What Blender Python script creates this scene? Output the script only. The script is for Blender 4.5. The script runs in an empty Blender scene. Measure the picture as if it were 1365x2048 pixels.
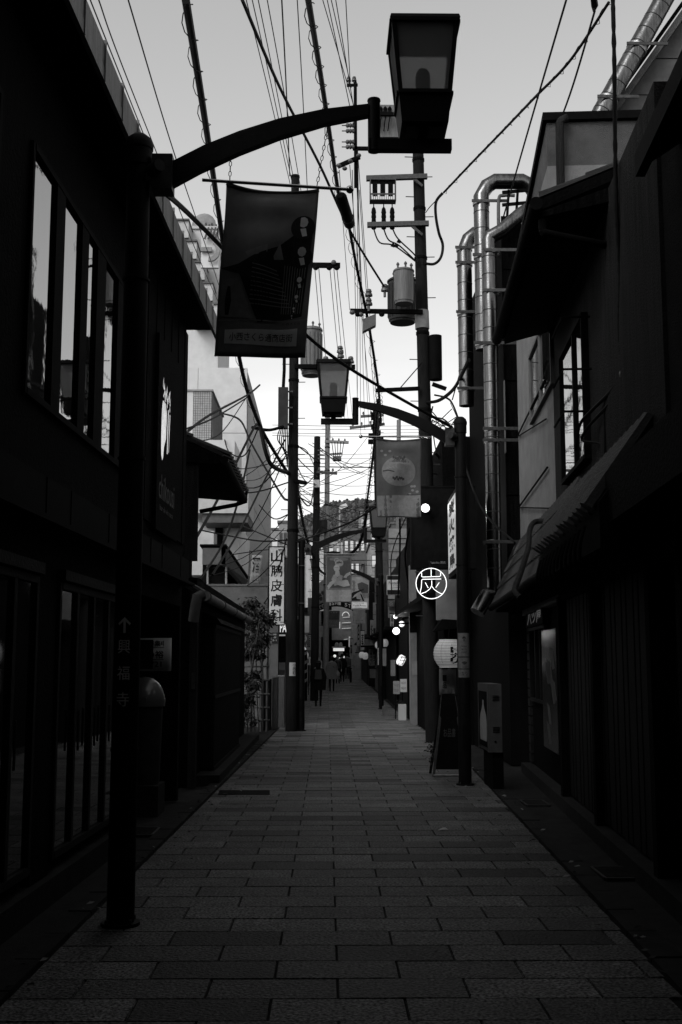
import bpy, math, random
from mathutils import Vector, Matrix
R = math.radians
random.seed(7)
SC = bpy.context.scene
COL = SC.collection

# ------------------------------------------------------------------ camera, sky, sun, exposure
F_PX = 2275.0                      # focal length in photograph pixels (40 mm on full frame)
PITCH = math.atan(301 / F_PX)
YAW = math.atan(27.5 / F_PX)
EYE = 1.6
cam = bpy.data.cameras.new('camera')
cam.sensor_fit = 'VERTICAL'
cam.sensor_height = 36.0
cam.lens = F_PX / 2048 * 36.0
cam.clip_start = 0.05
cam.clip_end = 6000
camo = bpy.data.objects.new('camera', cam)
COL.objects.link(camo)
camo.location = (0, 0, EYE)
camo.rotation_euler = (R(90) + PITCH, 0, -YAW)
SC.camera = camo

SUN_EL, SUN_AZ = 38, 215           # degrees; azimuth clockwise from +Y (behind the camera, to the left)
world = bpy.data.worlds.new('World')
SC.world = world
world.use_nodes = True
nt = world.node_tree
for n in list(nt.nodes):
    nt.nodes.remove(n)
_o = nt.nodes.new('ShaderNodeOutputWorld')
_b = nt.nodes.new('ShaderNodeBackground')
_s = nt.nodes.new('ShaderNodeTexSky')
_s.sky_type = 'NISHITA'
_s.sun_disc = False
_s.sun_elevation = R(SUN_EL)
_s.sun_rotation = R(SUN_AZ)
_s.air_density = 1.6
_s.dust_density = 1.6
_bw = nt.nodes.new('ShaderNodeRGBToBW')           # the photograph is black and white
_tc = nt.nodes.new('ShaderNodeTexCoord')
_map = nt.nodes.new('ShaderNodeMapping')
_map.inputs['Scale'].default_value = (1.0, 1.0, 3.0)
_nz = nt.nodes.new('ShaderNodeTexNoise')
_nz.inputs['Scale'].default_value = 2.6
_nz.inputs['Detail'].default_value = 5
_nz.inputs['Roughness'].default_value = 0.5
_rp = nt.nodes.new('ShaderNodeValToRGB')
_rp.color_ramp.elements[0].position = 0.40
_rp.color_ramp.elements[1].position = 0.62
_rp.color_ramp.elements[0].color = (0.74, 0.74, 0.74, 1)
_rp.color_ramp.elements[1].color = (1.14, 1.14, 1.14, 1)
_mul = nt.nodes.new('ShaderNodeMath')
_mul.operation = 'MULTIPLY'
nt.links.new(_tc.outputs['Generated'], _map.inputs['Vector'])
nt.links.new(_map.outputs[0], _nz.inputs['Vector'])
nt.links.new(_nz.outputs['Fac'], _rp.inputs[0])
nt.links.new(_s.outputs[0], _bw.inputs[0])
nt.links.new(_bw.outputs[0], _mul.inputs[0])
_sp = nt.nodes.new('ShaderNodeSeparateXYZ')        # the cloud bank lies low; higher up the sky is clear and even
_lo = nt.nodes.new('ShaderNodeMapRange')
_lo.inputs['From Min'].default_value = 0.10
_lo.inputs['From Max'].default_value = 0.30
_mx = nt.nodes.new('ShaderNodeMix')
_mx.data_type = 'FLOAT'
_mx.inputs[3].default_value = 0.90
nt.links.new(_tc.outputs['Generated'], _sp.inputs[0])
nt.links.new(_sp.outputs['Z'], _lo.inputs['Value'])
nt.links.new(_lo.outputs[0], _mx.inputs[0])
nt.links.new(_rp.outputs[0], _mx.inputs[2])
nt.links.new(_mx.outputs[0], _mul.inputs[1])
nt.links.new(_mul.outputs[0], _b.inputs['Color'])
_b.inputs['Strength'].default_value = 0.10
nt.links.new(_b.outputs[0], _o.inputs['Surface'])

sun = bpy.data.lights.new('sun', 'SUN')
sun.energy = 0.5
sun.angle = R(25)
sun.color = (1.0, 1.0, 1.0)
suno = bpy.data.objects.new('sun', sun)
COL.objects.link(suno)
_el, _az = R(SUN_EL), R(SUN_AZ)
_sd = Vector((math.sin(_az) * math.cos(_el), math.cos(_az) * math.cos(_el), math.sin(_el)))
suno.rotation_euler = _sd.to_track_quat('Z', 'Y').to_euler()
suno.location = _sd * 60

vs = SC.view_settings
vs.view_transform = 'Standard'
vs.look = 'None'
vs.gamma = 1.0
vs.exposure = 1.25
vs.use_curve_mapping = False

# ------------------------------------------------------------------ photograph pixels to places in the world
def ray(px, py):
    x = (px - 682.5) / F_PX
    y = (1024 - py) / F_PX
    c, s = math.cos(PITCH), math.sin(PITCH)
    f, u = c - s * y, s + c * y
    cy, sy = math.cos(YAW), math.sin(YAW)
    return Vector((x * cy + f * sy, f * cy - x * sy, u))
def P(px, py, D):                  # the point at distance D along the street
    r = ray(px, py)
    t = D / r.y
    return Vector((r.x * t, D, EYE + r.z * t))
def PW(px, py, a, b):              # the point on the wall X = a + b*Y
    r = ray(px, py)
    t = a / (r.x - b * r.y)
    return Vector((r.x * t, r.y * t, EYE + r.z * t))
def gz(y):
    return 0.0 if y < 40 else 0.015 * (y - 40)

# ------------------------------------------------------------------ materials (all neutral: black-and-white picture)
MATS = {}
def mat(name, v, rough=0.7, var=0.25, scale=6.0, bump=0.0, bscale=60.0, metal=0.0, emit=0.0, spec=None, ior=1.5,
        trans=0.0, streak=False, coat=0.0):
    if name in MATS:
        return MATS[name]
    m = bpy.data.materials.new(name)
    m.use_nodes = True
    t = m.node_tree
    bs = t.nodes['Principled BSDF']
    tc = t.nodes.new('ShaderNodeTexCoord')
    nz = t.nodes.new('ShaderNodeTexNoise')
    nz.inputs['Scale'].default_value = scale
    nz.inputs['Detail'].default_value = 8
    nz.inputs['Roughness'].default_value = 0.65
    if streak:
        mp = t.nodes.new('ShaderNodeMapping')
        mp.inputs['Scale'].default_value = (6, 6, 0.5)
        t.links.new(tc.outputs['Object'], mp.inputs['Vector'])
        t.links.new(mp.outputs[0], nz.inputs['Vector'])
    else:
        t.links.new(tc.outputs['Object'], nz.inputs['Vector'])
    rp = t.nodes.new('ShaderNodeValToRGB')
    rp.color_ramp.elements[0].position = 0.3
    rp.color_ramp.elements[1].position = 0.72
    a, b = max(0.0, v * (1 - var)), min(1.0, v * (1 + var))
    rp.color_ramp.elements[0].color = (a, a, a, 1)
    rp.color_ramp.elements[1].color = (b, b, b, 1)
    t.links.new(nz.outputs['Fac'], rp.inputs[0])
    t.links.new(rp.outputs[0], bs.inputs['Base Color'])
    bs.inputs['Roughness'].default_value = rough
    bs.inputs['Metallic'].default_value = metal
    bs.inputs['Specular IOR Level'].default_value = spec if spec is not None else (.10 if v < .03 and not metal else .3)
    bs.inputs['IOR'].default_value = ior
    if coat:
        bs.inputs['Coat Weight'].default_value = coat
    if bump:
        n2 = t.nodes.new('ShaderNodeTexNoise')
        n2.inputs['Scale'].default_value = bscale
        n2.inputs['Detail'].default_value = 6
        t.links.new(tc.outputs['Object'], n2.inputs['Vector'])
        bp = t.nodes.new('ShaderNodeBump')
        bp.inputs['Strength'].default_value = bump
        bp.inputs['Distance'].default_value = 0.02
        t.links.new(n2.outputs['Fac'], bp.inputs['Height'])
        t.links.new(bp.outputs[0], bs.inputs['Normal'])
    if emit:
        bs.inputs['Emission Color'].default_value = (1, 1, 1, 1)
        bs.inputs['Emission Strength'].default_value = emit
    if trans:
        out = t.nodes['Material Output']
        tr = t.nodes.new('ShaderNodeBsdfTranslucent')
        t.links.new(rp.outputs[0], tr.inputs['Color'])
        mx = t.nodes.new('ShaderNodeMixShader')
        mx.inputs[0].default_value = trans
        t.links.new(bs.outputs[0], mx.inputs[1])
        t.links.new(tr.outputs[0], mx.inputs[2])
        t.links.new(mx.outputs[0], out.inputs['Surface'])
    MATS[name] = m
    return m

def paver(name, v):
    m = mat(name, v, .5, .3, 9, .9, 45, spec=.24)
    t = m.node_tree
    bs = t.nodes['Principled BSDF']
    ge = t.nodes.new('ShaderNodeNewGeometry')
    col = bs.inputs['Base Color'].links[0].from_socket
    for n in [n for n in t.nodes if n.type == 'TEX_NOISE']:
        t.links.new(ge.outputs['Position'], n.inputs['Vector'])
    st = t.nodes.new('ShaderNodeTexNoise')           # dirt and worn patches, far larger than one slab
    st.inputs['Scale'].default_value = .9
    st.inputs['Detail'].default_value = 9
    st.inputs['Roughness'].default_value = .7
    t.links.new(ge.outputs['Position'], st.inputs['Vector'])
    sr = t.nodes.new('ShaderNodeMapRange')
    sr.inputs['From Min'].default_value = .32
    sr.inputs['From Max'].default_value = .68
    sr.inputs['To Min'].default_value = .40
    sr.inputs['To Max'].default_value = 1.35
    t.links.new(st.outputs['Fac'], sr.inputs['Value'])
    fl = t.nodes.new('ShaderNodeTexNoise')           # granite flecks
    fl.inputs['Scale'].default_value = 55
    fl.inputs['Detail'].default_value = 4
    t.links.new(ge.outputs['Position'], fl.inputs['Vector'])
    fr_ = t.nodes.new('ShaderNodeMapRange')
    fr_.inputs['From Min'].default_value = .38
    fr_.inputs['From Max'].default_value = .62
    fr_.inputs['To Min'].default_value = .15
    fr_.inputs['To Max'].default_value = 1.85
    t.links.new(fl.outputs['Fac'], fr_.inputs['Value'])
    oi = t.nodes.new('ShaderNodeObjectInfo')
    rr = t.nodes.new('ShaderNodeMapRange')
    rr.inputs['To Min'].default_value = .62
    rr.inputs['To Max'].default_value = 1.12
    t.links.new(oi.outputs['Random'], rr.inputs['Value'])
    m1, m2 = t.nodes.new('ShaderNodeMath'), t.nodes.new('ShaderNodeMath')
    m1.operation = m2.operation = 'MULTIPLY'
    t.links.new(sr.outputs[0], m1.inputs[0])
    t.links.new(fr_.outputs[0], m1.inputs[1])
    t.links.new(m1.outputs[0], m2.inputs[0])
    t.links.new(rr.outputs[0], m2.inputs[1])
    mx = t.nodes.new('ShaderNodeVectorMath')
    mx.operation = 'SCALE'
    t.links.new(col, mx.inputs[0])
    t.links.new(m2.outputs[0], mx.inputs['Scale'])
    t.links.new(mx.outputs[0], bs.inputs['Base Color'])
    rg = t.nodes.new('ShaderNodeMapRange')
    rg.inputs['To Min'].default_value = .45
    rg.inputs['To Max'].default_value = .85
    t.links.new(st.outputs['Fac'], rg.inputs['Value'])
    t.links.new(rg.outputs[0], bs.inputs['Roughness'])
    return m
M_TILE = [paver('paver_%s' % k, v) for k, v in (('mid', .105), ('light', .128), ('pale', .145), ('dark', .042))]
M_JOINT = mat('joint_sand', .012, .95)
M_KERB = mat('kerb_stone', .018, .8, .5, 5, .5, 120)
M_GRND = mat('ground_soil', .04, .95)
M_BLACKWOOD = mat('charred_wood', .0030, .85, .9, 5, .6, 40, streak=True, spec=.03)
M_DARKWOOD = mat('dark_wood', .007, .7, .6, 5, .4, 40, streak=True)
M_DARKMETAL = mat('black_painted_metal', .004, .75, .4, 8, .1, 90, spec=.03)
M_POLE = mat('street_lamp_paint', .004, .6, .3, 8, .1, 120)
M_GLASS = mat('window_glass', .004, .015, .1, 2, bump=.05, bscale=2.2, spec=1.0, ior=2.4)
M_SHOPGLASS = mat('shop_glass', .006, .03, .2, 2, spec=.6, ior=1.6)
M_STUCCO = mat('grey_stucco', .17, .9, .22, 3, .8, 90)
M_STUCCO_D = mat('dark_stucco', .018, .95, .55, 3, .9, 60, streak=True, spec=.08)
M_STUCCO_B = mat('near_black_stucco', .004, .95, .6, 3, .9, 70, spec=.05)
M_FASCIA = mat('metal_fascia', .16, .55, .5, 3, .15, 30, streak=True)
M_ROOF = mat('roof_tile_clay', .014, .42, .5, 14, .3, 60)
M_DUCT = mat('galvanised_duct', .11, .26, .6, 5, .1, 40, metal=1.0, streak=True)
M_DUCTBAND = mat('duct_clamp', .30, .35, .3, 9, .3, 60, metal=1.0)
M_GALV = mat('galvanised_steel', .055, .5, .4, 20, .1, 60, metal=.6)
M_CONC = mat('pole_concrete', .010, .9, .4, 7, .4, 90, streak=True)
M_CONC_L = mat('light_concrete', .22, .85, .3, 5, .4, 90)
M_CABLE = mat('cable_sheath', .004, .6, .2)
M_PORC = mat('porcelain', .08, .3, .2, 10)
M_XFMR = mat('transformer_paint', .11, .5, .35, 6, .1, 50, streak=True)
M_BOX = mat('steel_box_paint', .025, .5, .3, 7)
M_WHITE = mat('white_panel', .52, .7, .10, 2, .1, 20)
M_WHITE2 = mat('off_white_render', .42, .8, .14, 3, .3, 60)
M_GRANITE = mat('granite_cladding', .27, .6, .6, 60, .1, 80)
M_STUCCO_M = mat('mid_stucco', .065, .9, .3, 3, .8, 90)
M_PALE = mat('pale_wall', .085, .9, .22, 4, .6, 70)
M_TILEWALL = mat('glazed_wall_tile', .30, .35, .2, 8)
M_GREYB = mat('grey_block', .22, .85, .25, 4)
M_DGREYB = mat('dark_grey_block', .09, .85, .3, 4)
M_BRICK = mat('pale_brick', .24, .85, .3, 20, .3, 60)
M_MORTAR = mat('mortar', .07, .9)
M_LANTERN = mat('frosted_pane', .5, .5, .08, 3, trans=.6)
_t = M_LANTERN.node_tree
_old = _t.nodes['Material Output'].inputs['Surface'].links[0].from_socket
_rf = _t.nodes.new('ShaderNodeBsdfRefraction')
_rf.inputs['Color'].default_value = (.66, .66, .66, 1)
_rf.inputs['Roughness'].default_value = .46
_rf.inputs['IOR'].default_value = 1.03
_m2 = _t.nodes.new('ShaderNodeMixShader')
_m2.inputs[0].default_value = .75
_t.links.new(_old, _m2.inputs[1])
_t.links.new(_rf.outputs[0], _m2.inputs[2])
_t.links.new(_m2.outputs[0], _t.nodes['Material Output'].inputs['Surface'])
M_BANNER = [mat('banner_cloth_%s' % k, v, .9, .15, 10, .2, 300, trans=.35) for k, v in
            (('dark', .17), ('mid', .13), ('grey', .15), ('pale', .35))]
M_INK_D = mat('print_dark', .012, .9, .2, 20)
M_INK_M = mat('print_mid', .05, .9, .2, 20)
M_INK_G = mat('print_grey', .26, .9, .2, 20, trans=.3)
M_INK_L = mat('print_light', .32, .9, .15, 20, trans=.3)
M_INK_W = mat('print_white', .65, .8, .05, 20)
M_SIGNW = mat('sign_board_white', .45, .5, .08, 5)
M_STEELROD = mat('polished_rod', .45, .2, .2, 8, metal=1.0)
M_NEON = mat('neon_tube', .8, .4, 0, emit=.7)
M_LITSIGN = mat('lit_sign_face', .45, .5, .6, 5, emit=.09)
M_MARK = mat('reflective_lettering', .75, .5, .1, 30)
M_POSTERW = mat('poster_paper', .80, .5, .1, 9)
M_SPOT = mat('lamp_glow', .9, .4, 0, emit=1.0)
M_GLOW = mat('weak_glow', .8, .5, .3, 12, emit=.07)
M_GLOW2 = mat('strong_glow', .8, .5, .1, 12, emit=.26)
M_PAPER = mat('lantern_paper', .55, .8, .12, 10, emit=.05)
M_LEAF = [mat('leaf_%d' % i, v, .6, .3, 20, trans=.25) for i, v in enumerate((.016, .026, .042))]
M_BARK = mat('bark', .05, .9, .4, 20)
M_BAMBOO = mat('aged_bamboo', .06, .6, .4, 15, streak=True)
M_HILL = mat('forested_hill', .045, 1.0, .5, .05)
M_TREE = [mat('far_tree_%d' % i, v, 1.0, .4, .5) for i, v in enumerate((.03, .05, .075))]
M_SKIN = mat('skin', .25, .6, .1, 30)
M_HAIR = mat('hair', .008, .5, .3, 30)
M_CLOTH_K = mat('black_cloth', .006, .9, .3, 20, .2, 90)
M_CLOTH_G = mat('grey_cloth', .10, .9, .2, 20, .2, 90)
M_CLOTH_M = mat('mid_cloth', .04, .9, .2, 20, .2, 90)
M_PLASTIC = mat('bin_plastic', .08, .3, .2, 6, coat=.4)
M_VEND = mat('cabinet_paint', .05, .5, .25, 6)
M_POLEPALE = mat('pale_pole_paint', .16, .5, .2, 8)

# ------------------------------------------------------------------ mesh building
ORIG = {}
def setp(o, label=None, cat=None, group=None, kind=None):
    if label: o['label'] = label
    if cat: o['category'] = cat
    if group: o['group'] = group
    if kind: o['kind'] = kind
    return o
def thing(name, label, cat, loc, group=None):
    o = bpy.data.objects.new(name, None)
    o.empty_display_size = 0.1
    COL.objects.link(o)
    o.location = loc
    ORIG[o.name] = Vector(loc)
    return setp(o, label, cat, group)
class MB:
    def __init__(self):
        self.v, self.f = [], []
    def add(self, vs_, fs_):
        b = len(self.v)
        self.v += [tuple(v) for v in vs_]
        self.f += [tuple(i + b for i in f) for f in fs_]
        return self
    def hexa(self, p):             # eight corners: bottom four then top four, same turn
        return self.add(p, [(3, 2, 1, 0), (4, 5, 6, 7), (0, 1, 5, 4), (1, 2, 6, 5), (2, 3, 7, 6), (3, 0, 4, 7)])
    def box(self, x0, x1, y0, y1, z0, z1):
        return self.hexa([(x0, y0, z0), (x1, y0, z0), (x1, y1, z0), (x0, y1, z0), (x0, y0, z1), (x1, y0, z1), (x1, y1, z1), (x0, y1, z1)])
    def prism(self, poly, ext):    # poly: 3D points, ext: vector
        n = len(poly)
        e = Vector(ext)
        a = [Vector(p) for p in poly]
        self.add(a + [p + e for p in a], [tuple(range(n))[::-1], tuple(range(n, 2 * n))] + [(i, (i + 1) % n, n + (i + 1) % n, n + i) for i in range(n)])
        return self
    def tube(self, pts, r, n=8, caps=True):
        pts = [Vector(p) for p in pts]
        k = len(pts)
        rs = r if isinstance(r, (list, tuple)) else [r] * k
        rings = []
        up = None
        for i in range(k):
            t = (pts[min(i + 1, k - 1)] - pts[max(i - 1, 0)])
            t = t.normalized() if t.length > 1e-9 else Vector((0, 0, 1))
            if up is None:
                up = Vector((0, 0, 1)) if abs(t.z) < .9 else Vector((1, 0, 0))
            a = t.cross(up)
            a = a.normalized() if a.length > 1e-6 else t.orthogonal().normalized()
            b = a.cross(t).normalized()
            up = b
            rings.append([pts[i] + (a * math.cos(2 * math.pi * j / n) + b * math.sin(2 * math.pi * j / n)) * rs[i] for j in range(n)])
        vs_ = [p for q in rings for p in q]
        fs_ = []
        for i in range(k - 1):
            for j in range(n):
                fs_.append((i * n + j, i * n + (j + 1) % n, (i + 1) * n + (j + 1) % n, (i + 1) * n + j))
        if caps:
            fs_.append(tuple(range(n))[::-1])
            fs_.append(tuple(range((k - 1) * n, k * n)))
        return self.add(vs_, fs_)
    def cyl(self, p, q, r0, r1=None, n=12):
        return self.tube([p, q], [r0, r0 if r1 is None else r1], n)
    def lathe(self, c, prof, n=16, axis=None):   # prof: (radius, height) up the z axis
        c = Vector(c)
        vs_ = [c + Vector((r * math.cos(2 * math.pi * j / n), r * math.sin(2 * math.pi * j / n), h)) for r, h in prof for j in range(n)]
        fs_ = [(i * n + j, i * n + (j + 1) % n, (i + 1) * n + (j + 1) % n, (i + 1) * n + j) for i in range(len(prof) - 1) for j in range(n)]
        fs_ += [tuple(range(n))[::-1], tuple(range((len(prof) - 1) * n, len(prof) * n))]
        return self.add(vs_, fs_)
    def ball(self, c, r, n=12, sz=1.0):
        return self.lathe(c, [(max(.001, r * math.sin(math.pi * k / 8)), -r * sz * math.cos(math.pi * k / 8)) for k in range(9)], n)
    def beam(self, p, q, w, h):    # bar with a w (sideways) by h (upwards) section
        p, q = Vector(p), Vector(q)
        t = (q - p).normalized()
        up = Vector((0, 0, 1)) if abs(t.z) < .95 else Vector((0, 1, 0))
        s = t.cross(up).normalized() * w / 2
        u = s.cross(t).normalized() * h / 2
        return self.hexa([p - s - u, p + s - u, q + s - u, q - s - u, p - s + u, p + s + u, q + s + u, q - s + u])
    def build(self, name, m, parent=None, smooth=False, label=None, cat=None, group=None, kind=None, origin=None):
        off = ORIG[parent.name] if parent is not None else (Vector(origin) if origin is not None else None)
        if off is None:
            xs = [v[0] for v in self.v]; ys = [v[1] for v in self.v]; zs = [v[2] for v in self.v]
            off = Vector(((min(xs) + max(xs)) / 2, (min(ys) + max(ys)) / 2, min(zs)))
        me = bpy.data.meshes.new(name)
        me.from_pydata([(v[0] - off.x, v[1] - off.y, v[2] - off.z) for v in self.v], [], self.f)
        me.update()
        ms = m if isinstance(m, (list, tuple)) else [m]
        for q in ms:
            me.materials.append(q)
        if smooth:
            for p in me.polygons:
                p.use_smooth = True
            try:
                me.set_sharp_from_angle(angle=R(40))
            except Exception:
                pass
        o = bpy.data.objects.new(name, me)
        COL.objects.link(o)
        if parent is not None:
            o.parent = parent
        else:
            o.location = off
        ORIG[o.name] = off
        return setp(o, label, cat, group, kind)
def glow(p, w, r, parent):
    l = bpy.data.lights.new('lamp_light', 'POINT')
    l.energy = w
    l.shadow_soft_size = r
    o = bpy.data.objects.new('lamp_light', l)
    COL.objects.link(o)
    o.parent = parent
    o.location = Vector(p) - ORIG[parent.name]
class Wall:                        # a street wall: X = a + b*Y; u runs along Y, d out towards the street
    def __init__(self, a, b, side):
        self.a, self.b = a, b
        k = math.sqrt(1 + b * b)
        self.n = Vector((1 / k, -b / k, 0)) * side
    def p(self, u, z, d=0.0):
        return Vector((self.a + self.b * u, u, z)) + self.n * d
    def box(self, mb, u0, u1, z0, z1, d0, d1):
        q = [self.p(u0, z0, d0), self.p(u1, z0, d0), self.p(u1, z0, d1), self.p(u0, z0, d1)]
        return mb.hexa(q + [v + Vector((0, 0, z1 - z0)) for v in q])
    def bx(self, u0, u1, z0, z1, d0, d1):
        return self.box(MB(), u0, u1, z0, z1, d0, d1)
_TC = bpy.data.curves.new('lettering_source', 'FONT')
_TO = bpy.data.objects.new('lettering_source', _TC)
COL.objects.link(_TO)
_GL = {}
def glyphs(s, bold=0.0):
    if (s, bold) in _GL:
        return _GL[(s, bold)]
    _TC.body = s
    _TC.resolution_u = 2
    _TC.offset = bold
    bpy.context.view_layer.update()
    dg = bpy.context.evaluated_depsgraph_get()
    me = _TO.evaluated_get(dg).to_mesh()
    v = [(a.co.x, a.co.y) for a in me.vertices]
    f = [tuple(p.vertices) for p in me.polygons]
    _TO.evaluated_get(dg).to_mesh_clear()
    _GL[(s, bold)] = (v, f)
    return v, f
def text(mb, s, c, right, up, w=None, h=None, bold=0.0, squash=True):
    """Letters centred on c, fitted into w by h along right and up; flat print."""
    v, f = glyphs(s, bold)
    if not v:
        return mb
    x0, x1 = min(a[0] for a in v), max(a[0] for a in v)
    y0, y1 = min(a[1] for a in v), max(a[1] for a in v)
    sx = w / (x1 - x0) if w else None
    sy = h / (y1 - y0) if h else None
    sx = sx or sy
    sy = sy or sx
    c, right, up = Vector(c), Vector(right).normalized(), Vector(up).normalized()
    mb.add([c + right * (a[0] - (x0 + x1) / 2) * sx + up * (a[1] - (y0 + y1) / 2) * sy for a in v], f)
    return mb
def vtext(mb, s, c, right, up, w, h, bold=0.0):
    n = len(s)
    for i, ch in enumerate(s):
        text(mb, ch, Vector(c) + Vector(up) * (h / 2 - (i + .5) * h / n), right, up, w, h / n * .82, bold)
    return mb
XR, ZU, YF = Vector((1, 0, 0)), Vector((0, 0, 1)), Vector((0, 1, 0))
def smooth_path(pts, k=6):
    pts = [Vector(p) for p in pts]
    if len(pts) < 3:
        return pts
    out = []
    for i in range(len(pts) - 1):
        p0, p1, p2, p3 = pts[max(0, i - 1)], pts[i], pts[i + 1], pts[min(len(pts) - 1, i + 2)]
        for j in range(k):
            t = j / k
            out.append(.5 * ((2 * p1) + (p2 - p0) * t + (2 * p0 - 5 * p1 + 4 * p2 - p3) * t * t + (3 * p1 - p0 - 3 * p2 + p3) * t ** 3))
    return out + [pts[-1]]
def copy_tree(o, parent=None):
    c = o.copy()
    COL.objects.link(c)
    ORIG[c.name] = ORIG[o.name]
    if parent is not None:
        c.parent = parent
    for ch in o.children:
        copy_tree(ch, c)
    return c

# ------------------------------------------------------------------ ground, kerbs, paving
KL = (-1.62, .0155)                # left kerb inner edge X = a + b*Y
KR = (1.49, .0405)
def kl(y): return KL[0] + KL[1] * min(y, 38)
def kr(y): return KR[0] + KR[1] * min(y, 21)
g = MB()
ys = [-30, 40, 100, 400, 3000]
gv = []
for y in ys:
    z = gz(min(y, 100)) - .10 - (0 if y <= 40 else .05)
    gv += [(-2500 if y > 90 else -80, y, z), (2500 if y > 90 else 80, y, z)]
g.add(gv, [(i * 2, i * 2 + 1, i * 2 + 3, i * 2 + 2) for i in range(len(ys) - 1)])
g.build('ground', M_GRND, kind='structure')
pv = MB()
ys = [1.0 + 1.5 * i for i in range(66)]
pv.add([p for y in ys for p in ((kl(y) - .05, y, gz(y) - .012), (kr(y) + .05, y, gz(y) - .012))],
       [(i * 2, i * 2 + 1, i * 2 + 3, i * 2 + 2) for i in range(len(ys) - 1)])
pave = pv.build('pavement', M_JOINT, kind='structure', origin=(0, 0, 0))
ROW, LEN = 0.345, 0.64
Y0 = 4.0 - ROW
def tile_mesh(x0, x1, y0, y1, z, tb=None):
    m = tb or MB()
    c = .004
    m.add([(x0, y0, z - .012), (x1, y0, z - .012), (x1, y1, z - .012), (x0, y1, z - .012),
           (x0 + c, y0 + c, z), (x1 - c, y0 + c, z), (x1 - c, y1 - c, z), (x0 + c, y1 - c, z)],
          [(4, 5, 6, 7), (0, 1, 5, 4), (1, 2, 6, 5), (2, 3, 7, 6), (3, 0, 4, 7)])
    return m
FULL = {}
far_tiles = {k: MB() for k in range(4)}
ntile = 0
row = 0
y = Y0
rnd = random.Random(3)
while y < 92:
    off = .055 + (LEN / 2 if row % 2 else 0)
    i0 = int(math.floor((kl(y) - off) / LEN)) - 1
    for i in range(i0, i0 + 9):
        xa, xb = off + i * LEN, off + (i + 1) * LEN
        l, r_ = kl(y + ROW / 2), kr(y + ROW / 2)
        if xb < l + .06 or xa > r_ - .06:
            continue
        cut = xa < l or xb > r_
        xa2, xb2 = max(xa, l), min(xb, r_)
        k = rnd.choices((0, 1, 2, 3), (46, 26, 16, 12))[0]
        dz = rnd.uniform(-.002, .002)
        j = .0035
        if ntile < 300:
            if not cut:
                if k not in FULL:
                    FULL[k] = tile_mesh(j, LEN - j, j, ROW - j, 0)
                    o = FULL[k].build('paving_tile', M_TILE[k], pave)
                    FULL[k] = o.data
                else:
                    o = bpy.data.objects.new('paving_tile', FULL[k])
                    COL.objects.link(o)
                    o.parent = pave
                o.location = (xa, y, dz)
            else:
                o = tile_mesh(xa2 + j, xb2 - j, y + j, y + ROW - j, dz).build('paving_tile', M_TILE[k], pave)
            ntile += 1
        else:
            tile_mesh(xa2 + j, xb2 - j, y + j, y + ROW - j, gz(y) + dz, far_tiles[k])
    y += ROW
    row += 1
tb = MB()
fm = []
for k, t_ in far_tiles.items():
    fm += [k] * len(t_.f)
    tb.add(t_.v, t_.f)
o = tb.build('paving_tile', M_TILE, pave, kind='stuff')
for i, p in enumerate(o.data.polygons):
    p.material_index = fm[i]
# kerbs: a row of stones each side, then the gutter strip to the walls
for nm, fn, sg, w in (('kerb', kl, -1, .17), ('kerb', kr, 1, .20)):
    base = None
    y = 2.2
    first = None
    kroot = MB()
    ya, yb = 2.0, 60.0
    q = []
    for yy in [2 + 2 * i for i in range(30)]:
        q.append((fn(yy), fn(yy) + sg * 1.6, yy))
    kroot.add([p for a, b, yy in q for p in ((a + sg * w, yy, gz(yy) - .02), (b, yy, gz(yy) - .02))],
              [(2 * i, 2 * i + 1, 2 * i + 3, 2 * i + 2) for i in range(len(q) - 1)])
    strip = kroot.build('gutter_strip', M_KERB, kind='structure', origin=(0, 0, 0))
    k = 0
    while y < 60:
        L = .60
        a0, a1 = fn(y + .005), fn(y + L - .005)
        z = gz(y) + .018
        c = .012
        zz = rnd.uniform(-.003, .004)
        MB().hexa([(a0, y + .004, z - .1), (a0 + sg * w, y + .004, z - .1), (a1 + sg * w, y + L - .004, z - .1), (a1, y + L - .004, z - .1),
                   (a0 + sg * c, y + .01, z + zz), (a0 + sg * (w - c), y + .01, z + zz), (a1 + sg * (w - c), y + L - .01, z + zz), (a1 + sg * c, y + L - .01, z + zz)]
                  ).build('kerb_stone', M_KERB, strip)
        y += L
        k += 1

# ------------------------------------------------------------------ unseen canopy and blocks, added over and behind the camera to shade the foreground
def plain_box(name, label, cat, m, x0, x1, y0, y1, z0, z1):
    return MB().box(x0, x1, y0, y1, z0, z1).build(name, m, None, label=label, cat=cat)
plain_box('shade_canopy', 'flat arcade canopy over the lane behind the viewpoint', 'canopy', M_DARKMETAL, -3.2, 3.4, -32, 5.2, 8.6, 8.75)
plain_box('shade_side_block', 'dark arcade building on the left behind the viewpoint', 'building', M_DARKWOOD, -9, -2.3, -32, .9, -.1, 10)
plain_box('shade_side_block', 'dark arcade building on the right behind the viewpoint', 'building', M_DARKWOOD, 2.1, 9, -32, .9, -.1, 10)
plain_box('shade_end_block', 'dark building closing the lane far behind the viewpoint', 'building', M_DARKWOOD, -9, 9, -36, -32.2, -.1, 12)

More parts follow.
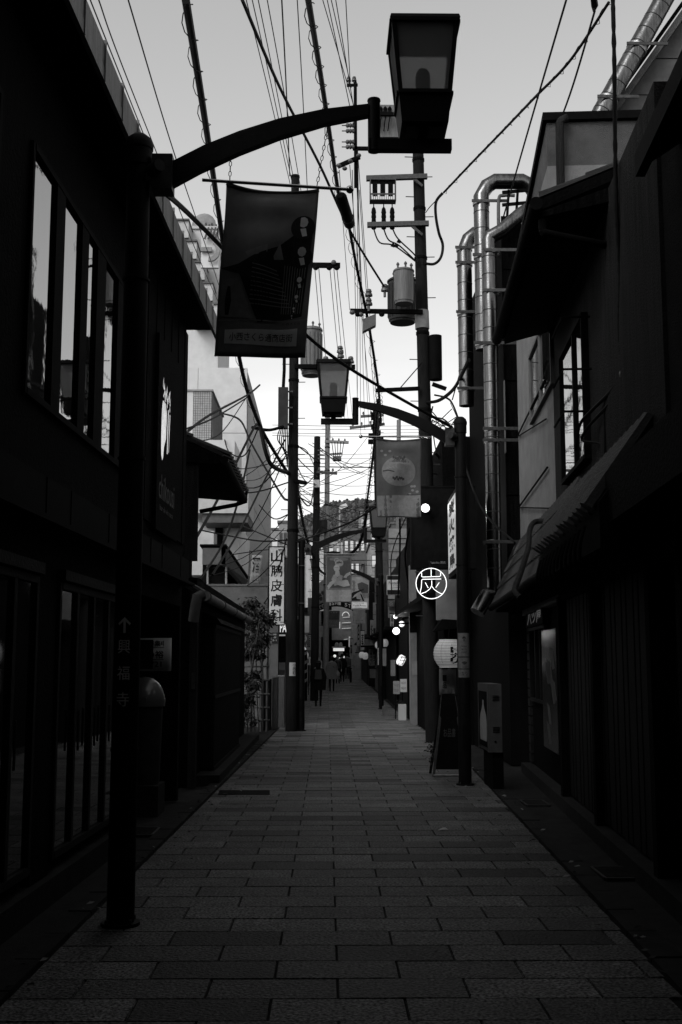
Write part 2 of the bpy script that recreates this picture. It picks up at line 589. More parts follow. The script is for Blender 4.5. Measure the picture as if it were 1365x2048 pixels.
# ------------------------------------------------------------------ left: the dark shop with the upper windows
WL = Wall(-2.15, .03, 1)
A = thing('shop_building', 'dark two storey shop on the left with tall upper windows and metal edged eave', 'building', WL.p(8, 0))
def win_unit(W, u0, u1, z0, z1, mul, parent, dep=.03, gl=M_GLASS, fr=M_DARKMETAL, name='window', w=.045, lab=None, rails=()):
    """A window: the frame is the part, its panes are sub-parts; mul = mullion (from, to) along the wall."""
    f = MB()
    W.box(f, u0, u1, z0 - w, z0, -.08, dep)
    W.box(f, u0, u1, z1, z1 + w, -.08, dep)
    ed = [(u0 - w, u0)] + list(mul) + [(u1, u1 + w)]
    for a, b in ed:
        W.box(f, a, b, z0 - w, z1 + w, -.08, dep - .004)
    for zr in rails:
        W.box(f, u0, u1, zr - w / 2, zr + w / 2, -.07, dep - .01)
    fo = f.build(name, fr, parent, label=lab)
    for (a0, a1), (b0, b1) in zip(ed[:-1], ed[1:]):
        W.bx(a1, b0, z0, z1, dep - .04, dep - .028).build('pane', gl, fo)
    return fo
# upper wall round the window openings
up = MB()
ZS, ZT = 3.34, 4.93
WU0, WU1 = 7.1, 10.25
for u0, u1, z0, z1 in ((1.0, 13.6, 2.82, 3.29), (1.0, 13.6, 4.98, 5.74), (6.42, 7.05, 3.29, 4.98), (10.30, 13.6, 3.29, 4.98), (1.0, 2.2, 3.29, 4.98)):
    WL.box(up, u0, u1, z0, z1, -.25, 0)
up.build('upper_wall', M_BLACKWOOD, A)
def du(px, a=-2.15, b=.03):
    return PW(px, 900, a, b).y
win_unit(WL, WU0, WU1, ZS, ZT, [(du(91), du(109)), (du(146), du(160)), (du(179), du(197)), (du(223), du(235))], A)
win_unit(WL, 2.25, 6.37, ZS, ZT, [(3.2, 3.3), (4.2, 4.3), (5.2, 5.35), (5.9, 6.0)], A)
# vertical boards of the upper wall beyond the windows
k = 0
u = 10.36
while u < 13.5:
    WL.bx(u, u + .225, 3.0, 5.6, .001, .018 + .006 * (k % 2)).build('board', M_BLACKWOOD, A)
    u += .235
    k += 1
# metal panels over the ground floor
u = 1.2
k = 0
while u < 13.4:
    WL.bx(u + .008, u + .607, 2.54, 2.80, -.02, .10 + .004 * (k % 3)).build('canopy_panel', M_DARKMETAL, A)
    u += .615
    k += 1
WL.bx(1.0, 13.6, 2.50, 2.535, -.2, .16).build('canopy_drip', M_DARKMETAL, A)
# ground floor
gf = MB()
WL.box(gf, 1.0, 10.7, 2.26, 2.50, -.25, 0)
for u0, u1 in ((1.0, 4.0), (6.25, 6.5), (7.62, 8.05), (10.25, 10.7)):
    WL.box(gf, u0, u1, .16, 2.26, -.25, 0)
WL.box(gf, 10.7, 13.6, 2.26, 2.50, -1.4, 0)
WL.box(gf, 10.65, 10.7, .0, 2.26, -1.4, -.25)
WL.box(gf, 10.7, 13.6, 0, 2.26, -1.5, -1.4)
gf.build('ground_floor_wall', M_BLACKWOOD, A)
WL.bx(13.6, 13.72, 0, 5.74, -1.6, -.012).build('end_wall', M_STUCCO_B, A)
WL.bx(1.0, 10.7, -.1, .16, -.25, .06).build('plinth', M_KERB, A)
for (u0, u1), lab in (((4.05, 6.2), None), ((6.55, 7.57), None), ((8.1, 10.2), None)):
    n = max(2, int((u1 - u0) / .52))
    mul = [(u0 + (u1 - u0) * i / n - .03, u0 + (u1 - u0) * i / n + .03) for i in range(1, n)]
    d = win_unit(WL, u0 + .05, u1 - .05, .30, 2.12, mul, A, dep=.02, gl=M_SHOPGLASS, fr=M_DARKWOOD, name='glass_door', w=.05)
    WL.bx(u0, u1, 2.18, 2.255, -.1, .05).build('lintel', M_DARKWOOD, d)
    hb = MB()
    for i in range(1, n):
        um = u0 + (u1 - u0) * i / n
        hb.cyl(WL.p(um, .95, .04), WL.p(um, 1.25, .04), .009)
    hb.build('door_handle', M_GALV, d)
# eave: soffit, fascia panels, roof deck
WE = Wall(-1.8, .028, 1)
so = MB()
so.hexa([WL.p(1, 5.70, -.2), WE.p(1, 5.70, -.03), WE.p(13.75, 5.70, -.03), WL.p(13.75, 5.70, -.2),
         WL.p(1, 5.735, -.2), WE.p(1, 5.735, -.03), WE.p(13.75, 5.735, -.03), WL.p(13.75, 5.735, -.2)])
so.build('soffit', M_BLACKWOOD, A)
u = 1.0
k = 0
while u < 13.6:
    f = MB()
    WE.box(f, u + .006, u + .596, 5.685, 5.78, -.03, .004)
    WE.box(f, u + .006, u + .596, 5.786, 5.96, -.03, .0)
    WE.box(f, u - .008, u + .008, 5.68, 5.985, -.02, .014)
    f.build('fascia_panel', M_FASCIA, A)
    u += .60
    k += 1
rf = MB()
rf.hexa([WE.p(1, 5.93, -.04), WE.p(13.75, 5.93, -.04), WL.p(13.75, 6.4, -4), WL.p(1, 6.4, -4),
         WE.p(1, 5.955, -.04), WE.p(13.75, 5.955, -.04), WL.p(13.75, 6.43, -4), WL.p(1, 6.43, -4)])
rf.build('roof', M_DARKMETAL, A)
MB().add([], [])
WL.bx(1.0, 13.6, 0, 5.7, -3.2, -3.0).build('rear_wall', M_BLACKWOOD, A)
# the shop sign painted high on the wall: a bottle drawing over script letters
sg = WL.bx(11.5, 12.85, 2.95, 5.0, .03, .06).build('sign_board', M_BLACKWOOD, A)
art = MB()
def wq(pts, d=.064):
    art.add([WL.p(u_, 3.7 + (z_ - 3.55) * .61, d) for u_, z_ in pts], [tuple(range(len(pts)))])
wq([(11.72, 3.62), (11.78, 3.55), (11.83, 3.62), (11.86, 3.80), (11.98, 4.0), (12.0, 4.45), (11.93, 4.6), (11.75, 4.6), (11.70, 4.4), (11.69, 3.9)])
wq([(12.05, 3.75), (12.09, 3.75), (12.12, 4.55), (12.07, 4.55)])
wq([(12.15, 3.8), (12.17, 3.8), (12.22, 4.5), (12.18, 4.5)])
for i in range(26):
    a, b = 11.7 + .5 * rnd.random(), 4.55 + .33 * rnd.random()
    wq([(a, b), (a + .05, b - .02), (a + .07 * rnd.random() + .02, b + .10 + .05 * rnd.random())])
art.build('bottle_drawing', mat('mirror_cutout', .45, .12, .7, 14, metal=1.0), sg, kind='stuff')
lt = MB()
text(lt, 'chikousi', WL.p(12.1, 3.42, .064), WL.p(1, 0) - WL.p(0, 0), ZU, w=.95, h=.26)
text(lt, 'bar de vin nara', WL.p(12.1, 3.20, .064), WL.p(1, 0) - WL.p(0, 0), ZU, w=.8, h=.055)
lt.build('lettering', M_INK_G, sg, kind='stuff')

# ------------------------------------------------------------------ street lamps and their banners
S0 = P(241, 1850, 7.28).x
def lamp_local():
    """Shapes of the first lamp, seen at 7.28 m, relative to its post (x to the lantern)."""
    D = 7.28
    q = lambda px, py: P(px, py, D) - Vector((S0, 0, 0))
    return q
LQ = lamp_local()
def sx(v, s, X, D, zoff):
    return Vector((X + v.x * s, D + (v.y - 7.28), v.z + zoff))
def curved(mb, x, yv, z0, z1, r, a0=-60, a1=60, n=8):
    ps = []
    for i in range(n + 1):
        a = R(-90 + a0 + (a1 - a0) * i / n)
        ps.append((x + r * math.cos(a), yv + r * math.sin(a)))
    mb.add([(p[0], p[1], z) for p in ps for z in (z0, z1)], [(2 * i, 2 * i + 2, 2 * i + 3, 2 * i + 1) for i in range(n)])
def lamp(X, D, s, label, arm_scale=1.0, zoff=0.0):
    t = thing('street_lamp', label, 'street lamp', (X, D, gz(D)), 'street lamps with lantern arms along the lane')
    g0 = gz(D)
    T = lambda px, py, dy=0.0: sx(Vector((LQ(px, py).x * arm_scale, 7.28 + dy, LQ(px, py).z)), s, X, D, zoff + g0)
    top = LQ(275, 300).z + zoff + g0
    m = MB()
    m.tube([(X, D, g0), (X, D, g0 + .5), (X, D, top - .1)], [.086, .085, .078], 20)
    m.tube([(X, D, top - .12), (X, D, top + .0)], [.088, .088], 20)
    m.build('post', M_POLE, t, True)
    MB().cyl((X, D, g0 - .01), (X, D, g0 + .02), .12, .12, 20).build('base_plate', M_POLE, t)
    MB().lathe((X, D, top), [(.094, 0), (.096, .03), (.08, .075), (.045, .105), (.001, .115)], 20).build('post_cap', M_POLE, t, True)
    for k_ in range(4):
        an = R(45 + 90 * k_)
        MB().cyl((X + .102 * math.cos(an), D + .102 * math.sin(an), g0 + .02), (X + .102 * math.cos(an), D + .102 * math.sin(an), g0 + .045), .011, None, 6).build('anchor_bolt', M_GALV, t)
    ht = MB()
    curved(ht, X, D, g0 + .45, g0 + .78, .0885, -25, 25)
    ht.build('service_hatch', M_DARKMETAL, t)
    for z_ in (1.05, 2.9, 4.1):
        MB().cyl((X, D, g0 + z_), (X, D, g0 + z_ + .018), .0895, None, 20).build('post_band', M_POLE, t, True)
    # bracket with the round camera-like joint
    b = MB()
    a0, a1 = T(306, 385), T(348, 316)
    b.box(min(a0.x, a1.x), max(a0.x, a1.x), D - .07, D + .07, min(a0.z, a1.z), max(a0.z, a1.z))
    b.beam(Vector((X, D, (a0.z + a1.z) / 2)), Vector(((a0.x + a1.x) / 2, D, (a0.z + a1.z) / 2)), .1, .12)
    bo = b.build('arm_bracket', M_GALV, t)
    MB().cyl(Vector((a0.x, D - .07, (a0.z + a1.z) / 2)), Vector((a0.x * .5 + a1.x * .5, D - .16, (a0.z + a1.z) / 2)), .045, .04, 16).build('joint_cover', M_BOX, bo, True)
    lo = [(330, 383), (400, 345), (480, 308), (560, 277), (650, 250), (737, 233)]
    hi = [(737, 212), (650, 222), (560, 241), (480, 266), (410, 294), (347, 326)]
    poly = [T(px, py, -.035) for px, py in lo + hi]
    MB().prism(poly, (0, .07, 0)).build('arm', M_POLE, t)
    br = MB()
    c0, c1 = T(735, 303), T(762, 205)
    br.cyl(((c0.x + c1.x) / 2, D, c0.z), ((c0.x + c1.x) / 2, D, c1.z + .01), .042, .042, 16)
    br.cyl(((c0.x + c1.x) / 2, D, c1.z + .008), ((c0.x + c1.x) / 2, D, c1.z + .02), .046, .044, 16)
    e0, e1 = T(738, 302), T(903, 282)
    br.box(min(e0.x, e1.x), max(e0.x, e1.x), D - .036, D + .036, min(e0.z, e1.z), max(e0.z, e1.z))
    br.build('hanger_frame', M_POLE, t, True)
    cx = T(846, 150).x
    zb, zg, zt = T(846, 264).z, T(846, 210).z, T(846, 66).z
    st = MB()
    st.cyl((cx, D, e1.z - .02), (cx, D, zb + .02), .035, .035, 12)
    st.build('stem', M_POLE, t)
    def ring(h0, h1, z0, z1, mb):
        mb.hexa([(cx - h0, D - h0, z0), (cx + h0, D - h0, z0), (cx + h0, D + h0, z0), (cx - h0, D + h0, z0),
                 (cx - h1, D - h1, z1), (cx + h1, D - h1, z1), (cx + h1, D + h1, z1), (cx - h1, D + h1, z1)])
        return mb
    w0, w1, w2 = .155, .175, .222
    zt -= .02
    lb = ring(w0, w1, zb, zg, MB()).build('lantern_base', M_POLE, t)
    MB().box(cx - .12, cx + .12, D - .12, D + .12, zb - .02, zb).build('base_trim', M_POLE, lb)
    fr = MB()
    for ax, ay in ((-1, -1), (1, -1), (1, 1), (-1, 1)):
        fr.beam((cx + ax * (w1 - .012), D + ay * (w1 - .012), zg), (cx + ax * (w2 - .012), D + ay * (w2 - .012), zt), .03, .03)
    for z_, w_ in ((zg + .008, w1), (zt - .012, w2)):
        for ax in (-1, 1):
            fr.box(cx - w_, cx + w_, D + ax * w_ - .014, D + ax * w_ + .014, z_ - .012, z_ + .012)
            fr.box(cx + ax * w_ - .0145, cx + ax * w_ + .0145, D - w_ + .014, D + w_ - .014, z_ - .0115, z_ + .0115)
    fr.build('lantern_frame', M_POLE, t)
    for ax, ay in ((0, -1), (1, 0), (0, 1), (-1, 0)):
        a, b_ = w1 - .02, w2 - .02
        i0, i1 = w1 - .012, w2 - .012
        if ax == 0:
            qd = [(cx - a, D + ay * i0, zg + .02), (cx + a, D + ay * i0, zg + .02), (cx + b_, D + ay * i1, zt - .024), (cx - b_, D + ay * i1, zt - .024)]
            e = (0, ay * .004, 0)
        else:
            qd = [(cx + ax * i0, D - a, zg + .02), (cx + ax * i0, D + a, zg + .02), (cx + ax * i1, D + b_, zt - .024), (cx + ax * i1, D - b_, zt - .024)]
            e = (ax * .004, 0, 0)
        MB().prism(qd, e).build('pane', M_LANTERN, t)
    tp = ring(w2 + .012, w2 + .004, zt + .002, zt + .028, MB())
    tp.lathe((cx, D, zt + .028), [(.2, 0), (.12, .03), (.02, .05)], 4)
    tp.build('lantern_roof', M_POLE, t)
    MB().tube([(cx, D, zg), (cx, D, zg + .03), (cx, D, zg + .22), (cx, D, zg + .25)], [.03, .05, .05, .03], 12).build('lamp_tube', M_BOX, t, True)
    return t
L1 = lamp(S0, 7.28, 1, 'nearest lamp post on the left with temple direction arrow and big tapered lantern')
L2 = lamp(P(931, 1570, 15.3).x, 15.3, -1, 'lamp post on the right with stickers on it, its arm reaching left', .91, -.18)
L3 = lamp(P(604, 1084, 27.3).x, 27.3, 1, 'lamp post right beside the left utility pole, lantern below the round print banner', .97, -.55)
L4 = lamp(P(762, 1145, 40.0).x, 40.0, -1, 'farther right lamp post, lantern half hidden by the banner of a woman', .87, -.42)

# sign letters on the first post
pl = MB()
pz = lambda y: P(250, y, 7.19).z
cxp = S0 - .003
def arrow(mb, c, h):
    x, yv, z = c
    w = h * .16
    mb.add([(x - w / 2, yv, z - h / 2), (x + w / 2, yv, z - h / 2), (x + w / 2, yv, z + h * .36), (x - w / 2, yv, z + h * .36)], [(0, 1, 2, 3)])
    for s in (-1, 1):
        mb.add([(x, yv - .0005, z + h / 2), (x + s * h * .40, yv - .0005, z + h * .10), (x + s * h * .32, yv - .0005, z - h * .02), (x, yv - .0005, z + h * .30)], [(0, 1, 2, 3)])
arrow(pl, (cxp, 7.188, (pz(1234) + pz(1266)) / 2), pz(1234) - pz(1266))
pl.build('direction_arrow', M_MARK, L1, kind='stuff')
for ch, y0, y1 in (('興', 1279, 1307), ('福', 1332, 1360), ('寺', 1384, 1413)):
    pl = MB()
    text(pl, ch, (cxp, 7.188, (pz(y0) + pz(y1)) / 2), XR, ZU, w=.078, h=pz(y0) - pz(y1), bold=.004)
    pl.build('direction_lettering', M_MARK, L1)
# stickers on the second post
st = MB()
x2, y2 = P(931, 1570, 15.3).x, 15.3
for (a, b) in ((1266, 1313), (1315, 1337), (1339, 1355)):
    m_ = MB()
    curved(m_, x2, y2, P(930, b, 15.2).z, P(930, a, 15.2).z, .0875)
    s_ = m_.build('sticker', mat('sticker_paper', .11, .7, .3, 30), L2)
    k_ = MB()
    zc = (P(930, b, 15.2).z + P(930, a, 15.2).z) / 2
    if a == 1266:
        arrow(k_, (x2, 15.2105, zc + .08), .07)
        for i_, tx_ in enumerate(('NARA', '商店街', 'MAP')):
            text(k_, tx_, (x2, 15.2105, zc - .02 - .04 * i_), XR, ZU, w=.07, h=.022)
    elif a == 1315:
        for rr in (.05, .035, .02):
            n_ = 8
            pts_ = [(x2 + rr_ * math.cos(R(45 + 90 * i / n_)), 15.2105, zc - .03 + rr_ * math.sin(R(45 + 90 * i / n_))) for rr_ in (rr, rr - .008) for i in range(n_ + 1)]
            k_.add(pts_, [(i, i + 1, n_ + 2 + i, n_ + 1 + i) for i in range(n_)])
        text(k_, 'Wi-Fi', (x2, 15.2105, zc - .055), XR, ZU, w=.06, h=.018)
    else:
        text(k_, 'なり', (x2, 15.2105, zc), XR, ZU, w=.075, h=.05)
    k_.build('print', M_INK_D, s_)

def banner(D, tl, tr, bl, br, cloth, label, art, rod, ball_at, chain=None, wave=.012, lamp_o=None):
    a, b, c, d = (P(px, py, D) for px, py in (tl, tr, bl, br))
    t = thing('hanging_banner', label, 'banner', (a + b) / 2, 'banners hung from the lamp arms')
    def S(u, v, off=0.0):           # u to the right, v downwards, 0..1
        p = (a * (1 - u) + b * u) * (1 - v) + (c * (1 - u) + d * u) * v
        w = wave * (math.sin(u * 8 + v * 3.5) * (.4 + 1.1 * v) + 1.9 * math.sin(u * math.pi) * math.exp(-v * 7) * math.sin(v * 30 + 1.2) + .7 * math.sin(v * 9 + 3 * u))
        return p + Vector((.25 * wave * math.sin(v * 5 + 1), w - off, -wave * .9 * math.sin(u * math.pi) * (1 - v) ** 3 - .3 * wave * v * math.sin(u * 9)))
    n, k = 20, 30
    m = MB()
    m.add([S(i / n, j / k) for j in range(k + 1) for i in range(n + 1)],
          [(j * (n + 1) + i, j * (n + 1) + i + 1, (j + 1) * (n + 1) + i + 1, (j + 1) * (n + 1) + i) for j in range(k) for i in range(n)])
    cl = m.build('cloth', cloth, t, True)
    so_ = cl.modifiers.new('thickness', 'SOLIDIFY')
    so_.thickness = .002
    so_.offset = 1
    h = MB()
    h.tube([S(i / 8, .012) for i in range(9)], .012, 8)
    h.build('top_hem', cloth, cl, True)
    r0, r1 = P(*rod[0], D), P(*rod[1], D)
    ro = MB().cyl(r0, r1, .011, .011, 10).build('rod', M_STEELROD, t, True)
    if ball_at is not None:
        e = r1 if ball_at else r0
        MB().ball(e, .027, 14).build('rod_ball', M_STEELROD, ro, True)
    for q in (chain or []):
        p0, p1 = P(*q[0], D), P(*q[1], D)
        n_ = max(3, int((p1 - p0).length / .035))
        ch_ = MB()
        for i in range(n_):
            ca, cb = p0.lerp(p1, i / n_), p0.lerp(p1, (i + 1.15) / n_)
            s_ = Vector((.008, 0, 0)) if i % 2 else Vector((0, .008, 0))
            ch_.tube([ca, ca.lerp(cb, .25) + s_, ca.lerp(cb, .75) + s_, cb, ca.lerp(cb, .75) - s_, ca.lerp(cb, .25) - s_, ca], .0028, 5, False)
        ch_.build('chain', M_GALV, t)
    def fill(mb, pts, off=.003, cell=.12):
        """A printed patch: polygon in cloth coordinates, cut finely so it follows the folds."""
        import bmesh
        bm = bmesh.new()
        vs_ = [bm.verts.new((p[0], p[1], 0)) for p in pts]
        try:
            f0 = bm.faces.new(vs_)
        except ValueError:
            bm.free()
            return
        bmesh.ops.triangulate(bm, faces=[f0])
        for it in range(3):
            le = [e_ for e_ in bm.edges if e_.calc_length() > cell]
            if not le:
                break
            bmesh.ops.subdivide_edges(bm, edges=le, cuts=1)
            bmesh.ops.triangulate(bm, faces=bm.faces[:])
        bm.verts.index_update()
        mb.add([S(v.co.x, v.co.y, off) for v in bm.verts], [tuple(v.index for v in f.verts) for f in bm.faces])
        bm.free()
    def stroke(mb, pts, w, off=.004):
        for p, q in zip(pts[:-1], pts[1:]):
            dx, dy = q[0] - p[0], q[1] - p[1]
            l = math.hypot(dx, dy) or 1
            nx, ny = -dy / l * w / 2, dx / l * w / 2
            fill(mb, [(p[0] + nx, p[1] + ny), (q[0] + nx, q[1] + ny), (q[0] - nx, q[1] - ny), (p[0] - nx, p[1] - ny)], off)
    def words(mb, s, u, v, w, h, off=.005, bold=0):
        vv, ff = glyphs(s, bold)
        x0, x1 = min(p[0] for p in vv), max(p[0] for p in vv)
        y0, y1 = min(p[1] for p in vv), max(p[1] for p in vv)
        mb.add([S(u + ((p[0] - x0) / (x1 - x0) - .5) * w, v - ((p[1] - y0) / (y1 - y0) - .5) * h, off) for p in vv], ff)
    art(cl, fill, stroke, words)
    return t
def circ(u, v, ru, rv, n=24, a0=0, a1=360):
    return [(u + ru * math.cos(R(a0 + (a1 - a0) * i / n)), v + rv * math.sin(R(a0 + (a1 - a0) * i / n))) for i in range(n if a1 - a0 >= 360 else n + 1)]
def art_street(cl, fill, stroke, words):
    d, m_, g_, w_ = MB(), MB(), MB(), MB()
    fill(d, [(.0, .50), (.22, .53), (.45, .80), (.62, .98 * .8), (.93, .76), (.97, .27), (.80, .27), (.62, .36), (.36, .42), (.20, .47)], .0025, .1)
    fill(m_, [(.26, .40), (.5, .355), (.5, .40), (.30, .43)])
    fill(m_, [(.57, .42), (.63, .34), (.68, .43), (.58, .44)])
    fill(m_, [(.02, .74), (.03, .56), (.22, .55), (.40, .78), (.05, .77)])
    for i in range(10):
        stroke(d, [(.34 + .035 * i, .46 + .004 * i), (.42 + .03 * i, .74)], .008, .0045)
        stroke(m_, [(.35, .47 + .025 * i), (.62 + .02 * i, .50 + .022 * i)], .005, .0048)
    for i in range(9):
        stroke(m_, [(.70 + .028 * i, .46), (.70 + .026 * i, .74)], .006, .0048)
    for i, (u_, v_) in enumerate(((.86, .21), (.87, .38), (.87, .54), (.855, .64), (.835, .71), (.82, .755))):
        s_ = (1, .9, .55, .38, .25, .18)[i]
        fill(d, circ(u_, v_ + .03 * s_, .13 * s_, .072 * s_), .005)
        fill(g_, circ(u_ - .0, v_ - .005, .052 * s_, .031 * s_, 9), .0062)
        fill(g_, [(u_ - .03 * s_, v_ + .035 * s_), (u_ + .03 * s_, v_ + .03 * s_), (u_ + .05 * s_, v_ + .075 * s_), (u_ - .0 * s_, v_ + .08 * s_)], .0062)
    fill(d, [(.10, .60), (.13, .60), (.15, .68), (.13, .76), (.09, .76), (.08, .68)], .004)
    fill(m_, [(.0, .79), (1.0, .775), (1.0, .782), (.0, .797)], .003)
    fill(g_, [(.10, .845), (.895, .83), (.895, .935), (.10, .925)], .004)
    words(d, '小西さくら通商店街', .5, .885, .69, .048, .0065, .004)
    words(d, '小西さくら', .82, .80, .2, .014, .005)
    d.build('print_shadow', M_INK_D, cl, kind='stuff')
    m_.build('print_street', mat('print_street_grey', .22, .9, .2, 20, trans=.3), cl, kind='stuff')
    g_.build('print_label', mat('print_label_grey', .8, .9, .1, 20, trans=.55), cl, kind='stuff')
def art_moon(cl, fill, stroke, words):
    g_, d, l = MB(), MB(), MB()
    fill(g_, circ(.5, .42, .38, .19, 32), .003)
    for i in range(7):
        stroke(d, [(.36 + .04 * i, .25 + .01 * (i % 2)), (.40 + .04 * i, .23 + .015 * (i % 3))], .035, .005)
    for i in range(8):
        stroke(d, [(.36 + .035 * i, .50 + .02 * (i % 2)), (.42 + .03 * i, .53 - .015 * (i % 3))], .03, .005)
    stroke(d, [(.14, .42), (.26, .41), (.40, .43)], .014, .005)
    for i in range(12):
        stroke(l, [(.22 + .02 * i, .40 - .006 * i), (.24 + .02 * i, .37 + .01 * (i % 3))], .016, .006)
    for i, (u_, v_) in enumerate(((.12, .16), (.2, .21), (.3, .16), (.92, .67), (.82, .65), (.8, .6), (.76, .70), (.86, .60))):
        fill(l, circ(u_, v_, .035, .016, 7), .004)
    fill(g_, [(.02, .73), (.99, .715), (.99, .985), (.02, .985)], .002)
    words(l, '小西さくら通商店街', .5, .875, .68, .042, .006, .01)
    stroke(d, [(.70, .705), (.98, .71)], .008, .005)
    g_.build('print_moon', mat('print_moon_grey', .26, .9, .2, 20, trans=.3), cl, kind='stuff')
    d.build('print_bird', M_INK_M, cl, kind='stuff')
    l.build('print_flowers', M_INK_L, cl, kind='stuff')
def art_woman(cl, fill, stroke, words):
    d, g_, l = MB(), MB(), MB()
    fill(d, [(.05, .06), (.95, .06), (.95, .70), (.05, .70)], .002)
    fill(g_, circ(.52, .18, .17, .075, 16), .0035)
    fill(g_, circ(.42, .12, .10, .05, 14), .0038)
    fill(l, circ(.42, .29, .12, .07, 16), .0045)
    fill(l, [(.38, .34), (.52, .34), (.56, .44), (.46, .48), (.36, .43)], .0045)
    fill(g_, [(.30, .43), (.38, .42), (.46, .5), (.56, .43), (.66, .45), (.62, .62), (.34, .66), (.22, .52)], .004)
    fill(l, [(.06, .66), (.16, .58), (.38, .52), (.42, .55), (.22, .66), (.10, .74)], .005)
    fill(l, [(.40, .58), (.62, .62), (.84, .61), (.78, .53), (.86, .54), (.94, .65), (.70, .68), (.46, .64)], .005)
    fill(l, [(.68, .48), (.80, .40), (.96, .36), (.96, .42), (.84, .46), (.80, .50)], .005)
    for i in range(5):
        stroke(d, [(.34 + .03 * i, .27), (.36 + .03 * i, .275)], .012, .006)
    fill(g_, [(.02, .74), (.99, .74), (.99, .985), (.02, .985)], .003)
    words(l, 'つなぐ', .42, .87, .36, .05, .006)
    words(l, 'ITE', .68, .87, .16, .03, .006)
    d.build('print_ground', M_INK_M, cl, kind='stuff')
    g_.build('print_robe', M_INK_G, cl, kind='stuff')
    l.build('print_figure', M_INK_L, cl, kind='stuff')
def art_bridge(cl, fill, stroke, words):
    d, g_, w_ = MB(), MB(), MB()
    fill(g_, [(.35, .22), (.6, .17), (.95, .25), (.95, .5), (.6, .5), (.4, .38)], .003)
    fill(d, [(.0, .58), (.05, .5), (.35, .44), (.7, .38), (.7, .41), (.36, .5), (.2, .56), (.04, .68)], .004)
    fill(d, [(.02, .68), (.3, .60), (.32, .68), (.55, .70), (.5, .74), (.04, .74)], .004)
    fill(d, [(.5, .52), (.6, .55), (.76, .75), (.66, .75)], .004)
    for i in range(12):
        stroke(d, [(.06 + .02 * (i % 4), .15 + .03 * i), (.22 + .02 * (i % 3), .14 + .03 * i)], .012, .005)
        stroke(d, [(.62 + .03 * i, .50), (.72 + .03 * i, .66)], .01, .005)
    fill(w_, [(.06, .78), (.9, .78), (.9, .95), (.06, .95)], .004)
    words(d, 'インド料理', .48, .81, .5, .03, .006)
    words(d, 'Ponte Rosso', .48, .88, .7, .05, .006)
    d.build('print_bridge', M_INK_D, cl, kind='stuff')
    g_.build('print_trees', M_INK_M, cl, kind='stuff')
    w_.build('print_label', M_INK_W, cl, kind='stuff')
def art_plain(kind):
    def f(cl, fill, stroke, words):
        g_, d = MB(), MB()
        if kind == 0:
            fill(g_, circ(.45, .22, .36, .17, 20), .003)
            for i in range(6):
                stroke(d, [(.3 + .05 * i, .14 + .03 * (i % 3)), (.4 + .05 * i, .2 + .02 * (i % 2))], .02, .005)
            words(d, 'さくら通', .5, .83, .6, .045, .005)
        else:
            fill(d, [(.06, .05), (.95, .05), (.95, .52), (.06, .52)], .003)
            for i in range(5):
                stroke(g_, [(.1 + .16 * i, .56), (.2 + .15 * i, .68)], .02, .004)
            words(g_, 'つなぐ', .5, .86, .5, .08, .005)
        g_.build('print_patch', M_INK_L, cl, kind='stuff')
        d.build('print_lines', M_INK_M, cl, kind='stuff')
    return f
banner(7.28, (452, 363), (637, 376), (430, 713), (612, 718), M_BANNER[0], 'dark nearest banner printed with an old street, hung from the first lamp arm', art_street,
       ((405, 360), (700, 379)), True, [((462, 312), (460, 362)), ((655, 258), (634, 374))], .024)
banner(15.3, (752, 875), (842, 876), (755, 1034), (843, 1036), M_BANNER[1], 'grey banner printed with a pale round moon, hung from the right lamp arm', art_moon,
       ((722, 873), (862, 874)), False, [((757, 812), (757, 872)), ((838, 838), (838, 873))], .024)
banner(27.3, (652, 1108), (703, 1109), (652, 1205), (704, 1204), M_BANNER[2], 'banner printed with a robed woman, hanging in mid street', art_woman,
       ((638, 1108), (716, 1108)), None, [((657, 1083), (657, 1107)), ((700, 1073), (700, 1107))], .012)
banner(40.0, (702, 1152), (739, 1153), (703, 1219), (738, 1219), M_BANNER[3], 'pale banner printed with a bridge and a small white label, right of the woman banner', art_bridge,
       ((700, 1151), (743, 1152)), None, [((705, 1137), (705, 1150)), ((736, 1146), (736, 1151))], .012)
banner(53.0, (706, 1210), (731, 1210), (707, 1247), (731, 1247), M_BANNER[3], 'small far banner with a pale disc, below the bridge banner', art_plain(0),
       ((703, 1210), (735, 1210)), None, None, .01)
banner(66.0, (656, 1221), (680, 1221), (656, 1256), (679, 1256), M_BANNER[2], 'small far banner with a dark upper half, in front of the covered arcade', art_plain(1),
       ((653, 1221), (683, 1221)), None, None, .01)

# ------------------------------------------------------------------ left: recess with bin, poster, block
def box_thing(name, label, cat, m, x0, x1, y0, y1, z0, z1, group=None):
    return MB().box(x0, x1, y0, y1, z0, z1).build(name, m, None, label=label, cat=cat, group=group)
def sheet(mb, px0, px1, py0, py1, D):
    a, b, c, d = P(px0, py1, D), P(px1, py1, D), P(px1, py0, D), P(px0, py0, D)
    return mb.add([a, b, c, d], [(0, 1, 2, 3)])
D = 13.3
pa, pb = P(280, 1342, D), P(345, 1276, D)
pt = thing('poster', 'curled white recruiting poster with phone number, behind the nearest lamp post', 'poster', ((pa.x + pb.x) / 2, D, pa.z))
m = MB()
n = 12
xl = pa.x - .26
def pyv(i):
    t_ = i / n
    return D - .003 - (.05 * max(0, t_ - .8) ** 1.2 * 5 if t_ > .8 else 0) - .008 * math.sin(t_ * 9)
m.add([(xl + (pb.x - xl) * i / n, pyv(i), z) for i in range(n + 1) for z in (pa.z, pb.z)], [(2 * i, 2 * i + 2, 2 * i + 3, 2 * i + 1) for i in range(n)])
psheet = m.build('poster_sheet', M_POSTERW, pt, True)
psheet.modifiers.new('thickness', 'SOLIDIFY').thickness = .0015
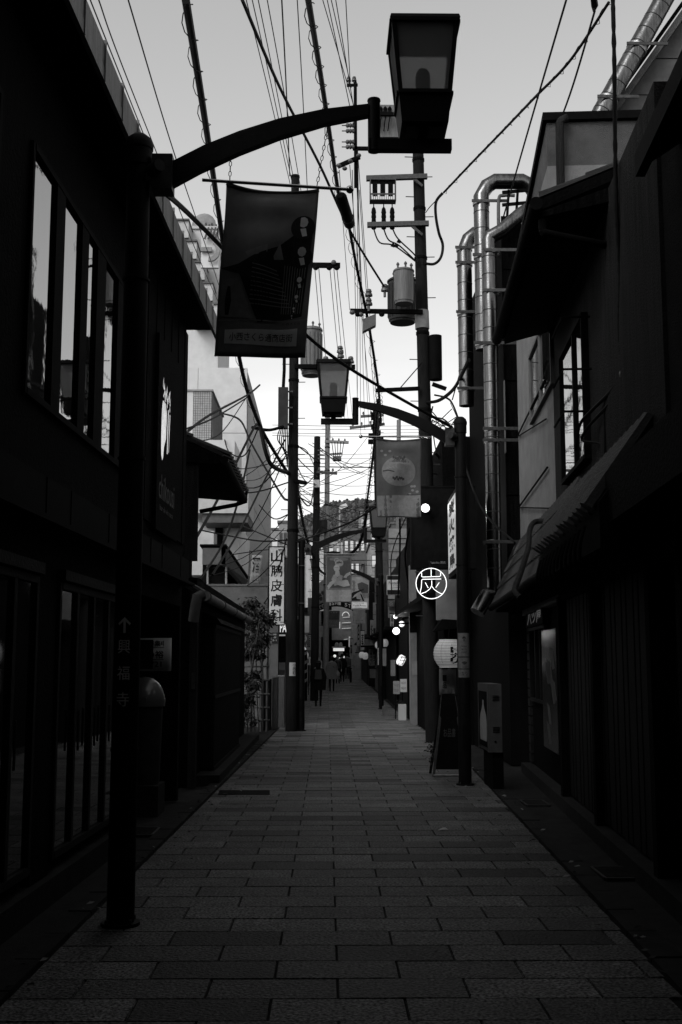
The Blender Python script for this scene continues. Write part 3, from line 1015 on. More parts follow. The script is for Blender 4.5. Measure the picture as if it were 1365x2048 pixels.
MB().box(xl, pb.x - .12, D, D + .012, pa.z + .02, pb.z - .02).build('backing', M_DARKWOOD, pt)
zc = lambda py: P(300, py, D).z
xc = (xl + pb.x) / 2 - .03
for s, y0, y1, w, bd in (('アルバイト募集中', 1281, 1293, .56, .02), ('味わいの裕', 1301, 1317, .50, .02), ('0742-23-7211', 1323, 1334, .56, .02), ('www.ajiwainoyutaka.com', 1336, 1340, .54, 0)):
    t_ = MB()
    text(t_, s, (xc, D - .018, (zc(y0) + zc(y1)) / 2), XR, ZU, w=w, h=zc(y0) - zc(y1), bold=bd)
    t_.build('lettering', M_INK_D, psheet)
for y0 in (1295, 1319):
    MB().box(xc - .29, xc + .27, D - .018, D - .017, zc(y0) - .003, zc(y0) + .003).build('rule_line', M_INK_D, psheet)
b0 = PW(318, 1500, -2.2, 0)
bx, by = P(290, 1400, 12.6).x, 12.6
bin_ = thing('waste_bin', 'domed plastic waste bin standing on a concrete block behind the lamp post', 'bin', (bx, by, 0))
zl = P(290, 1403, 12.6).z
MB().lathe((bx, by, .3), [(.17, 0), (.18, .05), (.20, zl - .3 - .03), (.205, zl - .3)], 20).build('bin_body', M_BOX, bin_, True)
MB().lathe((bx, by, zl), [(.22, -.05), (.225, 0), (.215, .06), (.19, .14), (.15, .2), (.09, .25), (.001, .27)], 24).build('bin_lid', M_PLASTIC, bin_, True)
MB().box(bx - .05, bx + .05, by - .225, by - .19, zl + .01, zl + .05).build('lid_handle', M_PLASTIC, bin_)
box_thing('concrete_block', 'low concrete block carrying the domed bin', 'block', M_KERB, bx - .28, bx + .20, by - .24, by + .26, -.02, .3)

# ------------------------------------------------------------------ left: old timber house with tiled eaves
HX = -1.74
HB = thing('timber_house', 'low dark timber townhouse with slatted bay, tiled eaves and round gutter', 'building', (HX, 19, 0))
MB().box(HX - 3, HX, 15.2, 24.2, 0, 2.72).build('house_wall', M_BLACKWOOD, HB)
MB().box(HX - 3, -2.2, 15.21, 18.5, 2.72, 4.62).build('upper_wall', M_STUCCO_B, HB)
pz0 = P(385, 1580, 15.0)
MB().box(P(378, 1400, 15).x, P(393, 1400, 15).x, 14.98, 15.16, 0, P(385, 1185, 15).z).build('corner_post', M_STUCCO_D, HB)
MB().box(P(372, 1000, 15.1).x, P(396, 1000, 15.1).x, 15.05, 15.19, P(385, 1120, 15).z, 4.52).build('side_wall_strip', M_STUCCO_D, HB)
mb_ = MB().box(P(382, 1450, 14.95).x, P(389, 1450, 14.95).x, 14.94, 14.98, P(385, 1378, 15).z, P(385, 1345, 15).z)
mb_.build('door_bell_panel', M_GALV, HB)
# slatted bay
BX = -1.56
MB().box(HX, BX - .03, 16.0, 20.6, .12, 2.12).build('bay_core', M_BLACKWOOD, HB)
y = 16.05
while y < 20.5:
    MB().box(BX - .03, BX, y, y + .045, .16, 2.08).build('slat', M_DARKWOOD, HB)
    y += .11
for z in (.13, 1.1, 2.08):
    MB().box(BX - .028, BX + .012, 15.98, 20.62, z, z + .05).build('bay_rail', M_DARKWOOD, HB)
for i in range(7):
    MB().box(HX + .0 + .026 * i, HX + .018 + .026 * i, 15.97, 16.0, .16, 2.08).build('slat', M_DARKWOOD, HB)
MB().box(HX - .2, -1.42, 15.4, 24.2, -.05, .12).build('stone_sill', M_KERB, HB)
hood = MB()
hood.prism([(HX, 15.95, 2.14), (BX + .08, 15.95, 2.14), (BX + .02, 15.95, 2.22), (HX, 15.95, 2.30)], (0, 4.8, 0))
hood.build('bay_hood', M_DARKMETAL, HB)
# pent roof: rows of clay tiles over a deck, gutter along the edge
def tiled_slope(parent, fe, ft, y0, y1, pitch=.27, rows=3, r=.085, cap=300):
    """fe(y) eave point, ft(y) top point. Round cover tiles as separate pieces over a deck."""
    dk = MB()
    a, b, c, d = fe(y0), fe(y1), ft(y1), ft(y0)
    e = Vector((0, 0, -.05))
    dk.hexa([a + e, b + e, c + e, d + e, a, b, c, d])
    dk.build('roof_deck', M_ROOF, parent)
    n = int((y1 - y0) / pitch)
    for i in range(n):
        yc = y0 + (i + .5) * (y1 - y0) / n
        A_, B_ = fe(yc), ft(yc)
        dirv = (B_ - A_).normalized()
        nrm = YF.cross(dirv)
        if nrm.z < 0: nrm = -nrm
        for k in range(rows):
            p = A_.lerp(B_, k / rows - (.04 if k == 0 else 0)) + nrm * (.012 + .012 * (rows - k > 1))
            q = A_.lerp(B_, (k + 1.06) / rows)
            rr0, rr1 = r, r * .86
            vs_ = []
            for (pp, rr) in ((p, rr0), (q, rr1)):
                for j in range(5):
                    a_ = math.pi * j / 4
                    vs_.append(pp + YF * rr * math.cos(a_) + nrm * rr * .62 * math.sin(a_))
            MB().add(vs_, [(j, j + 1, j + 6, j + 5) for j in range(4)] + [(0, 4, 3, 2, 1)[::-1]]).build('roof_tile', M_ROOF, parent)
GZ = P(393, 1190, 15).z
tiled_slope(HB, lambda y: Vector((HX + .12, y, GZ - .02)), lambda y: Vector((HX - .45, y, GZ + .38)), 15.0, 24.0, .3, 2, .09)
gm = MB()
gm.cyl((HX + .14, 14.9, GZ - .02), (HX + .14, 23.6, GZ - .02), .065, .065, 14)
gm.build('gutter', M_GREYB, HB, True)
for yy in (15.0, 17.2, 19.4, 21.6, 23.4):
    MB().cyl((HX + .14, yy, GZ - .02), (HX + .14, yy + .12, GZ - .02), .075, .075, 14).build('gutter_joint', M_DGREYB, HB, True)
MB().tube([(HX + .12, 14.9, GZ + .0), (HX + .05, 14.86, GZ - .03), (HX + .02, 14.85, GZ - .2), (HX, 14.88, GZ - .35)], .07, 12).build('gutter_outlet', M_DGREYB, HB, True)
# upper eave
ev0, ev1 = P(445, 905, 15.0), P(490, 985, 18.6)
EX, EZ = ev0.x, ev0.z
tp = P(372, 864, 15.0)
tiled_slope(HB, lambda y: Vector((EX, y, EZ)), lambda y: Vector((EX - 2.2, y, EZ + 1.05)), 15.0, 18.6, .3, 5, .09)
MB().prism([(EX, 15.01, EZ - .06), (EX, 15.01, EZ - .16), (-2.2, 15.01, EZ - .10), (-2.2, 15.01, EZ + .28)], (0, 3.55, 0)).build('eave_soffit', M_BLACKWOOD, HB)
MB().cyl((EX + .03, 14.95, EZ - .11), (EX + .03, 18.65, EZ - .11), .055, .055, 10).build('upper_gutter', M_DARKMETAL, HB, True)
MB().tube([P(492, 985, 18.6), P(492, 1003, 18.6), P(470, 1010, 18.6), P(400, 1023, 18.6)], .035, 8).build('downpipe', M_DARKMETAL, HB, True)

# ------------------------------------------------------------------ left: pale wall, gate pillars, bamboo fence, shrub
D = 29.5
e0, e1 = P(420, 1350, D), P(536, 1172, D)
E_ = thing('rendered_annex', 'pale rendered wall with flat top behind the bamboo fence', 'wall', (e1.x, D, 0))
MB().box(-4.4, e1.x, D, D + 4.5, -.1, e1.z).build('annex_wall', M_PALE, E_)
MB().box(-4.42, e1.x + .03, D - .03, D + 4.55, e1.z, e1.z + .05).build('coping', M_PALE, E_)
x_a, x_b = P(536, 1200, D).x, P(557, 1200, D).x
MB().box(e1.x + .002, x_b, D + .06, D + .3, -.1, P(550, 1172, D).z + .1).build('door_pier', M_PALE, E_)
pz1, pz2 = P(544, 1287, D), P(555, 1265, D)
pq = MB().box(pz1.x, pz2.x, D + .04, D + .058, pz1.z, pz2.z).build('name_plate', M_STUCCO_D, E_)
t_ = MB()
for k in range(3):
    text(t_, ('奈良市', '小西町', '5-1')[k], ((pz1.x + pz2.x) / 2, D + .038, pz2.z - .05 - .075 * k), XR, ZU, w=.10, h=.04)
t_.build('lettering', M_SIGNW, pq)
D = 27.6
for i, (x0, x1, y0, y1, dd, lab) in enumerate(((544, 555, 1356, 1462, 27.5, 'pale square gate pillar at the end of the bamboo fence'), (557, 569, 1353, 1462, 28.6, 'second pale gate pillar beside the utility pole'))):
    a, b = P(x0, y1, dd), P(x1, y0, dd)
    o = thing('gate_pillar', lab, 'pillar', (a.x, dd, 0), 'pale gate pillars')
    MB().box(a.x, b.x, dd, dd + .35, -.05, b.z).build('pillar_shaft', M_STUCCO_M, o)
    MB().box(a.x - .01, b.x + .01, dd - .01, dd + .36, b.z, b.z + .03).build('pillar_cap', M_STUCCO, o)
fn = thing('bamboo_fence', 'open bamboo lattice fence in front of the pale wall', 'fence', P(500, 1460, 27.3))
for i, (px, top) in enumerate(((472, 1325), (486, 1330), (503, 1325), (522, 1322), (534, 1325))):
    a = P(px, 1466, 27.3)
    zt = P(px, top, 27.3).z
    MB().cyl((a.x, 27.3, -.05), (a.x, 27.3, zt), .028, .026, 8).build('fence_post', M_BAMBOO, fn, True)
for py in (1333, 1360, 1388, 1415, 1440):
    a, b = P(466, py, 27.27), P(540, py, 27.27)
    MB().cyl(a, b, .020, .020, 8).build('fence_rail', M_BAMBOO, fn, True)
MB().box(P(520, 1360, 27.4).x, P(544, 1360, 27.4).x, 27.40, 27.45, 0, P(530, 1358, 27.4).z).build('meter_screen', M_DARKWOOD, fn)
def shrub(name, label, cat, stems, clusters, leaf, nleaf, seed):
    rr = random.Random(seed)
    t = thing(name, label, cat, stems[0][0])
    m = MB()
    for s_ in stems:
        m.tube(smooth_path(s_), [.016 * (1 - .7 * i / max(1, (len(s_) - 1) * (6 if len(s_) > 2 else 1))) + .003 for i in range(len(smooth_path(s_)))], 5)
    m.build('stem', M_BARK, t)
    fm_, mi = MB(), []
    for c, rad in clusters:
        for i in range(nleaf):
            d = Vector((rr.gauss(0, 1), rr.gauss(0, 1), rr.gauss(0, .8)))
            d = d.normalized() * rad * rr.random() ** .5
            p = Vector(c) + d
            a = Vector((rr.uniform(-1, 1), rr.uniform(-1, 1), rr.uniform(-1.1, .2))).normalized()
            l = leaf * rr.uniform(.7, 1.3)
            s_ = a.cross(Vector((rr.uniform(-1, 1), rr.uniform(-1, 1), 1))).normalized() * l * .16
            fm_.add([p, p + a * l * .5 + s_, p + a * l, p + a * l * .5 - s_], [(0, 1, 2, 3)])
            mi.append(rr.randrange(3))
    o = fm_.build('foliage', M_LEAF, t, kind='stuff')
    for p_, k in zip(o.data.polygons, mi):
        p_.material_index = k
    return t
rs = random.Random(5)
D = 26.6
stm = []
cl = []
for k in range(7):
    b = P(478 + 8 * k, 1462, D + .1 * k)
    b.z = 0
    tpx, tpy = rs.uniform(480, 532), rs.uniform(1200, 1250)
    tpp = P(tpx, tpy, D + rs.uniform(-.4, .4))
    stm.append([b, b.lerp(tpp, .5) + Vector((rs.uniform(-.1, .1), 0, .1)), tpp])
for px, py, r_ in ((492, 1215, .26), (515, 1222, .28), (484, 1240, .24), (505, 1245, .3), (528, 1238, .24), (520, 1265, .26), (500, 1270, .26), (540, 1240, .16), (515, 1290, .2), (528, 1282, .16), (488, 1290, .18), (498, 1310, .12), (522, 1310, .1), (505, 1205, .16),
                   (490, 1355, .15), (508, 1370, .18), (500, 1395, .18), (486, 1410, .14), (512, 1348, .12)):
    cl.append((P(px, py, D + rs.uniform(-.4, .3)), r_))
shrub('nandina_shrub', 'tall feathery shrub with narrow drooping leaves behind the bamboo fence', 'shrub', stm, cl, .13, 150, 4)
cl = [(P(486 + 10 * k, 1440 + rs.uniform(-12, 8), 26.3), .14) for k in range(3)]
shrub('fern_plant', 'low leafy plant at the foot of the bamboo fence', 'plant', [[P(495, 1462, 26.3), P(495, 1440, 26.3)]], cl, .12, 60, 9)
# clinic sign
D = 27.9
a, b = P(538, 1249, D), P(569, 1094, D)
sg = thing('clinic_sign', 'tall narrow white sign with five black characters beside the left utility pole', 'sign', ((a.x + b.x) / 2, D, a.z))
sf = MB().box(a.x, b.x, D, D + .16, a.z, b.z).build('sign_box', M_SIGNW, sg)
fr = MB()
fr.box(a.x - .02, a.x, D - .012, D + .17, a.z - .02, b.z + .02)
fr.box(b.x, b.x + .02, D - .012, D + .17, a.z - .02, b.z + .02)
fr.box(a.x, b.x, D - .0115, D + .169, b.z, b.z + .02)
fr.box(a.x, b.x, D - .0115, D + .169, a.z - .02, a.z)
fr.build('sign_frame', M_DARKMETAL, sg)
t_ = MB()
vtext(t_, '山脇皮膚科', ((a.x + b.x) / 2, D - .004, (a.z + b.z) / 2), XR, ZU, (b.x - a.x) * .78, (b.z - a.z) * .95, .02)
t_.build('lettering', M_INK_D, sf, kind='stuff')
for zz in (a.z + .3, b.z - .3):
    MB().box(b.x + .02, P(575, 1200, D).x, D + .05, D + .10, zz, zz + .04).build('sign_arm', M_GALV, sg)
# sake flag
D = 31.0
a, b = P(499, 1168, D), P(521, 1110, D)
fl = thing('shop_flag', 'leaning grey cloth flag with one big character, above the pale wall', 'flag', ((a.x + b.x) / 2, D, a.z))
m = MB()
n = 8
m.add([(a.x + (b.x - a.x) * i / 4 + .07 * (k / n), D + .02 * math.sin(i + k * .9), a.z + (b.z - a.z) * k / n) for k in range(n + 1) for i in range(5)],
      [(k * 5 + i, k * 5 + i + 1, k * 5 + i + 6, k * 5 + i + 5) for k in range(n) for i in range(4)])
fo = m.build('flag_cloth', M_GREYB, fl, True)
fo.modifiers.new('thickness', 'SOLIDIFY').thickness = .002
t_ = MB()
text(t_, '酒', ((a.x + b.x) / 2 + .04, D - .035, a.z + (b.z - a.z) * .66), XR, ZU, w=.22, h=.42, bold=.02)
text(t_, '山口', ((a.x + b.x) / 2 + .02, D - .035, a.z + (b.z - a.z) * .2), XR, ZU, w=.2, h=.16)
t_.build('lettering', M_STUCCO_D, fo, kind='stuff')
MB().cyl(P(497, 1172, D + .04), P(500, 1100, D + .04), .012, .012, 8).build('flag_pole', M_GALV, fl)

# ------------------------------------------------------------------ left: white apartment house and the tall white block
D = 33.0
W3 = thing('white_apartment', 'stepped white apartment house with balconies behind the timber house', 'building', (-4, D, 0))
def pbox(parent, name, m, x0, x1, yt, yb, D, dep, D2=None):
    """A block whose camera side spans these photograph pixels at distance D."""
    a, b = P(x0, yb, D), P(x1, yt, D)
    return MB().box(a.x, b.x, D, D + dep, a.z, b.z).build(name, m, parent)
pbox(W3, 'balcony_front', M_WHITE2, 380, 497, 988, 1026, 33, 2.5)
pbox(W3, 'balcony_floor', M_DGREYB, 405, 496, 1027, 1045, 33.1, 2.4)
pbox(W3, 'apartment_wall', M_WHITE, 380, 478, 1046, 1330, 34.5, 5)
pbox(W3, 'window_recess', M_DARKMETAL, 430, 446, 1050, 1120, 34.4, .09)
pbox(W3, 'stair_wall', M_WHITE2, 380, 428, 1062, 1150, 32.4, 1.0)
pbox(W3, 'upper_wall', M_WHITE, 360, 470, 880, 987, 36.0, 3)
cp = thing('carport_roof', 'small flat roofed porch with slanting parapet above the tiled eave', 'porch', P(450, 1140, 30.4))
pbox(cp, 'porch_fascia', M_PALE, 405, 452, 1096, 1129, 30.4, .15)
m = MB()
m.prism([P(452, 1096, 30.4), P(452, 1130, 30.4), P(490, 1172, 33.5), P(497, 1162, 33.5)], (-.12, 0, 0))
m.build('porch_side', M_PALE, cp)
m = MB()
m.prism([P(400, 1092, 30.35), P(453, 1092, 30.35), P(499, 1158, 33.6), P(452, 1158, 33.6)], (0, 0, .05))
m.build('porch_roof', M_DARKMETAL, cp)
pbox(cp, 'porch_glass', M_DARKMETAL, 405, 450, 1130, 1172, 30.7, .05)
for px in (416, 453):
    MB().cyl(P(px, 1172, 30.6), P(px, 1106, 30.6), .03, .03, 8).build('porch_post', M_GREYB, cp)
# tall block
D = 43.0
cx = P(493, 900, D).x
C_ = thing('tall_white_block', 'tall white panelled block with granite street face and glass parapet', 'building', (cx, D, 0))
ztop = P(492, 735, D).z
for i in range(6):
    x1 = cx - 1.9 * i
    for j in range(5):
        z0, z1 = j * (ztop / 5) + .01, (j + 1) * (ztop / 5) - .012
        MB().box(x1 - 1.885, x1 - (.0 if i else .001), D, D + .3, max(0, z0), z1).build('wall_panel', M_WHITE, C_)
MB().box(cx - 11.4, cx - .02, D + .31, D + 19, 0, ztop - .02).build('core', M_GREYB, C_)
# street face: granite pier below, glass parapet above, light bay
zs = P(495, 780, D).z
y1 = 62
for j in range(6):
    for k in range(3):
        ya, yb = D + .31 + k * 6.2, D + .31 + (k + 1) * 6.2 - .03
        MB().box(cx - .02, cx + .03, ya, yb, j * zs / 6 + .015, (j + 1) * zs / 6 - .015).build('granite_slab', M_GRANITE, C_)
for k in range(3):
    ya, yb = D + .31 + k * 6.2, D + .31 + (k + 1) * 6.2 - .1
    MB().box(cx - .3, cx - .25, ya, yb, zs + .05, ztop).build('glass_parapet', mat('parapet_glass', .35, .1, .1, 3), C_)
    MB().box(cx - .31, cx - .22, ya, ya + .08, zs + .0, ztop + .06).build('parapet_post', M_DGREYB, C_)
# upper tower with balconies stepping up and the round sign
D2 = 52.0
T_ = thing('white_tower', 'white tower rising behind the tall block with a big round letter sign on top', 'building', P(400, 800, D2))
pbox(T_, 'tower_wall', M_WHITE, 300, 440, 456, 760, D2, 6)
pbox(T_, 'tower_coping', M_WHITE2, 378, 440, 452, 457, D2 - .1, 6.2)
for k in range(5):
    pbox(T_, 'balcony', M_WHITE2, 330 + 14 * k, 378 + 16 * k, 440 + 42 * k, 475 + 42 * k, D2 - 1.4, 1.38)
    pbox(T_, 'balcony_coping', M_DGREYB, 330 + 14 * k, 379 + 16 * k, 437 + 42 * k, 440 + 42 * k, D2 - 1.5, 1.5)
sg = thing('round_letter_sign', 'big round channel letter on a frame near the tower roof', 'sign', P(425, 500, D2 - 1.9))
pbox(sg, 'sign_panel', M_WHITE, 402, 438, 462, 535, D2 - 1.8, .2)
for k in range(4):
    MB().beam(P(410 + 7 * k, 478, D2 - 2), P(418 + 7 * k, 455, D2 - 2), .08, .08).build('sign_strut', M_GALV, sg)
m = MB()
ring_ = [P(420 + r_ * math.cos(R(a_)), 500 + r_ * 1.1 * math.sin(R(a_)), D2 - 2.0) for r_ in (20, 12) for a_ in range(-60, 101, 16)]
n = len(ring_) // 2
m.add(ring_ + [p + Vector((0, .15, 0)) for p in ring_], [(i, i + 1, n + i + 1, n + i) for i in range(n - 1)] + [(i, i + 2 * n, i + 1 + 2 * n, i + 1) for i in range(n - 1)])
m.build('letter_bowl', M_GREYB, sg)
pbox(sg, 'letter_bar', M_GREYB, 402, 424, 494, 502, D2 - 2.0, .15)
for i, px in enumerate((412, 419, 424, 433)):
    MB().cyl(P(px, 456, D2), P(px, 446 + 3 * (i % 2), D2), .05, .04, 6).build('roof_aerial', M_GALV, T_)
dsh = MB().lathe((0, 0, 0), [(.02, 0), (.3, .05), (.5, .16), (.58, .24)], 16)
c_ = P(408, 448, D2)
dsh.v = [(c_.x + v[0], c_.y + v[2] * .5, c_.z + v[1]) for v in dsh.v]
dsh.build('satellite_dish', M_GREYB, T_, True)
# tiled stair box
D = 37.0
tb_ = thing('tiled_stair_box', 'projecting stair box clad in square tiles on the white building', 'building', P(410, 870, D))
a, b = P(386, 880, D), P(424, 783, D)
MB().box(a.x - .5, b.x, D + .02, D + 4, a.z - 1, b.z).build('box_core', M_DGREYB, tb_)
nx, nz_ = 8, 20
for i in range(nx):
    for k in range(nz_):
        w_, h_ = (b.x - a.x) / nx, (b.z - a.z) / nz_
        MB().box(a.x + i * w_ + .008, a.x + (i + 1) * w_ - .008, D, D + .02, a.z + k * h_ + .006, a.z + (k + 1) * h_ - .006).build('tile', M_TILEWALL, tb_)
MB().box(a.x - .6, a.x - .01, D, D + .019, a.z, b.z).build('plain_strip', M_WHITE, tb_)
MB().box(a.x - .7, b.x + .05, D - .05, D + 4.05, b.z, b.z + .06).build('box_coping', M_GREYB, tb_)
m = MB()
m.prism([P(424, 785, D), P(440, 818, D + 3.5), P(440, 868, D + 3.5), P(424, 880, D)], (.02, 0, 0))
m.build('side_panel', M_DGREYB, tb_)

# ------------------------------------------------------------------ utility poles
def uline(m, a, b, r=.012, sag=0.0, n=10):
    a, b = Vector(a), Vector(b)
    m.tube([a.lerp(b, i / n) - Vector((0, 0, sag * 4 * (i / n) * (1 - i / n))) for i in range(n + 1)], r, 5)
    return m
def pole(name, label, px0, py0, px1, py1, D, r0, r1, m=None, dl=0.0, pegs=True, zb=None):
    b, t = P(px0, py0, D), P(px1, py1, D + dl)
    b.z = gz(D) - .05 if zb is None else zb
    th = thing(name, label, 'utility pole', b, 'utility poles along the lane')
    MB().tube([b, b.lerp(t, .5), t], [r0, (r0 + r1) / 2, r1], 18).build('pole_shaft', m or M_CONC, th, True)
    if pegs:
        L = (t - b).length
        k = 0
        s = 2.6
        while s < L - .5:
            p = b.lerp(t, s / L)
            sgn = 1 if k % 2 else -1
            MB().cyl(p, p + Vector((sgn * (r0 + .14), -.02, 0)), .010, .010, 6).build('step_bolt', M_GALV, th)
            s += .45
            k += 1
        for f in (.35, .5, .62, .74, .82, .9):
            p = b.lerp(t, f)
            MB().cyl(p - Vector((0, 0, .03)), p + Vector((0, 0, .03)), r0 * (1 - f) + r1 * f + .014, None, 16).build('pole_band', M_DARKMETAL, th, True)
    return th, b, t
def insul(parent, p, s=1.0, up=1):
    m = MB().lathe(p, [(.018 * s, -.03 * s), (.018 * s, .05 * s), (.055 * s, .055 * s), (.05 * s, .09 * s), (.03 * s, .10 * s), (.045 * s, .115 * s), (.035 * s, .15 * s), (.012 * s, .16 * s)], 10)
    if up < 0:
        m.v = [(v[0], v[1], 2 * p[2] - v[2]) for v in m.v]
    return m.build('insulator', M_PORC, parent, True)
def trans(parent, x0, x1, y0, y1, D, ribs=True, m=None):
    a, b = P(x0, y1, D), P(x1, y0, D)
    r = (b.x - a.x) / 2
    c = Vector(((a.x + b.x) / 2, D, a.z))
    h = b.z - a.z
    o = MB().lathe(c, [(r * .82, 0), (r * .84, .04), (r * .9, .05), (r * .92, h * .93), (r, h * .94), (r, h * .97), (r * .9, h), (r * .3, h + .03)], 24).build('transformer', m or M_XFMR, parent, True)
    if ribs:
        for k in range(18):
            a_ = 2 * math.pi * k / 18
            p = c + Vector((math.cos(a_), math.sin(a_), 0)) * r * .95
            MB().beam(p + Vector((0, 0, h * .12)), p + Vector((0, 0, h * .88)), .02, .02).build('cooling_rib', m or M_XFMR, o)
    for k in range(3):
        a_ = R(-140 + 60 * k)
        p = c + Vector((math.cos(a_) * r * .75, math.sin(a_) * r * .75, h))
        MB().lathe(p, [(.02, 0), (.02, .06), (.035, .07), (.03, .10), (.008, .13)], 8).build('bushing', M_DGREYB, o)
    return o
def arm(parent, x0, y0, x1, y1, D, w=.075, m=None, n_ins=0, up=1, dy=0.0):
    a, b = P(x0, y0, D), P(x1, y1, D + dy)
    o = MB().beam(a, b, w, w).build('crossarm', m or M_GALV, parent)
    for i in range(n_ins):
        p = a.lerp(b, (i + .35) / max(1, n_ins))
        insul(parent, p + Vector((0, 0, .04 * up)), 1.0, up)
    return a, b
# right pole
P2, b2, t2 = pole('utility_pole', 'thick right utility pole crowded with transformers, switches and cable arms', 867, 1485, 834, 200, 23.4, .155, .115)
D = 23.2
arm(P2, 733, 357, 855, 353, D, .1)
a, b = P(740, 404, D), P(792, 362, D)
sb = MB()
sb.box(a.x, b.x, D - .12, D + .12, b.z - .02, b.z)
sb.box(a.x, b.x, D - .12, D + .12, a.z, a.z + .015)
sb.box(a.x, b.x, D - .119, D - .10, a.z + .12, a.z + .15)
for x_ in (a.x, b.x - .02):
    sb.box(x_, x_ + .02, D - .121, D + .121, a.z, b.z)
sw = sb.build('switch_frame', M_GALV, P2)
for k in range(3):
    x_ = a.x + (b.x - a.x) * (.2 + .3 * k)
    MB().box(x_ - .05, x_ + .05, D - .08, D + .08, a.z + .16, b.z - .03).build('fuse_switch', M_DARKMETAL, sw)
for k in range(12):
    x_ = a.x + (b.x - a.x) * (.05 + .082 * k)
    MB().box(x_ - .006, x_ + .006, D - .118, D - .10, a.z + .016, a.z + .119).build('grille_bar', M_GALV, sw)
arm(P2, 735, 450, 858, 447, D, .1)
for x0, y0 in ((849, 470), (849, 372)):
    MB().beam(P(820, y0 - 22, D), P(845, y0, D), .05, .05).build('brace', M_GALV, P2)
for px in (748, 768, 785):
    z0 = P(px, 446, D)
    MB().lathe(z0, [(.03, 0), (.05, .03), (.045, .1), (.055, .13), (.045, .2), (.055, .23), (.04, .32), (.012, .36), (.012, .42)], 10).build('cable_head', M_DARKMETAL, P2, True)
    MB().ball(P(px, 456, D), .055, 10, .7).build('cable_boot', M_DARKMETAL, P2, True)
cz = MB()
for (x0, y0), (x1, y1), (x2_, y2_) in (((748, 458), (760, 485), (790, 492)), ((768, 458), (778, 480), (800, 492)), ((786, 458), (797, 478), (830, 510))):
    cz.tube(smooth_path([P(x0, y0, D), P(x1, y1, D), P(x2_, y2_, D), P(838, 528, D)]), .016, 6)
cz.build('cable_loop', M_CABLE, P2, True, kind='stuff')
for px, py in ((787, 491), (793, 492), (799, 483)):
    MB().cyl(P(px - 3, py - 2, D), P(px + 3, py + 2, D), .05, .03, 8).build('cable_joint', M_CABLE, P2)
trans(P2, 787, 829, 540, 608, 22.9, False)
trans(P2, 775, 835, 560, 646, 23.9, True, M_BOX)
arm(P2, 701, 622, 846, 624, D, .085, M_DARKMETAL)
for px in (705, 716, 722, 764):
    MB().ball(P(px, 625 + (px % 3) * 2, 23.05), .06, 10, .8).build('spool_insulator', M_PORC if px in (705, 722) else M_DARKMETAL, P2, True)
for px, py in ((738, 600), (770, 590), (738, 618)):
    insul(P2, P(px, py, 23.1), 1.5)
a, b = P(726, 665, D), P(752, 630, D)
MB().hexa([(a.x, D - .1, a.z), (b.x, D - .1, a.z + .14), (b.x, D + .1, a.z + .14), (a.x, D + .1, a.z), (a.x, D - .1, b.z - .12), (b.x, D - .1, b.z), (b.x, D + .1, b.z), (a.x, D + .1, b.z - .12)]).build('splice_box', M_PORC, P2)
a, b = P(831, 658, 23.4), P(859, 622, 23.4)
MB().cyl(Vector(((a.x + b.x) / 2, 23.4, a.z)), Vector(((a.x + b.x) / 2 - .01, 23.4, b.z)), (b.x - a.x) / 2, None, 18).build('number_collar', M_GREYB, P2, True)
a, b = P(859, 760, 23.3), P(884, 672, 23.3)
MB().cyl(Vector(((a.x + b.x) / 2, 23.3, a.z)), Vector(((a.x + b.x) / 2, 23.3, b.z)), (b.x - a.x) / 2, None, 14).build('splice_drum', M_DARKMETAL, P2, True)
arm(P2, 752, 781, 840, 777, D, .075, M_DARKMETAL)
arm(P2, 865, 768, 893, 778, D, .075, M_DARKMETAL)
MB().beam(P(800, 777, D), P(845, 725, D), .02, .02).build('brace', M_DARKMETAL, P2)
# offset arm standing left of the pole
ox = 712
a, b = P(712, 375, 23.3), P(711, 165, 23.3)
MB().beam(a, b, .07, .07).build('offset_arm', M_DARKMETAL, P2)
for y0 in (228, 297):
    MB().beam(P(706, y0, 23.3), P(838, y0 + 1, 23.3), .07, .07).build('offset_bracket', M_DARKMETAL, P2)
for y0 in (251, 262, 284, 294):
    p0 = P(710, y0, 23.25)
    m = MB()
    prof = [(.02, 0), (.05, .02), (.05, .05), (.03, .06), (.05, .08), (.05, .11), (.03, .12), (.05, .14), (.045, .18), (.012, .2), (.012, .28)]
    n = 10
    m.add([p0 + Vector((-h_, r_ * math.cos(2 * math.pi * j / n), r_ * math.sin(2 * math.pi * j / n))) for r_, h_ in prof for j in range(n)],
          [(i * n + j, i * n + (j + 1) % n, (i + 1) * n + (j + 1) % n, (i + 1) * n + j) for i in range(len(prof) - 1) for j in range(n)])
    m.build('strain_insulator', M_PORC, P2, True)
arm(P2, 676, 333, 720, 314, 23.2, .08, M_DARKMETAL)
for px, py in ((678, 331), (690, 337), (701, 322), (718, 311)):
    MB().ball(P(px, py, 23.1), .055, 10, .8).build('spool_insulator', M_PORC, P2, True)
arm(P2, 694, 171, 716, 170, 23.3, .05, M_DARKMETAL, 2)
a, b = P(757, 278, 23.6), P(797, 214, 23.6)
tx = MB().box(a.x, b.x, 23.5, 23.9, a.z, b.z).build('regulator_box', M_XFMR, P2)
for k in range(3):
    p0 = P(762 + 9 * k, 222, 23.45)
    MB().lathe(p0, [(.03, -.1), (.05, -.05), (.03, 0), (.05, .05), (.02, .1)], 8).build('bushing', M_DARKMETAL, tx)
    MB().cyl(P(763 + 9 * k, 228, 23.44), P(760 + 8 * k, 262, 23.44), .012).build('lead', M_DARKMETAL, tx)
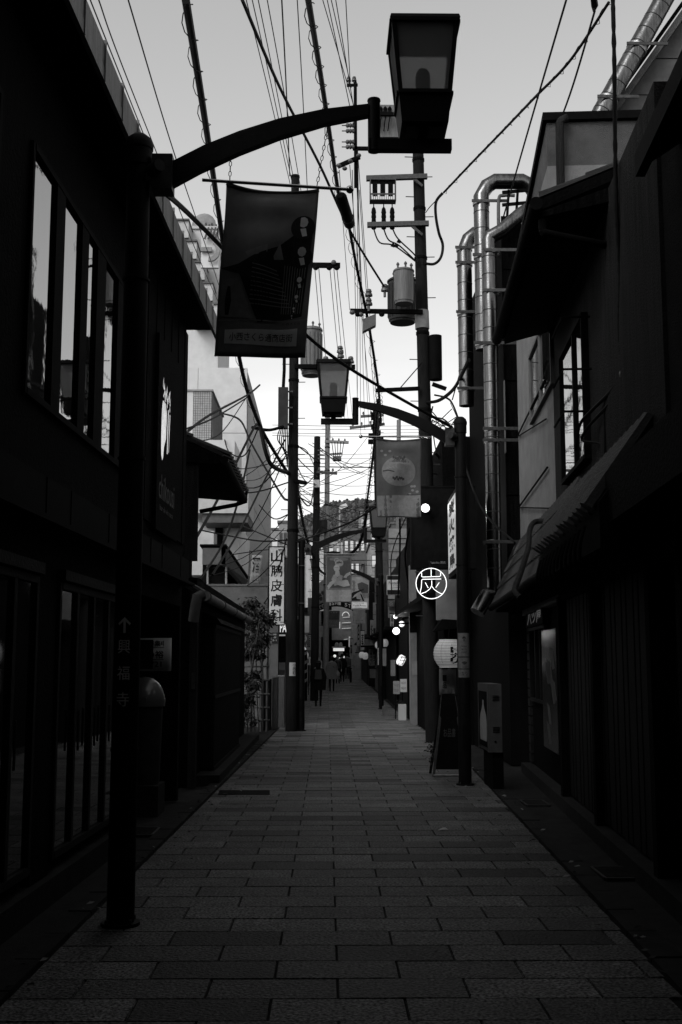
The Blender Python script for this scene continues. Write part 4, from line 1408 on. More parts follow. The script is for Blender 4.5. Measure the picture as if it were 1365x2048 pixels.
# left pole
P1, b1, t1 = pole('utility_pole', 'dark left utility pole beside the tall clinic sign', 583, 1462, 591, 356, 27.2, .145, .10)
MB().cyl(t1, t1 + Vector((0, 0, .06)), .115, .11, 16).build('pole_cap', M_DARKMETAL, P1)
trans(P1, 601, 646, 657, 752, 27.3, True)
arm(P1, 586, 530, 681, 531, 27.1, .11, M_DARKMETAL)
for px in (632, 659, 674):
    MB().ball(P(px, 536, 27.0), .07, 10, .8).build('spool_insulator', M_DARKMETAL, P1, True)
MB().ball(P(668, 525, 27.0), .065, 10).build('spool_insulator', M_PORC, P1, True)
arm(P1, 590, 733, 711, 734, 27.0, .10, M_DARKMETAL)
for px, py, m_ in ((682, 722, 0), (652, 733, 1), (702, 733, 1), (681, 712, 0)):
    insul(P1, P(px, py, 26.95), 1.6)
a, b = P(557, 858, 27.0), P(577, 777, 27.0)
bx_ = MB().box(a.x, b.x, 26.85, 27.05, a.z, b.z).build('cable_cabinet', M_BOX, P1)
for k in range(3):
    MB().box(b.x, P(586, 800, 27).x, 26.93, 26.99, a.z + .1 + .4 * k, a.z + .13 + .4 * k).build('cabinet_bracket', M_GALV, bx_)
MB().tube([P(567, 777, 27), P(569, 740, 27), P(569, 690, 27)], .04, 8).build('conduit', M_DARKMETAL, P1)
m = MB()
for k in range(6):
    m.tube(smooth_path([P(560 + 3 * k, 858, 26.95), P(556 + 4 * k, 880 + 4 * k, 26.9), P(575, 905 + 6 * k, 27)]), .014, 5)
m.build('cable_tail', M_CABLE, P1, True, kind='stuff')
m = MB()
curved(m, b1.x + .0, 27.2, P(590, 1352, 27).z, P(590, 1325, 27).z, .148, -20, 40)
s_ = m.build('address_plate', M_SIGNW, P1)
t_ = MB()
vtext(t_, '小西町', P(589, 1338, 27.04), XR, ZU, .07, .28, .01)
t_.build('lettering', M_INK_D, s_, kind='stuff')
MB().cyl(P(590, 962, 27.0), P(612, 966, 26.8), .06, .05, 10).build('spot_fitting', M_DARKMETAL, P1)
# poles further along
P3, b3, t3 = pole('utility_pole', 'thin dark pole with a white meter box, right of the left utility pole', 629, 1400, 635, 874, 46, .17, .13)
a, b = P(627, 976, 45.8), P(640, 961, 45.8)
MB().box(a.x, b.x, 45.6, 45.8, a.z, b.z).build('meter_box', M_SIGNW, P3)
for k in (901, 917, 910):
    MB().cyl(P(636, k, 45.8), P(650, k + 1, 45.8), .035, .025, 6).build('strain_insulator', M_PORC, P3)
arm(P3, 634, 944, 675, 947, 45.8, .1, None, 3)
P4, b4, t4 = pole('utility_pole', 'pale steel pole with a switch crossarm standing farthest along the lane', 652, 1390, 656, 792, 58, .16, .12, M_POLEPALE)
arm(P4, 650, 883, 698, 885, 57.8, .14, M_GREYB, 4)
arm(P4, 655, 909, 684, 907, 57.8, .1, M_GREYB)
a, b = P(666, 922, 57.8), P(683, 914, 57.8)
MB().box(a.x, b.x, 57.5, 57.9, a.z, b.z).build('switch_box', M_DGREYB, P4)
trans(P4, 638, 655, 1040, 1066, 57.8, True, M_BOX)
for k in range(5):
    pa_, pb_ = P(664 + 6 * k, 884, 57.7), P(668 + 4 * k, 913, 57.7)
    MB().cyl(pa_, pb_, .02).build('lead', M_CABLE, P4)
P5, b5, t5 = pole('utility_pole', 'dark pole behind the round print banner, laden with fittings', 765, 1400, 752, 815, 47, .17, .13)
arm(P5, 700, 856, 770, 848, 46.8, .1, M_DGREYB, 4)
arm(P5, 722, 833, 768, 830, 46.8, .1, M_DGREYB, 3)
for k in range(10):
    p0 = P(752 + rs.uniform(-10, 10), 830 + 6 * k, 46.7)
    MB().box(p0.x - .12, p0.x + .12, 46.5, 46.8, p0.z - .08, p0.z + .08).build('fitting', M_DARKMETAL, P5)
P6, b6, t6 = pole('utility_pole', 'light coloured pole seen above the round print banner', 797, 1400, 798, 840, 62, .15, .12, M_POLEPALE, pegs=False)

# ------------------------------------------------------------------ wires
def wire(pts, r, label, group=None, name='overhead_wire', n=6, k=8, m=None):
    return MB().tube(smooth_path([P(*q) for q in pts], k), r, n).build(name, m or M_CABLE, None, True, label=label, cat='wire', group=group)
def bundle(pts, r, label, ring_r=.045, turns=2.3, rr=.004, name='cable_bundle', drop=.6):
    path = smooth_path([P(*q) for q in pts], 10)
    t = thing(name, label, 'cable', path[0])
    MB().tube(path, r, 8).build('cable', M_CABLE, t, True)
    # hanger coil wound round the cable
    L = [0]
    for a, b in zip(path[:-1], path[1:]):
        L.append(L[-1] + (b - a).length)
    tot = L[-1]
    n = int(tot * turns * 8)
    cp_ = []
    j = 0
    for i in range(n + 1):
        s = tot * i / n
        while j < len(L) - 2 and L[j + 1] < s:
            j += 1
        f = (s - L[j]) / max(1e-6, L[j + 1] - L[j])
        p = path[j].lerp(path[j + 1], f)
        d = (path[j + 1] - path[j]).normalized()
        s1 = d.cross(ZU).normalized()
        u1 = s1.cross(d)
        a = 2 * math.pi * s * turns
        cp_.append(p + s1 * ring_r * math.cos(a) + u1 * (ring_r * math.sin(a) - ring_r * drop))
    MB().tube(cp_, rr, 4).build('hanger_coil', M_CABLE, t, True)
    return t
bundle([(372, 0, 10.5), (408, 225, 13.5), (440, 440, 18), (480, 720, 22.5), (520, 850, 25), (577, 948, 27.1)], .042, 'thickest cable bundle crossing behind the nearest banner to the left pole', .07, 1.2, .006)
bundle([(617, 0, 11), (648, 190, 14.5), (677, 385, 19)], .034, 'coil wound cable bundle running down to the black splice closure', .062, 1.3, .006)
a, b = P(681, 390, 19.1), P(701, 452, 20.6)
cs = thing('splice_closure', 'thick black splice closure hanging on the middle cable bundle', 'cable fitting', a)
MB().tube([a, a.lerp(b, .08), a.lerp(b, .92), b], [.05, .105, .105, .05], 16).build('closure_body', M_DARKMETAL, cs, True)
MB().tube([a.lerp(b, .7), a.lerp(b, .74)], .112, 16).build('closure_band', M_BOX, cs, True)
bundle([(698, 450, 20.6), (715, 540, 22.5), (738, 650, 23.5), (757, 775, 26), (762, 840, 32)], .030, 'cable bundle with loose loops below the splice closure', .085, 1.6, .005)
bundle([(757, 800, 26), (748, 900, 34), (735, 1000, 46), (727, 1060, 60)], .04, 'coiled bundle dropping away along the left edge of the round print banner', .10, 1.1, .008)
wire([(485, 0, 13), (560, 175, 15.5), (640, 330, 18.2), (700, 460, 20.6), (768, 572, 22.6)], .024, 'twisted cable slanting down to the transformers of the right pole')
bundle([(1218, 5, 15), (1140, 122, 16.6), (1070, 195, 18), (1000, 268, 20), (940, 330, 21.6), (888, 385, 22.8)], .022, 'coil wound cable descending from upper right to the right utility pole', .04, 2.0, .005)
wire([(886, 386, 22.8), (873, 403, 22.9), (872, 430, 23), (878, 465, 23.1), (886, 490, 23.2), (882, 515, 23.2), (868, 528, 23.3), (846, 526, 23.3)], .030, 'thick black cable loop bulging right of the right utility pole')
wire([(886, 388, 22.9), (862, 412, 23.1), (852, 425, 23.3)], .010, 'short stay wire from the looped cable to the pole')
wire([(330, 385, 7.35), (375, 425, 8.5), (440, 490, 9.7), (530, 585, 11), (615, 672, 12.3), (690, 730, 13.4), (780, 785, 14.4), (905, 855, 15.25)], .020, 'black cable slung from the nearest lamp post to the second one')
# high voltage lines
for i, (x0, x1, y1) in enumerate(((493, 581, 369), (505, 584, 362), (517, 588, 360), (535, 609, 420), (564, 580, 352), (595, 618, 440))):
    wire([(x0, 0, 17.6), ((x0 + x1) / 2 + 1, y1 * .5, 21.5), (x1, y1, 27.0)], .009 if i not in (4,) else .013, 'thin overhead line running to the top of the left utility pole', 'overhead lines to the left pole')
for i, (x0, x1, y1) in enumerate(((646, 706, 205), (663, 703, 175), (672, 712, 240), (692, 701, 168), (655, 708, 250))):
    wire([(x0, 0, 19.8), ((x0 + x1) / 2, y1 * .5, 21.4), (x1, y1, 23.2)], .009, 'thin overhead line running to the offset arm of the right pole', 'overhead lines to the offset arm')
for i, (x0, y0, x1, y1, D1) in enumerate(((714, 300, 730, 860, 46), (717, 320, 757, 845, 46), (716, 300, 722, 870, 46), (712, 330, 738, 850, 46), (719, 380, 752, 842, 46), (700, 330, 745, 860, 46), (715, 300, 715, 850, 57), (679, 340, 700, 620, 35), (705, 340, 716, 850, 57))):
    wire([(x0, y0, 23.2), ((x0 + x1) / 2 + 1, (y0 + y1) / 2 + 20, 30), (x1, y1, D1)], .008, 'thin line continuing from the offset arm to the far poles', 'lines onward to the far poles')
for i, (x0, x1) in enumerate(((630, 655), (638, 662), (660, 690), (668, 697), (674, 706))):
    wire([(x0, 535, 27.1), ((x0 + x1) / 2, 690, 35), (x1, 840 if i > 1 else 880, 57)], .009, 'thin line continuing from the left pole crossarm to the pale steel pole', 'lines onward from the left pole')
# left thin lines over the shop eave
for i, pts in enumerate(([(181, 0, 16), (300, 300, 24), (370, 480, 34), (436, 640, 42)], [(198, 0, 16), (260, 170, 20), (400, 520, 34), (440, 610, 42)], [(257, 0, 15), (351, 313, 22), (430, 545, 34), (450, 610, 41)])):
    wire(pts, .012, 'slack overhead line above the shop eave, running to the white block', 'lines above the shop eave')
for i, pts in enumerate(([(1133, 0, 12), (1060, 250, 15), (1000, 460, 19), (950, 640, 22), (905, 800, 23)], [(1190, 22, 12), (1140, 190, 14), (1080, 350, 16.5), (1030, 520, 19), (940, 760, 22.5)])):
    wire(pts, .013, ('smooth line from upper right passing the duct bend', 'smooth line hanging below a black clamp at upper right')[i])
m = MB().tube([P(1186, -20, 11.8), P(1190, 12, 12), P(1188, 24, 12)], [.035, .04, .01], 8)
m.build('cable_clamp', M_CABLE, None, True, label='black cable clamp at the top right edge', cat='cable fitting')
# thick lumpy cable hanging at right
path = smooth_path([P(1226, -10, 8.4), P(1229, 120, 8.5), P(1231, 300, 8.7), P(1234, 430, 8.8), P(1241, 560, 8.9), P(1240, 650, 9), P(1246, 745, 9)], 14)
rr_ = [.018 + .004 * math.sin(i * 1.9) * rs.random() for i in range(len(path))]
cb = thing('riser_cable', 'lumpy black taped cable hanging down in front of the right wall', 'cable', path[-1])
MB().tube(path, rr_, 8).build('taped_cable', M_CABLE, cb, True)
MB().ball(P(1246, 748, 9), .03, 10, 1.3).build('cable_end', M_PORC, cb, True)
m = MB()
m.tube(smooth_path([P(1246, 752, 9), P(1215, 790, 9.6), P(1185, 820, 10), P(1160, 850, 10.3), P(1152, 900, 10.5)]), .016, 6)
m.tube(smooth_path([P(1246, 752, 9), P(1225, 800, 9.5), P(1180, 850, 10.1), P(1165, 880, 10.3), P(1205, 890, 10), P(1212, 930, 9.9)]), .014, 6)
m.build('branch_cable', M_CABLE, cb, True, kind='stuff')
# slack cables between the right pole and the duct
for i, pts in enumerate(([(855, 805, 23.3), (880, 800, 22.5), (910, 775, 21), (938, 720, 18.5)], [(858, 835, 23.3), (890, 840, 22.5), (915, 880, 20), (960, 1010, 16.8), (1030, 1085, 15.4)], [(870, 790, 23.3), (900, 800, 22), (918, 840, 20)], [(870, 905, 23.3), (890, 930, 24), (905, 960, 25)], [(845, 800, 23.3), (905, 890, 30), (930, 930, 34)])):
    wire(pts, (.035, .016, .02, .03, .01)[i], ['fat lumpy cable drooping from the right pole to the steel ducts', 'cable sagging from the right pole past the ducts to the tiled roof', 'short cable curving down from the pole to the second lamp post', 'short fat cable behind the round print banner', 'thin cable falling from the right pole behind the second lamp post'][i], 'slack cables by the ducts', 'slack_cable')
# cables left of the left pole
SVC = ['short heavy cable stub bending into the left pole', 'heavy cable bracket line left of the left pole', 'black cable rising steeply from the shop corner to the thick bundle', 'cable rising from the tiled eave up to the white block', 'cable crossing diagonally in front of the white apartment', 'paired service cable from the shop end wall up to the right', 'second thinner service cable from the shop end wall', 'thinnest service cable from the shop end wall', 'cable looping from the stair box down to the left pole', 'short cable hump against the granite face', 'low cable running level above the porch to the left pole', 'low thin cable meeting the left pole below the others', 'lowest limp wire above the sake flag']
for i, (pts, r) in enumerate((([(577, 946, 27.1), (540, 925, 25), (520, 850, 25)], .05), ([(505, 855, 26), (540, 860, 26.5), (575, 850, 27)], .04),
        ([(365, 1122, 17), (430, 1010, 20), (505, 862, 24), (515, 850, 24.5)], .028), ([(400, 1160, 18), (450, 1080, 20.5), (480, 990, 22), (500, 900, 24)], .022),
        ([(425, 1150, 19), (480, 1060, 22), (530, 960, 25), (570, 880, 27)], .022), ([(372, 866, 15.3), (420, 830, 18), (495, 790, 23), (520, 770, 25)], .02),
        ([(372, 858, 15.3), (430, 835, 18), (495, 795, 23)], .014), ([(372, 885, 15.3), (440, 868, 19), (490, 800, 23)], .010),
        ([(440, 826, 36), (480, 840, 34), (505, 890, 32), (560, 985, 29), (575, 1000, 27.4)], .03), ([(450, 880, 36), (460, 905, 35), (490, 910, 34), (520, 850, 33)], .02),
        ([(400, 1060, 30), (450, 1070, 30), (520, 1082, 28.5), (575, 1080, 27.3)], .02), ([(480, 1050, 30), (540, 1075, 28.5), (575, 1090, 27.3)], .016), ([(570, 1100, 27.3), (530, 1100, 29), (460, 1110, 30)], .014))):
    wire(pts, r, SVC[i], 'service cables left of the pole', 'service_cable')
bundle([(592, 950, 27.2), (600, 1010, 34), (615, 1080, 42), (640, 1140, 50), (662, 1150, 54)], .05, 'cable bundle sweeping from the left pole down to mid street', .09, 1.0, .008)
wire([(590, 1085, 27.3), (640, 1068, 25), (700, 1045, 24.5), (750, 1015, 24), (835, 955, 23.4)], .02, 'sagging cable crossing the street from the left pole to the right pole')
wire([(595, 1070, 27.3), (650, 1082, 30), (720, 1030, 35), (760, 1000, 40)], .014, 'thin sagging cable crossing above the third lamp')
bundle([(735, 1010, 40), (728, 1060, 42), (715, 1095, 45), (690, 1115, 50), (700, 1105, 56)], .06, 'coiled bundle curling above the banner of the woman', .10, 1.0, .01)
rs4 = random.Random(31)
for i in range(12):
    x0, y0 = rs4.uniform(566, 578), rs4.uniform(860, 1120)
    x1, y1 = rs4.uniform(400, 520), y0 + rs4.uniform(-60, 150)
    wire([(x0, y0, 27.2), ((x0 + x1) / 2, (y0 + y1) / 2 + rs4.uniform(8, 30), 28.5), (x1, y1, 30.5)], rs4.uniform(.008, .018), 'thin service line in the tangle left of the left utility pole', 'tangle left of the left pole', k=5)
for i in range(8):
    x0, y0 = 590, rs4.uniform(880, 1100)
    wire([(x0, y0, 27.2), (rs4.uniform(600, 625), y0 + rs4.uniform(0, 60), 34), (rs4.uniform(628, 640), y0 + rs4.uniform(-20, 60), 46)], rs4.uniform(.010, .022), 'drooping line from the left pole to the thin dark pole', 'drooping lines to the thin dark pole', k=5)
for i in range(8):
    y0 = rs4.uniform(800, 1000)
    wire([(866, y0, 23.4), (rs4.uniform(840, 930), y0 + rs4.uniform(10, 60), 28), (rs4.uniform(880, 930), y0 + rs4.uniform(-40, 50), 33)], rs4.uniform(.008, .016), 'thin line in the tangle right of the right utility pole', 'tangle right of the right pole', k=5)
for i in range(6):
    x0 = rs4.uniform(800, 845)
    wire([(x0, rs4.uniform(1030, 1050), 30), (x0 + rs4.uniform(-30, 10), rs4.uniform(1090, 1130), 31), (x0 + rs4.uniform(-40, 0), rs4.uniform(1160, 1220), 33)], rs4.uniform(.015, .04), 'dark cable hanging in a clump left of the black sign box', 'clump of cables by the black sign box', k=5)
# far lines across the street
for i, (y0, y1, r) in enumerate(((850, 851, .022), (857, 858, .02), (866, 864, .02), (871, 870, .02), (908, 905, .02), (917, 914, .016), (926, 925, .016), (931, 934, .045), (948, 938, .016), (1120, 1118, .03), (1130, 1128, .02), (1061, 1060, .03), (1146, 1150, .02))):
    wire([(545, y0, 88), (700, (y0 + y1) / 2 + 2, 88), (905, y1, 88)], r, 'far line crossing the sky above the end of the lane', 'far lines across the sky', k=3)
rs2 = random.Random(12)
for i in range(26):
    x0, y0 = rs2.uniform(590, 660), rs2.uniform(880, 1120)
    x1, y1 = rs2.uniform(700, 850), y0 + rs2.uniform(-90, 90)
    wire([(x0, y0, 47), ((x0 + x1) / 2, (y0 + y1) / 2 + 12, 52), (x1, y1, 58)], .014, 'thin drooping line in the tangle between the far poles', 'tangle of far lines', k=4)

# ------------------------------------------------------------------ right: near houses
WR = Wall(1.75, .07, -1)
R1 = thing('corner_house', 'black house at the right edge with deep dark eave', 'building', WR.p(6, 0))
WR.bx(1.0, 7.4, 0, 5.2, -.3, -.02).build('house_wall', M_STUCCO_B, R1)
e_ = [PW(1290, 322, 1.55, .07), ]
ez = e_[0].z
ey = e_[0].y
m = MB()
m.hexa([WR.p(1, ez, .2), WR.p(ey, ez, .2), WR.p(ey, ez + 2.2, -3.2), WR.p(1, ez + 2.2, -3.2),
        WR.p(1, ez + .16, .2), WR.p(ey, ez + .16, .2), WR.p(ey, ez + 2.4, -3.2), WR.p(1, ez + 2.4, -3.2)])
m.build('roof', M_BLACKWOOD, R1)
for k in range(10):
    u = 1.3 + .62 * k
    MB().beam(WR.p(u, ez + .0, .22), WR.p(u, ez + 2.1, -3.0), .06, .08).build('rafter', M_BLACKWOOD, R1)
WR.bx(1.0, ey, ez - .1, ez + .05, .2, .26).build('gutter', M_DARKMETAL, R1)
R2 = thing('stucco_house', 'dark stucco house on the right with bright window and tiled eave', 'building', WR.p(10, 0))
ZB = 3.55
w2a, w2b = PW(1135, 900, 1.75, .07).y, PW(1182, 900, 1.75, .07).y
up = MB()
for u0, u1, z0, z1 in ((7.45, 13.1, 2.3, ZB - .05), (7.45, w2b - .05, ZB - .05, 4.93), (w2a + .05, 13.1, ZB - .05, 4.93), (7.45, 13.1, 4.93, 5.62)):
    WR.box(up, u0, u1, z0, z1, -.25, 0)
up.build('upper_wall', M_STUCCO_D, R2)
win_unit(WR, w2b, w2a, ZB, 4.88, [(w2b + .55, w2b + .62)], R2, dep=.07, fr=M_DARKMETAL)
gr = MB()
for zz in (3.9, 4.3, 4.8):
    gr.tube([WR.p(w2b - .3, zz, .02), WR.p(w2b - .3, zz, .28), WR.p(w2b + .4, zz, .28)], .012, 6)
gr.build('wall_bracket', M_DARKMETAL, R2)
# roof of the stucco house: near gable verge and eave with gutter
va, vb, vc = P(1080, 398, 9.3), P(1005, 662, 12.9), P(1290, 312, 9.3)
RZ = va.z
m = MB()
dirr = Vector((vc.x - va.x, 0, vc.z - va.z)).normalized()
far_ = vb
q0, q1 = va, va + dirr * 3.6
q3, q2 = vb, vb + dirr * 3.6
dn = Vector((0, 0, -.10))
m.hexa([q0 + dn, q3 + dn, q2 + dn, q1 + dn, q0, q3, q2, q1])
m.build('roof_deck', M_BLACKWOOD, R2)
n = 12
for i in range(n):
    for k in range(8):
        p0 = q0.lerp(q3, (i + .5) / n) + dirr * (3.6 * k / 8) + Vector((0, 0, .03))
        p1 = p0 + dirr * .47
        hw = (q3 - q0).normalized() * .12
        MB().hexa([p0 - hw, p0 + hw, p1 + hw, p1 - hw, p0 - hw * .6 + Vector((0, 0, .07)), p0 + hw * .6 + Vector((0, 0, .07)), p1 + hw * .6 + Vector((0, 0, .05)), p1 - hw * .6 + Vector((0, 0, .05))]).build('roof_tile', M_ROOF, R2)
so_ = MB().hexa([q0 + Vector((0.02, 0, -.16)), q3 + Vector((.02, 0, -.16)), WR.p(13.05, RZ - .02, -.1), WR.p(9.25, RZ - .02, -.1),
                 q0 + Vector((0.02, 0, -.11)), q3 + Vector((.02, 0, -.11)), WR.p(13.05, RZ + .12, -.1), WR.p(9.25, RZ + .12, -.1)])
so_.build('soffit', M_BLACKWOOD, R2)
MB().tube([q0 + Vector((-.05, -.1, -.08)), q3 + Vector((-.05, .1, -.08))], .06, 10).build('gutter', M_DARKMETAL, R2, True)
MB().tube(smooth_path([P(1085, 440, 9.3), P(1087, 462, 9.3), P(1100, 468, 9.3), P(1200, 488, 9.4), P(1214, 496, 9.6), P(1216, 560, 9.75), P(1216, 940, 9.75)], 5), .035, 10).build('downpipe', M_DARKMETAL, R2, True)
# gable wall above the eave line between the houses
m = MB()
m.prism([WR.p(9.32, 5.62, -.02), WR.p(9.32, RZ + .05, -.02), WR.p(9.32, RZ + 1.1, -3.2), WR.p(9.32, 4.0, -3.2)], (0, .2, 0))
m.build('gable_wall', M_STUCCO_D, R2)
# low tiled pent roof over the shop fronts
zE, zT = 2.50, 3.40
def fe(y): return WR.p(y, zE, .38)
def ft(y): return WR.p(y, zT, .03)
PR = thing('pent_roof', 'long sloping roof of dark clay tiles over the right shop fronts', 'roof', fe(11))
tiled_slope(PR, fe, ft, 11.0, 17.8, .20, 4, .06)
MB().tube([fe(10.8) + Vector((-.05, 0, -.05)), fe(17.8) + Vector((-.05, 0, -.05))], .05, 10).build('gutter', M_DARKMETAL, PR, True)
MB().hexa([WR.p(11, zE - .12, .36), WR.p(17.8, zE - .12, .36), WR.p(17.8, zE - .12, 0), WR.p(11, zE - .12, 0), WR.p(11, zE - .08, .36), WR.p(17.8, zE - .08, .36), WR.p(17.8, zE - .08, 0), WR.p(11, zE - .08, 0)]).build('soffit', M_BLACKWOOD, PR)
MB().tube(smooth_path([P(1093, 1042, 13.4), P(1070, 1044, 13.4), P(1060, 1060, 13.2), P(1057, 1095, 12.9), P(1040, 1150, 12.3), P(1030, 1180, 12), P(1040, 1195, 11.9)], 5), .032, 8).build('drain_pipe', M_STUCCO_D, PR, True)
R0 = thing('pent_roof', 'nearer black canopy over the shop front at the right edge', 'roof', WR.p(5, 2.6))
m = MB()
m.hexa([WR.p(2, 2.55, .36), WR.p(7.9, 2.55, .36), WR.p(7.9, 2.55, -.02), WR.p(2, 2.55, -.02), WR.p(2, 2.92, .35), WR.p(7.9, 2.92, .35), WR.p(7.9, 3.02, -.02), WR.p(2, 3.02, -.02)])
m.build('canopy_deck', M_BLACKWOOD, R0)
m = MB()
m.hexa([WR.p(7.7, 2.38, .42), WR.p(11.2, 2.40, .44), WR.p(11.2, 2.40, .0), WR.p(7.7, 2.38, .0), WR.p(7.7, 2.70, .42), WR.p(11.2, 2.62, .44), WR.p(11.2, 3.44, -.02), WR.p(7.7, 3.25, -.02)])
m.build('canopy_hood', M_BLACKWOOD, R0)
for i in range(15):
    yy = 7.9 + .225 * i
    MB().tube([WR.p(yy, 2.66 + rs.uniform(-.03, .02), .45), WR.p(yy, 3.33, .0)], [.07 + rs.uniform(0, .025), .065], 8).build('ridge_tile', M_ROOF, R0, True)
for i in range(12):
    a = WR.p(8.1 + .25 * i, 2.50, .46)
    MB().tube(smooth_path([a + Vector((0, 0, .08)), a + Vector((-.03, .03, -.05)), a + Vector((-.02, .10, -.10 - .1 * rs.random()))]), .012, 5).build('loose_cable', M_CABLE, R0, True)
# ground floor shop front of the two houses
SF = thing('timber_shop', 'black timber shop front under the tiled pent roof', 'shop front', WR.p(10, 0))
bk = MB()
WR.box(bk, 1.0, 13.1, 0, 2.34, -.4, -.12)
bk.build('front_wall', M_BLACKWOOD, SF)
u = 8.2
k = 0
while u < 13.0:
    WR.bx(u, u + .155, .15, 2.3, -.119, -.06 + .006 * (k % 3)).build('front_board', M_DARKWOOD, SF)
    u += .17
    k += 1
for u in (2.5, 4.2, 6.0, 7.2, 8.15, 10.7, 13.0):
    WR.bx(u - .07, u + .07, 0, 2.34, -.11, .03).build('front_post', M_BLACKWOOD, SF)
for u0, u1 in ((4.4, 5.8), (6.2, 7.05)):
    win_unit(WR, u0, u1, .4, 2.1, [((u0 + u1) / 2 - .03, (u0 + u1) / 2 + .03)], SF, dep=-.02, gl=M_SHOPGLASS, fr=M_DARKWOOD, name='glass_door')
WR.bx(1.0, 17.3, -.1, .12, -.4, .06).build('plinth', M_KERB, SF)
# poster with plastic cover beside the post
a, b = PW(1088, 1532, 1.72, .07), PW(1110, 1250, 1.72, .07)
ps = thing('shop_poster', 'tall narrow poster in a shiny cover on the black shop front', 'poster', a)
u0, u1 = min(a.y, b.y), max(a.y, b.y)
pf = WR.bx(u0, u1, .55, 2.0, .01, .022).build('poster_board', mat('poster_ground', .014, .25, .9, 5), ps)
m = MB()
for k in range(9):
    ua, ub = u0 + (u1 - u0) * rs.random() * .6, 0
    za = .6 + rs.random() * 1.2
    m.add([WR.p(ua, za, .024), WR.p(ua + (u1 - u0) * .15, za - .02, .024), WR.p(ua + (u1 - u0) * .3, za + .25, .024), WR.p(ua + (u1 - u0) * .1, za + .2, .024)], [(0, 1, 2, 3)])
m.build('print', M_INK_M, pf, kind='stuff')
# air conditioner vents, lamp hood near the pent roof
a = P(1205, 1100, 9.0)
hd = thing('wall_lamp', 'grey hooded wall lamp under the near end of the tiled pent roof', 'lamp', a)
MB().tube([a + Vector((0, 0, .16)), a + Vector((0, 0, .10)), a + Vector((0, 0, -.02))], [.06, .10, .13], 16).build('hood', M_DGREYB, hd, True)
MB().tube([a + Vector((0, 0, .15)), a + Vector((.1, 0, .25)), WR.p(9.0, a.z + .25, 0)], .015, 6).build('lamp_arm', M_DARKMETAL, hd)

# ------------------------------------------------------------------ right: flat roofed stucco block behind
R3 = thing('stucco_block', 'grey stucco block with flat parapet and upper windows, right of the ducts', 'building', WR.p(15, 0))
ZP = 7.58
w1a, w1b = PW(1066, 800, 1.75, .07).y, PW(1110, 800, 1.75, .07).y
zb1, zt1 = 4.85, 5.78
up = MB()
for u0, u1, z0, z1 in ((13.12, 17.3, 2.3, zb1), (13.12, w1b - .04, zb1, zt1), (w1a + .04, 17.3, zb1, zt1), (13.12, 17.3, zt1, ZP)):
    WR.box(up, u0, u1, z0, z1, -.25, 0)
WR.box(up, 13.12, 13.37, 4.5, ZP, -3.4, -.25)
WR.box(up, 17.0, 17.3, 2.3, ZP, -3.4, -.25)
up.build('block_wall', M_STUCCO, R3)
ZN = PW(1122, 243, 1.75, .07)
ZN = P(1124, 243, 13.1).z
m = MB()
m.hexa([WR.p(13.12, ZP, -.001), WR.p(17.3, ZP - .02, -.001), WR.p(17.3, ZP - .02, -3.4), WR.p(13.12, ZP, -3.4), WR.p(13.12, ZN, -.001), WR.p(17.3, ZP, -.001), WR.p(17.3, ZP, -3.4), WR.p(13.12, ZN, -3.4)])
m.build('sloping_parapet', M_STUCCO_M, R3)
m = MB()
m.hexa([WR.p(13.06, ZN, .05), WR.p(17.35, ZP, .05), WR.p(17.35, ZP, -3.5), WR.p(13.06, ZN, -3.5), WR.p(13.06, ZN + .1, .05), WR.p(17.35, ZP + .1, .05), WR.p(17.35, ZP + .1, -3.5), WR.p(13.06, ZN + .1, -3.5)])
m.build('parapet_cap', M_DARKMETAL, R3)
win_unit(WR, w1b, w1a, zb1 + .03, zt1 - .03, [((w1a + w1b) / 2 - .04, (w1a + w1b) / 2 + .02)], R3, dep=.05, fr=M_DGREYB)
br = MB()
for zz in (5.05, 3.95):
    p0, p1 = WR.p(13.6, zz, .03), WR.p(17.2, zz, .03)
    br.tube([p0, p1], .014, 6)
    br.tube([WR.p(13.6, zz - .5, .03), p1], .010, 6)
br.build('wall_bracket', M_DARKMETAL, R3)
MB().tube(smooth_path([P(1135, 236, 13.0), P(1122, 243, 13.0), P(1120, 262, 13.0), P(1122, 380, 13.0)], 4), .05, 10).build('downpipe', M_STUCCO_D, R3, True)
# lower shop front under it
LF = thing('narrow_shop', 'narrow shop front with small lit sign beneath the grey stucco block', 'shop front', WR.p(15, 0))
WR.bx(13.12, 17.3, 0, 2.32, -.4, -.1).build('front_wall', M_BLACKWOOD, LF)
for k in range(16):
    WR.bx(17.0, 17.28, .15 + .135 * k, .15 + .135 * k + .115, -.1, -.06).build('brick', M_STUCCO_D, LF)
win_unit(WR, 14.9, 16.7, 1.1, 2.05, [(15.4, 15.46), (15.95, 16.03)], LF, dep=-.03, gl=M_SHOPGLASS, fr=M_DARKWOOD, name='window')
ls = WR.bx(14.7, 16.8, 2.1, 2.32, -.09, .0).build('lit_sign', M_DARKMETAL, LF)
t_ = MB()
text(t_, '八ツ屋', WR.p(15.7, 2.21, .004), WR.p(0, 0) - WR.p(1, 0), ZU, w=1.7, h=.16, bold=.02)
t_.build('lettering', mat('dim_lit_letters', .3, .5, .5, 9, emit=.02), ls, kind='stuff')
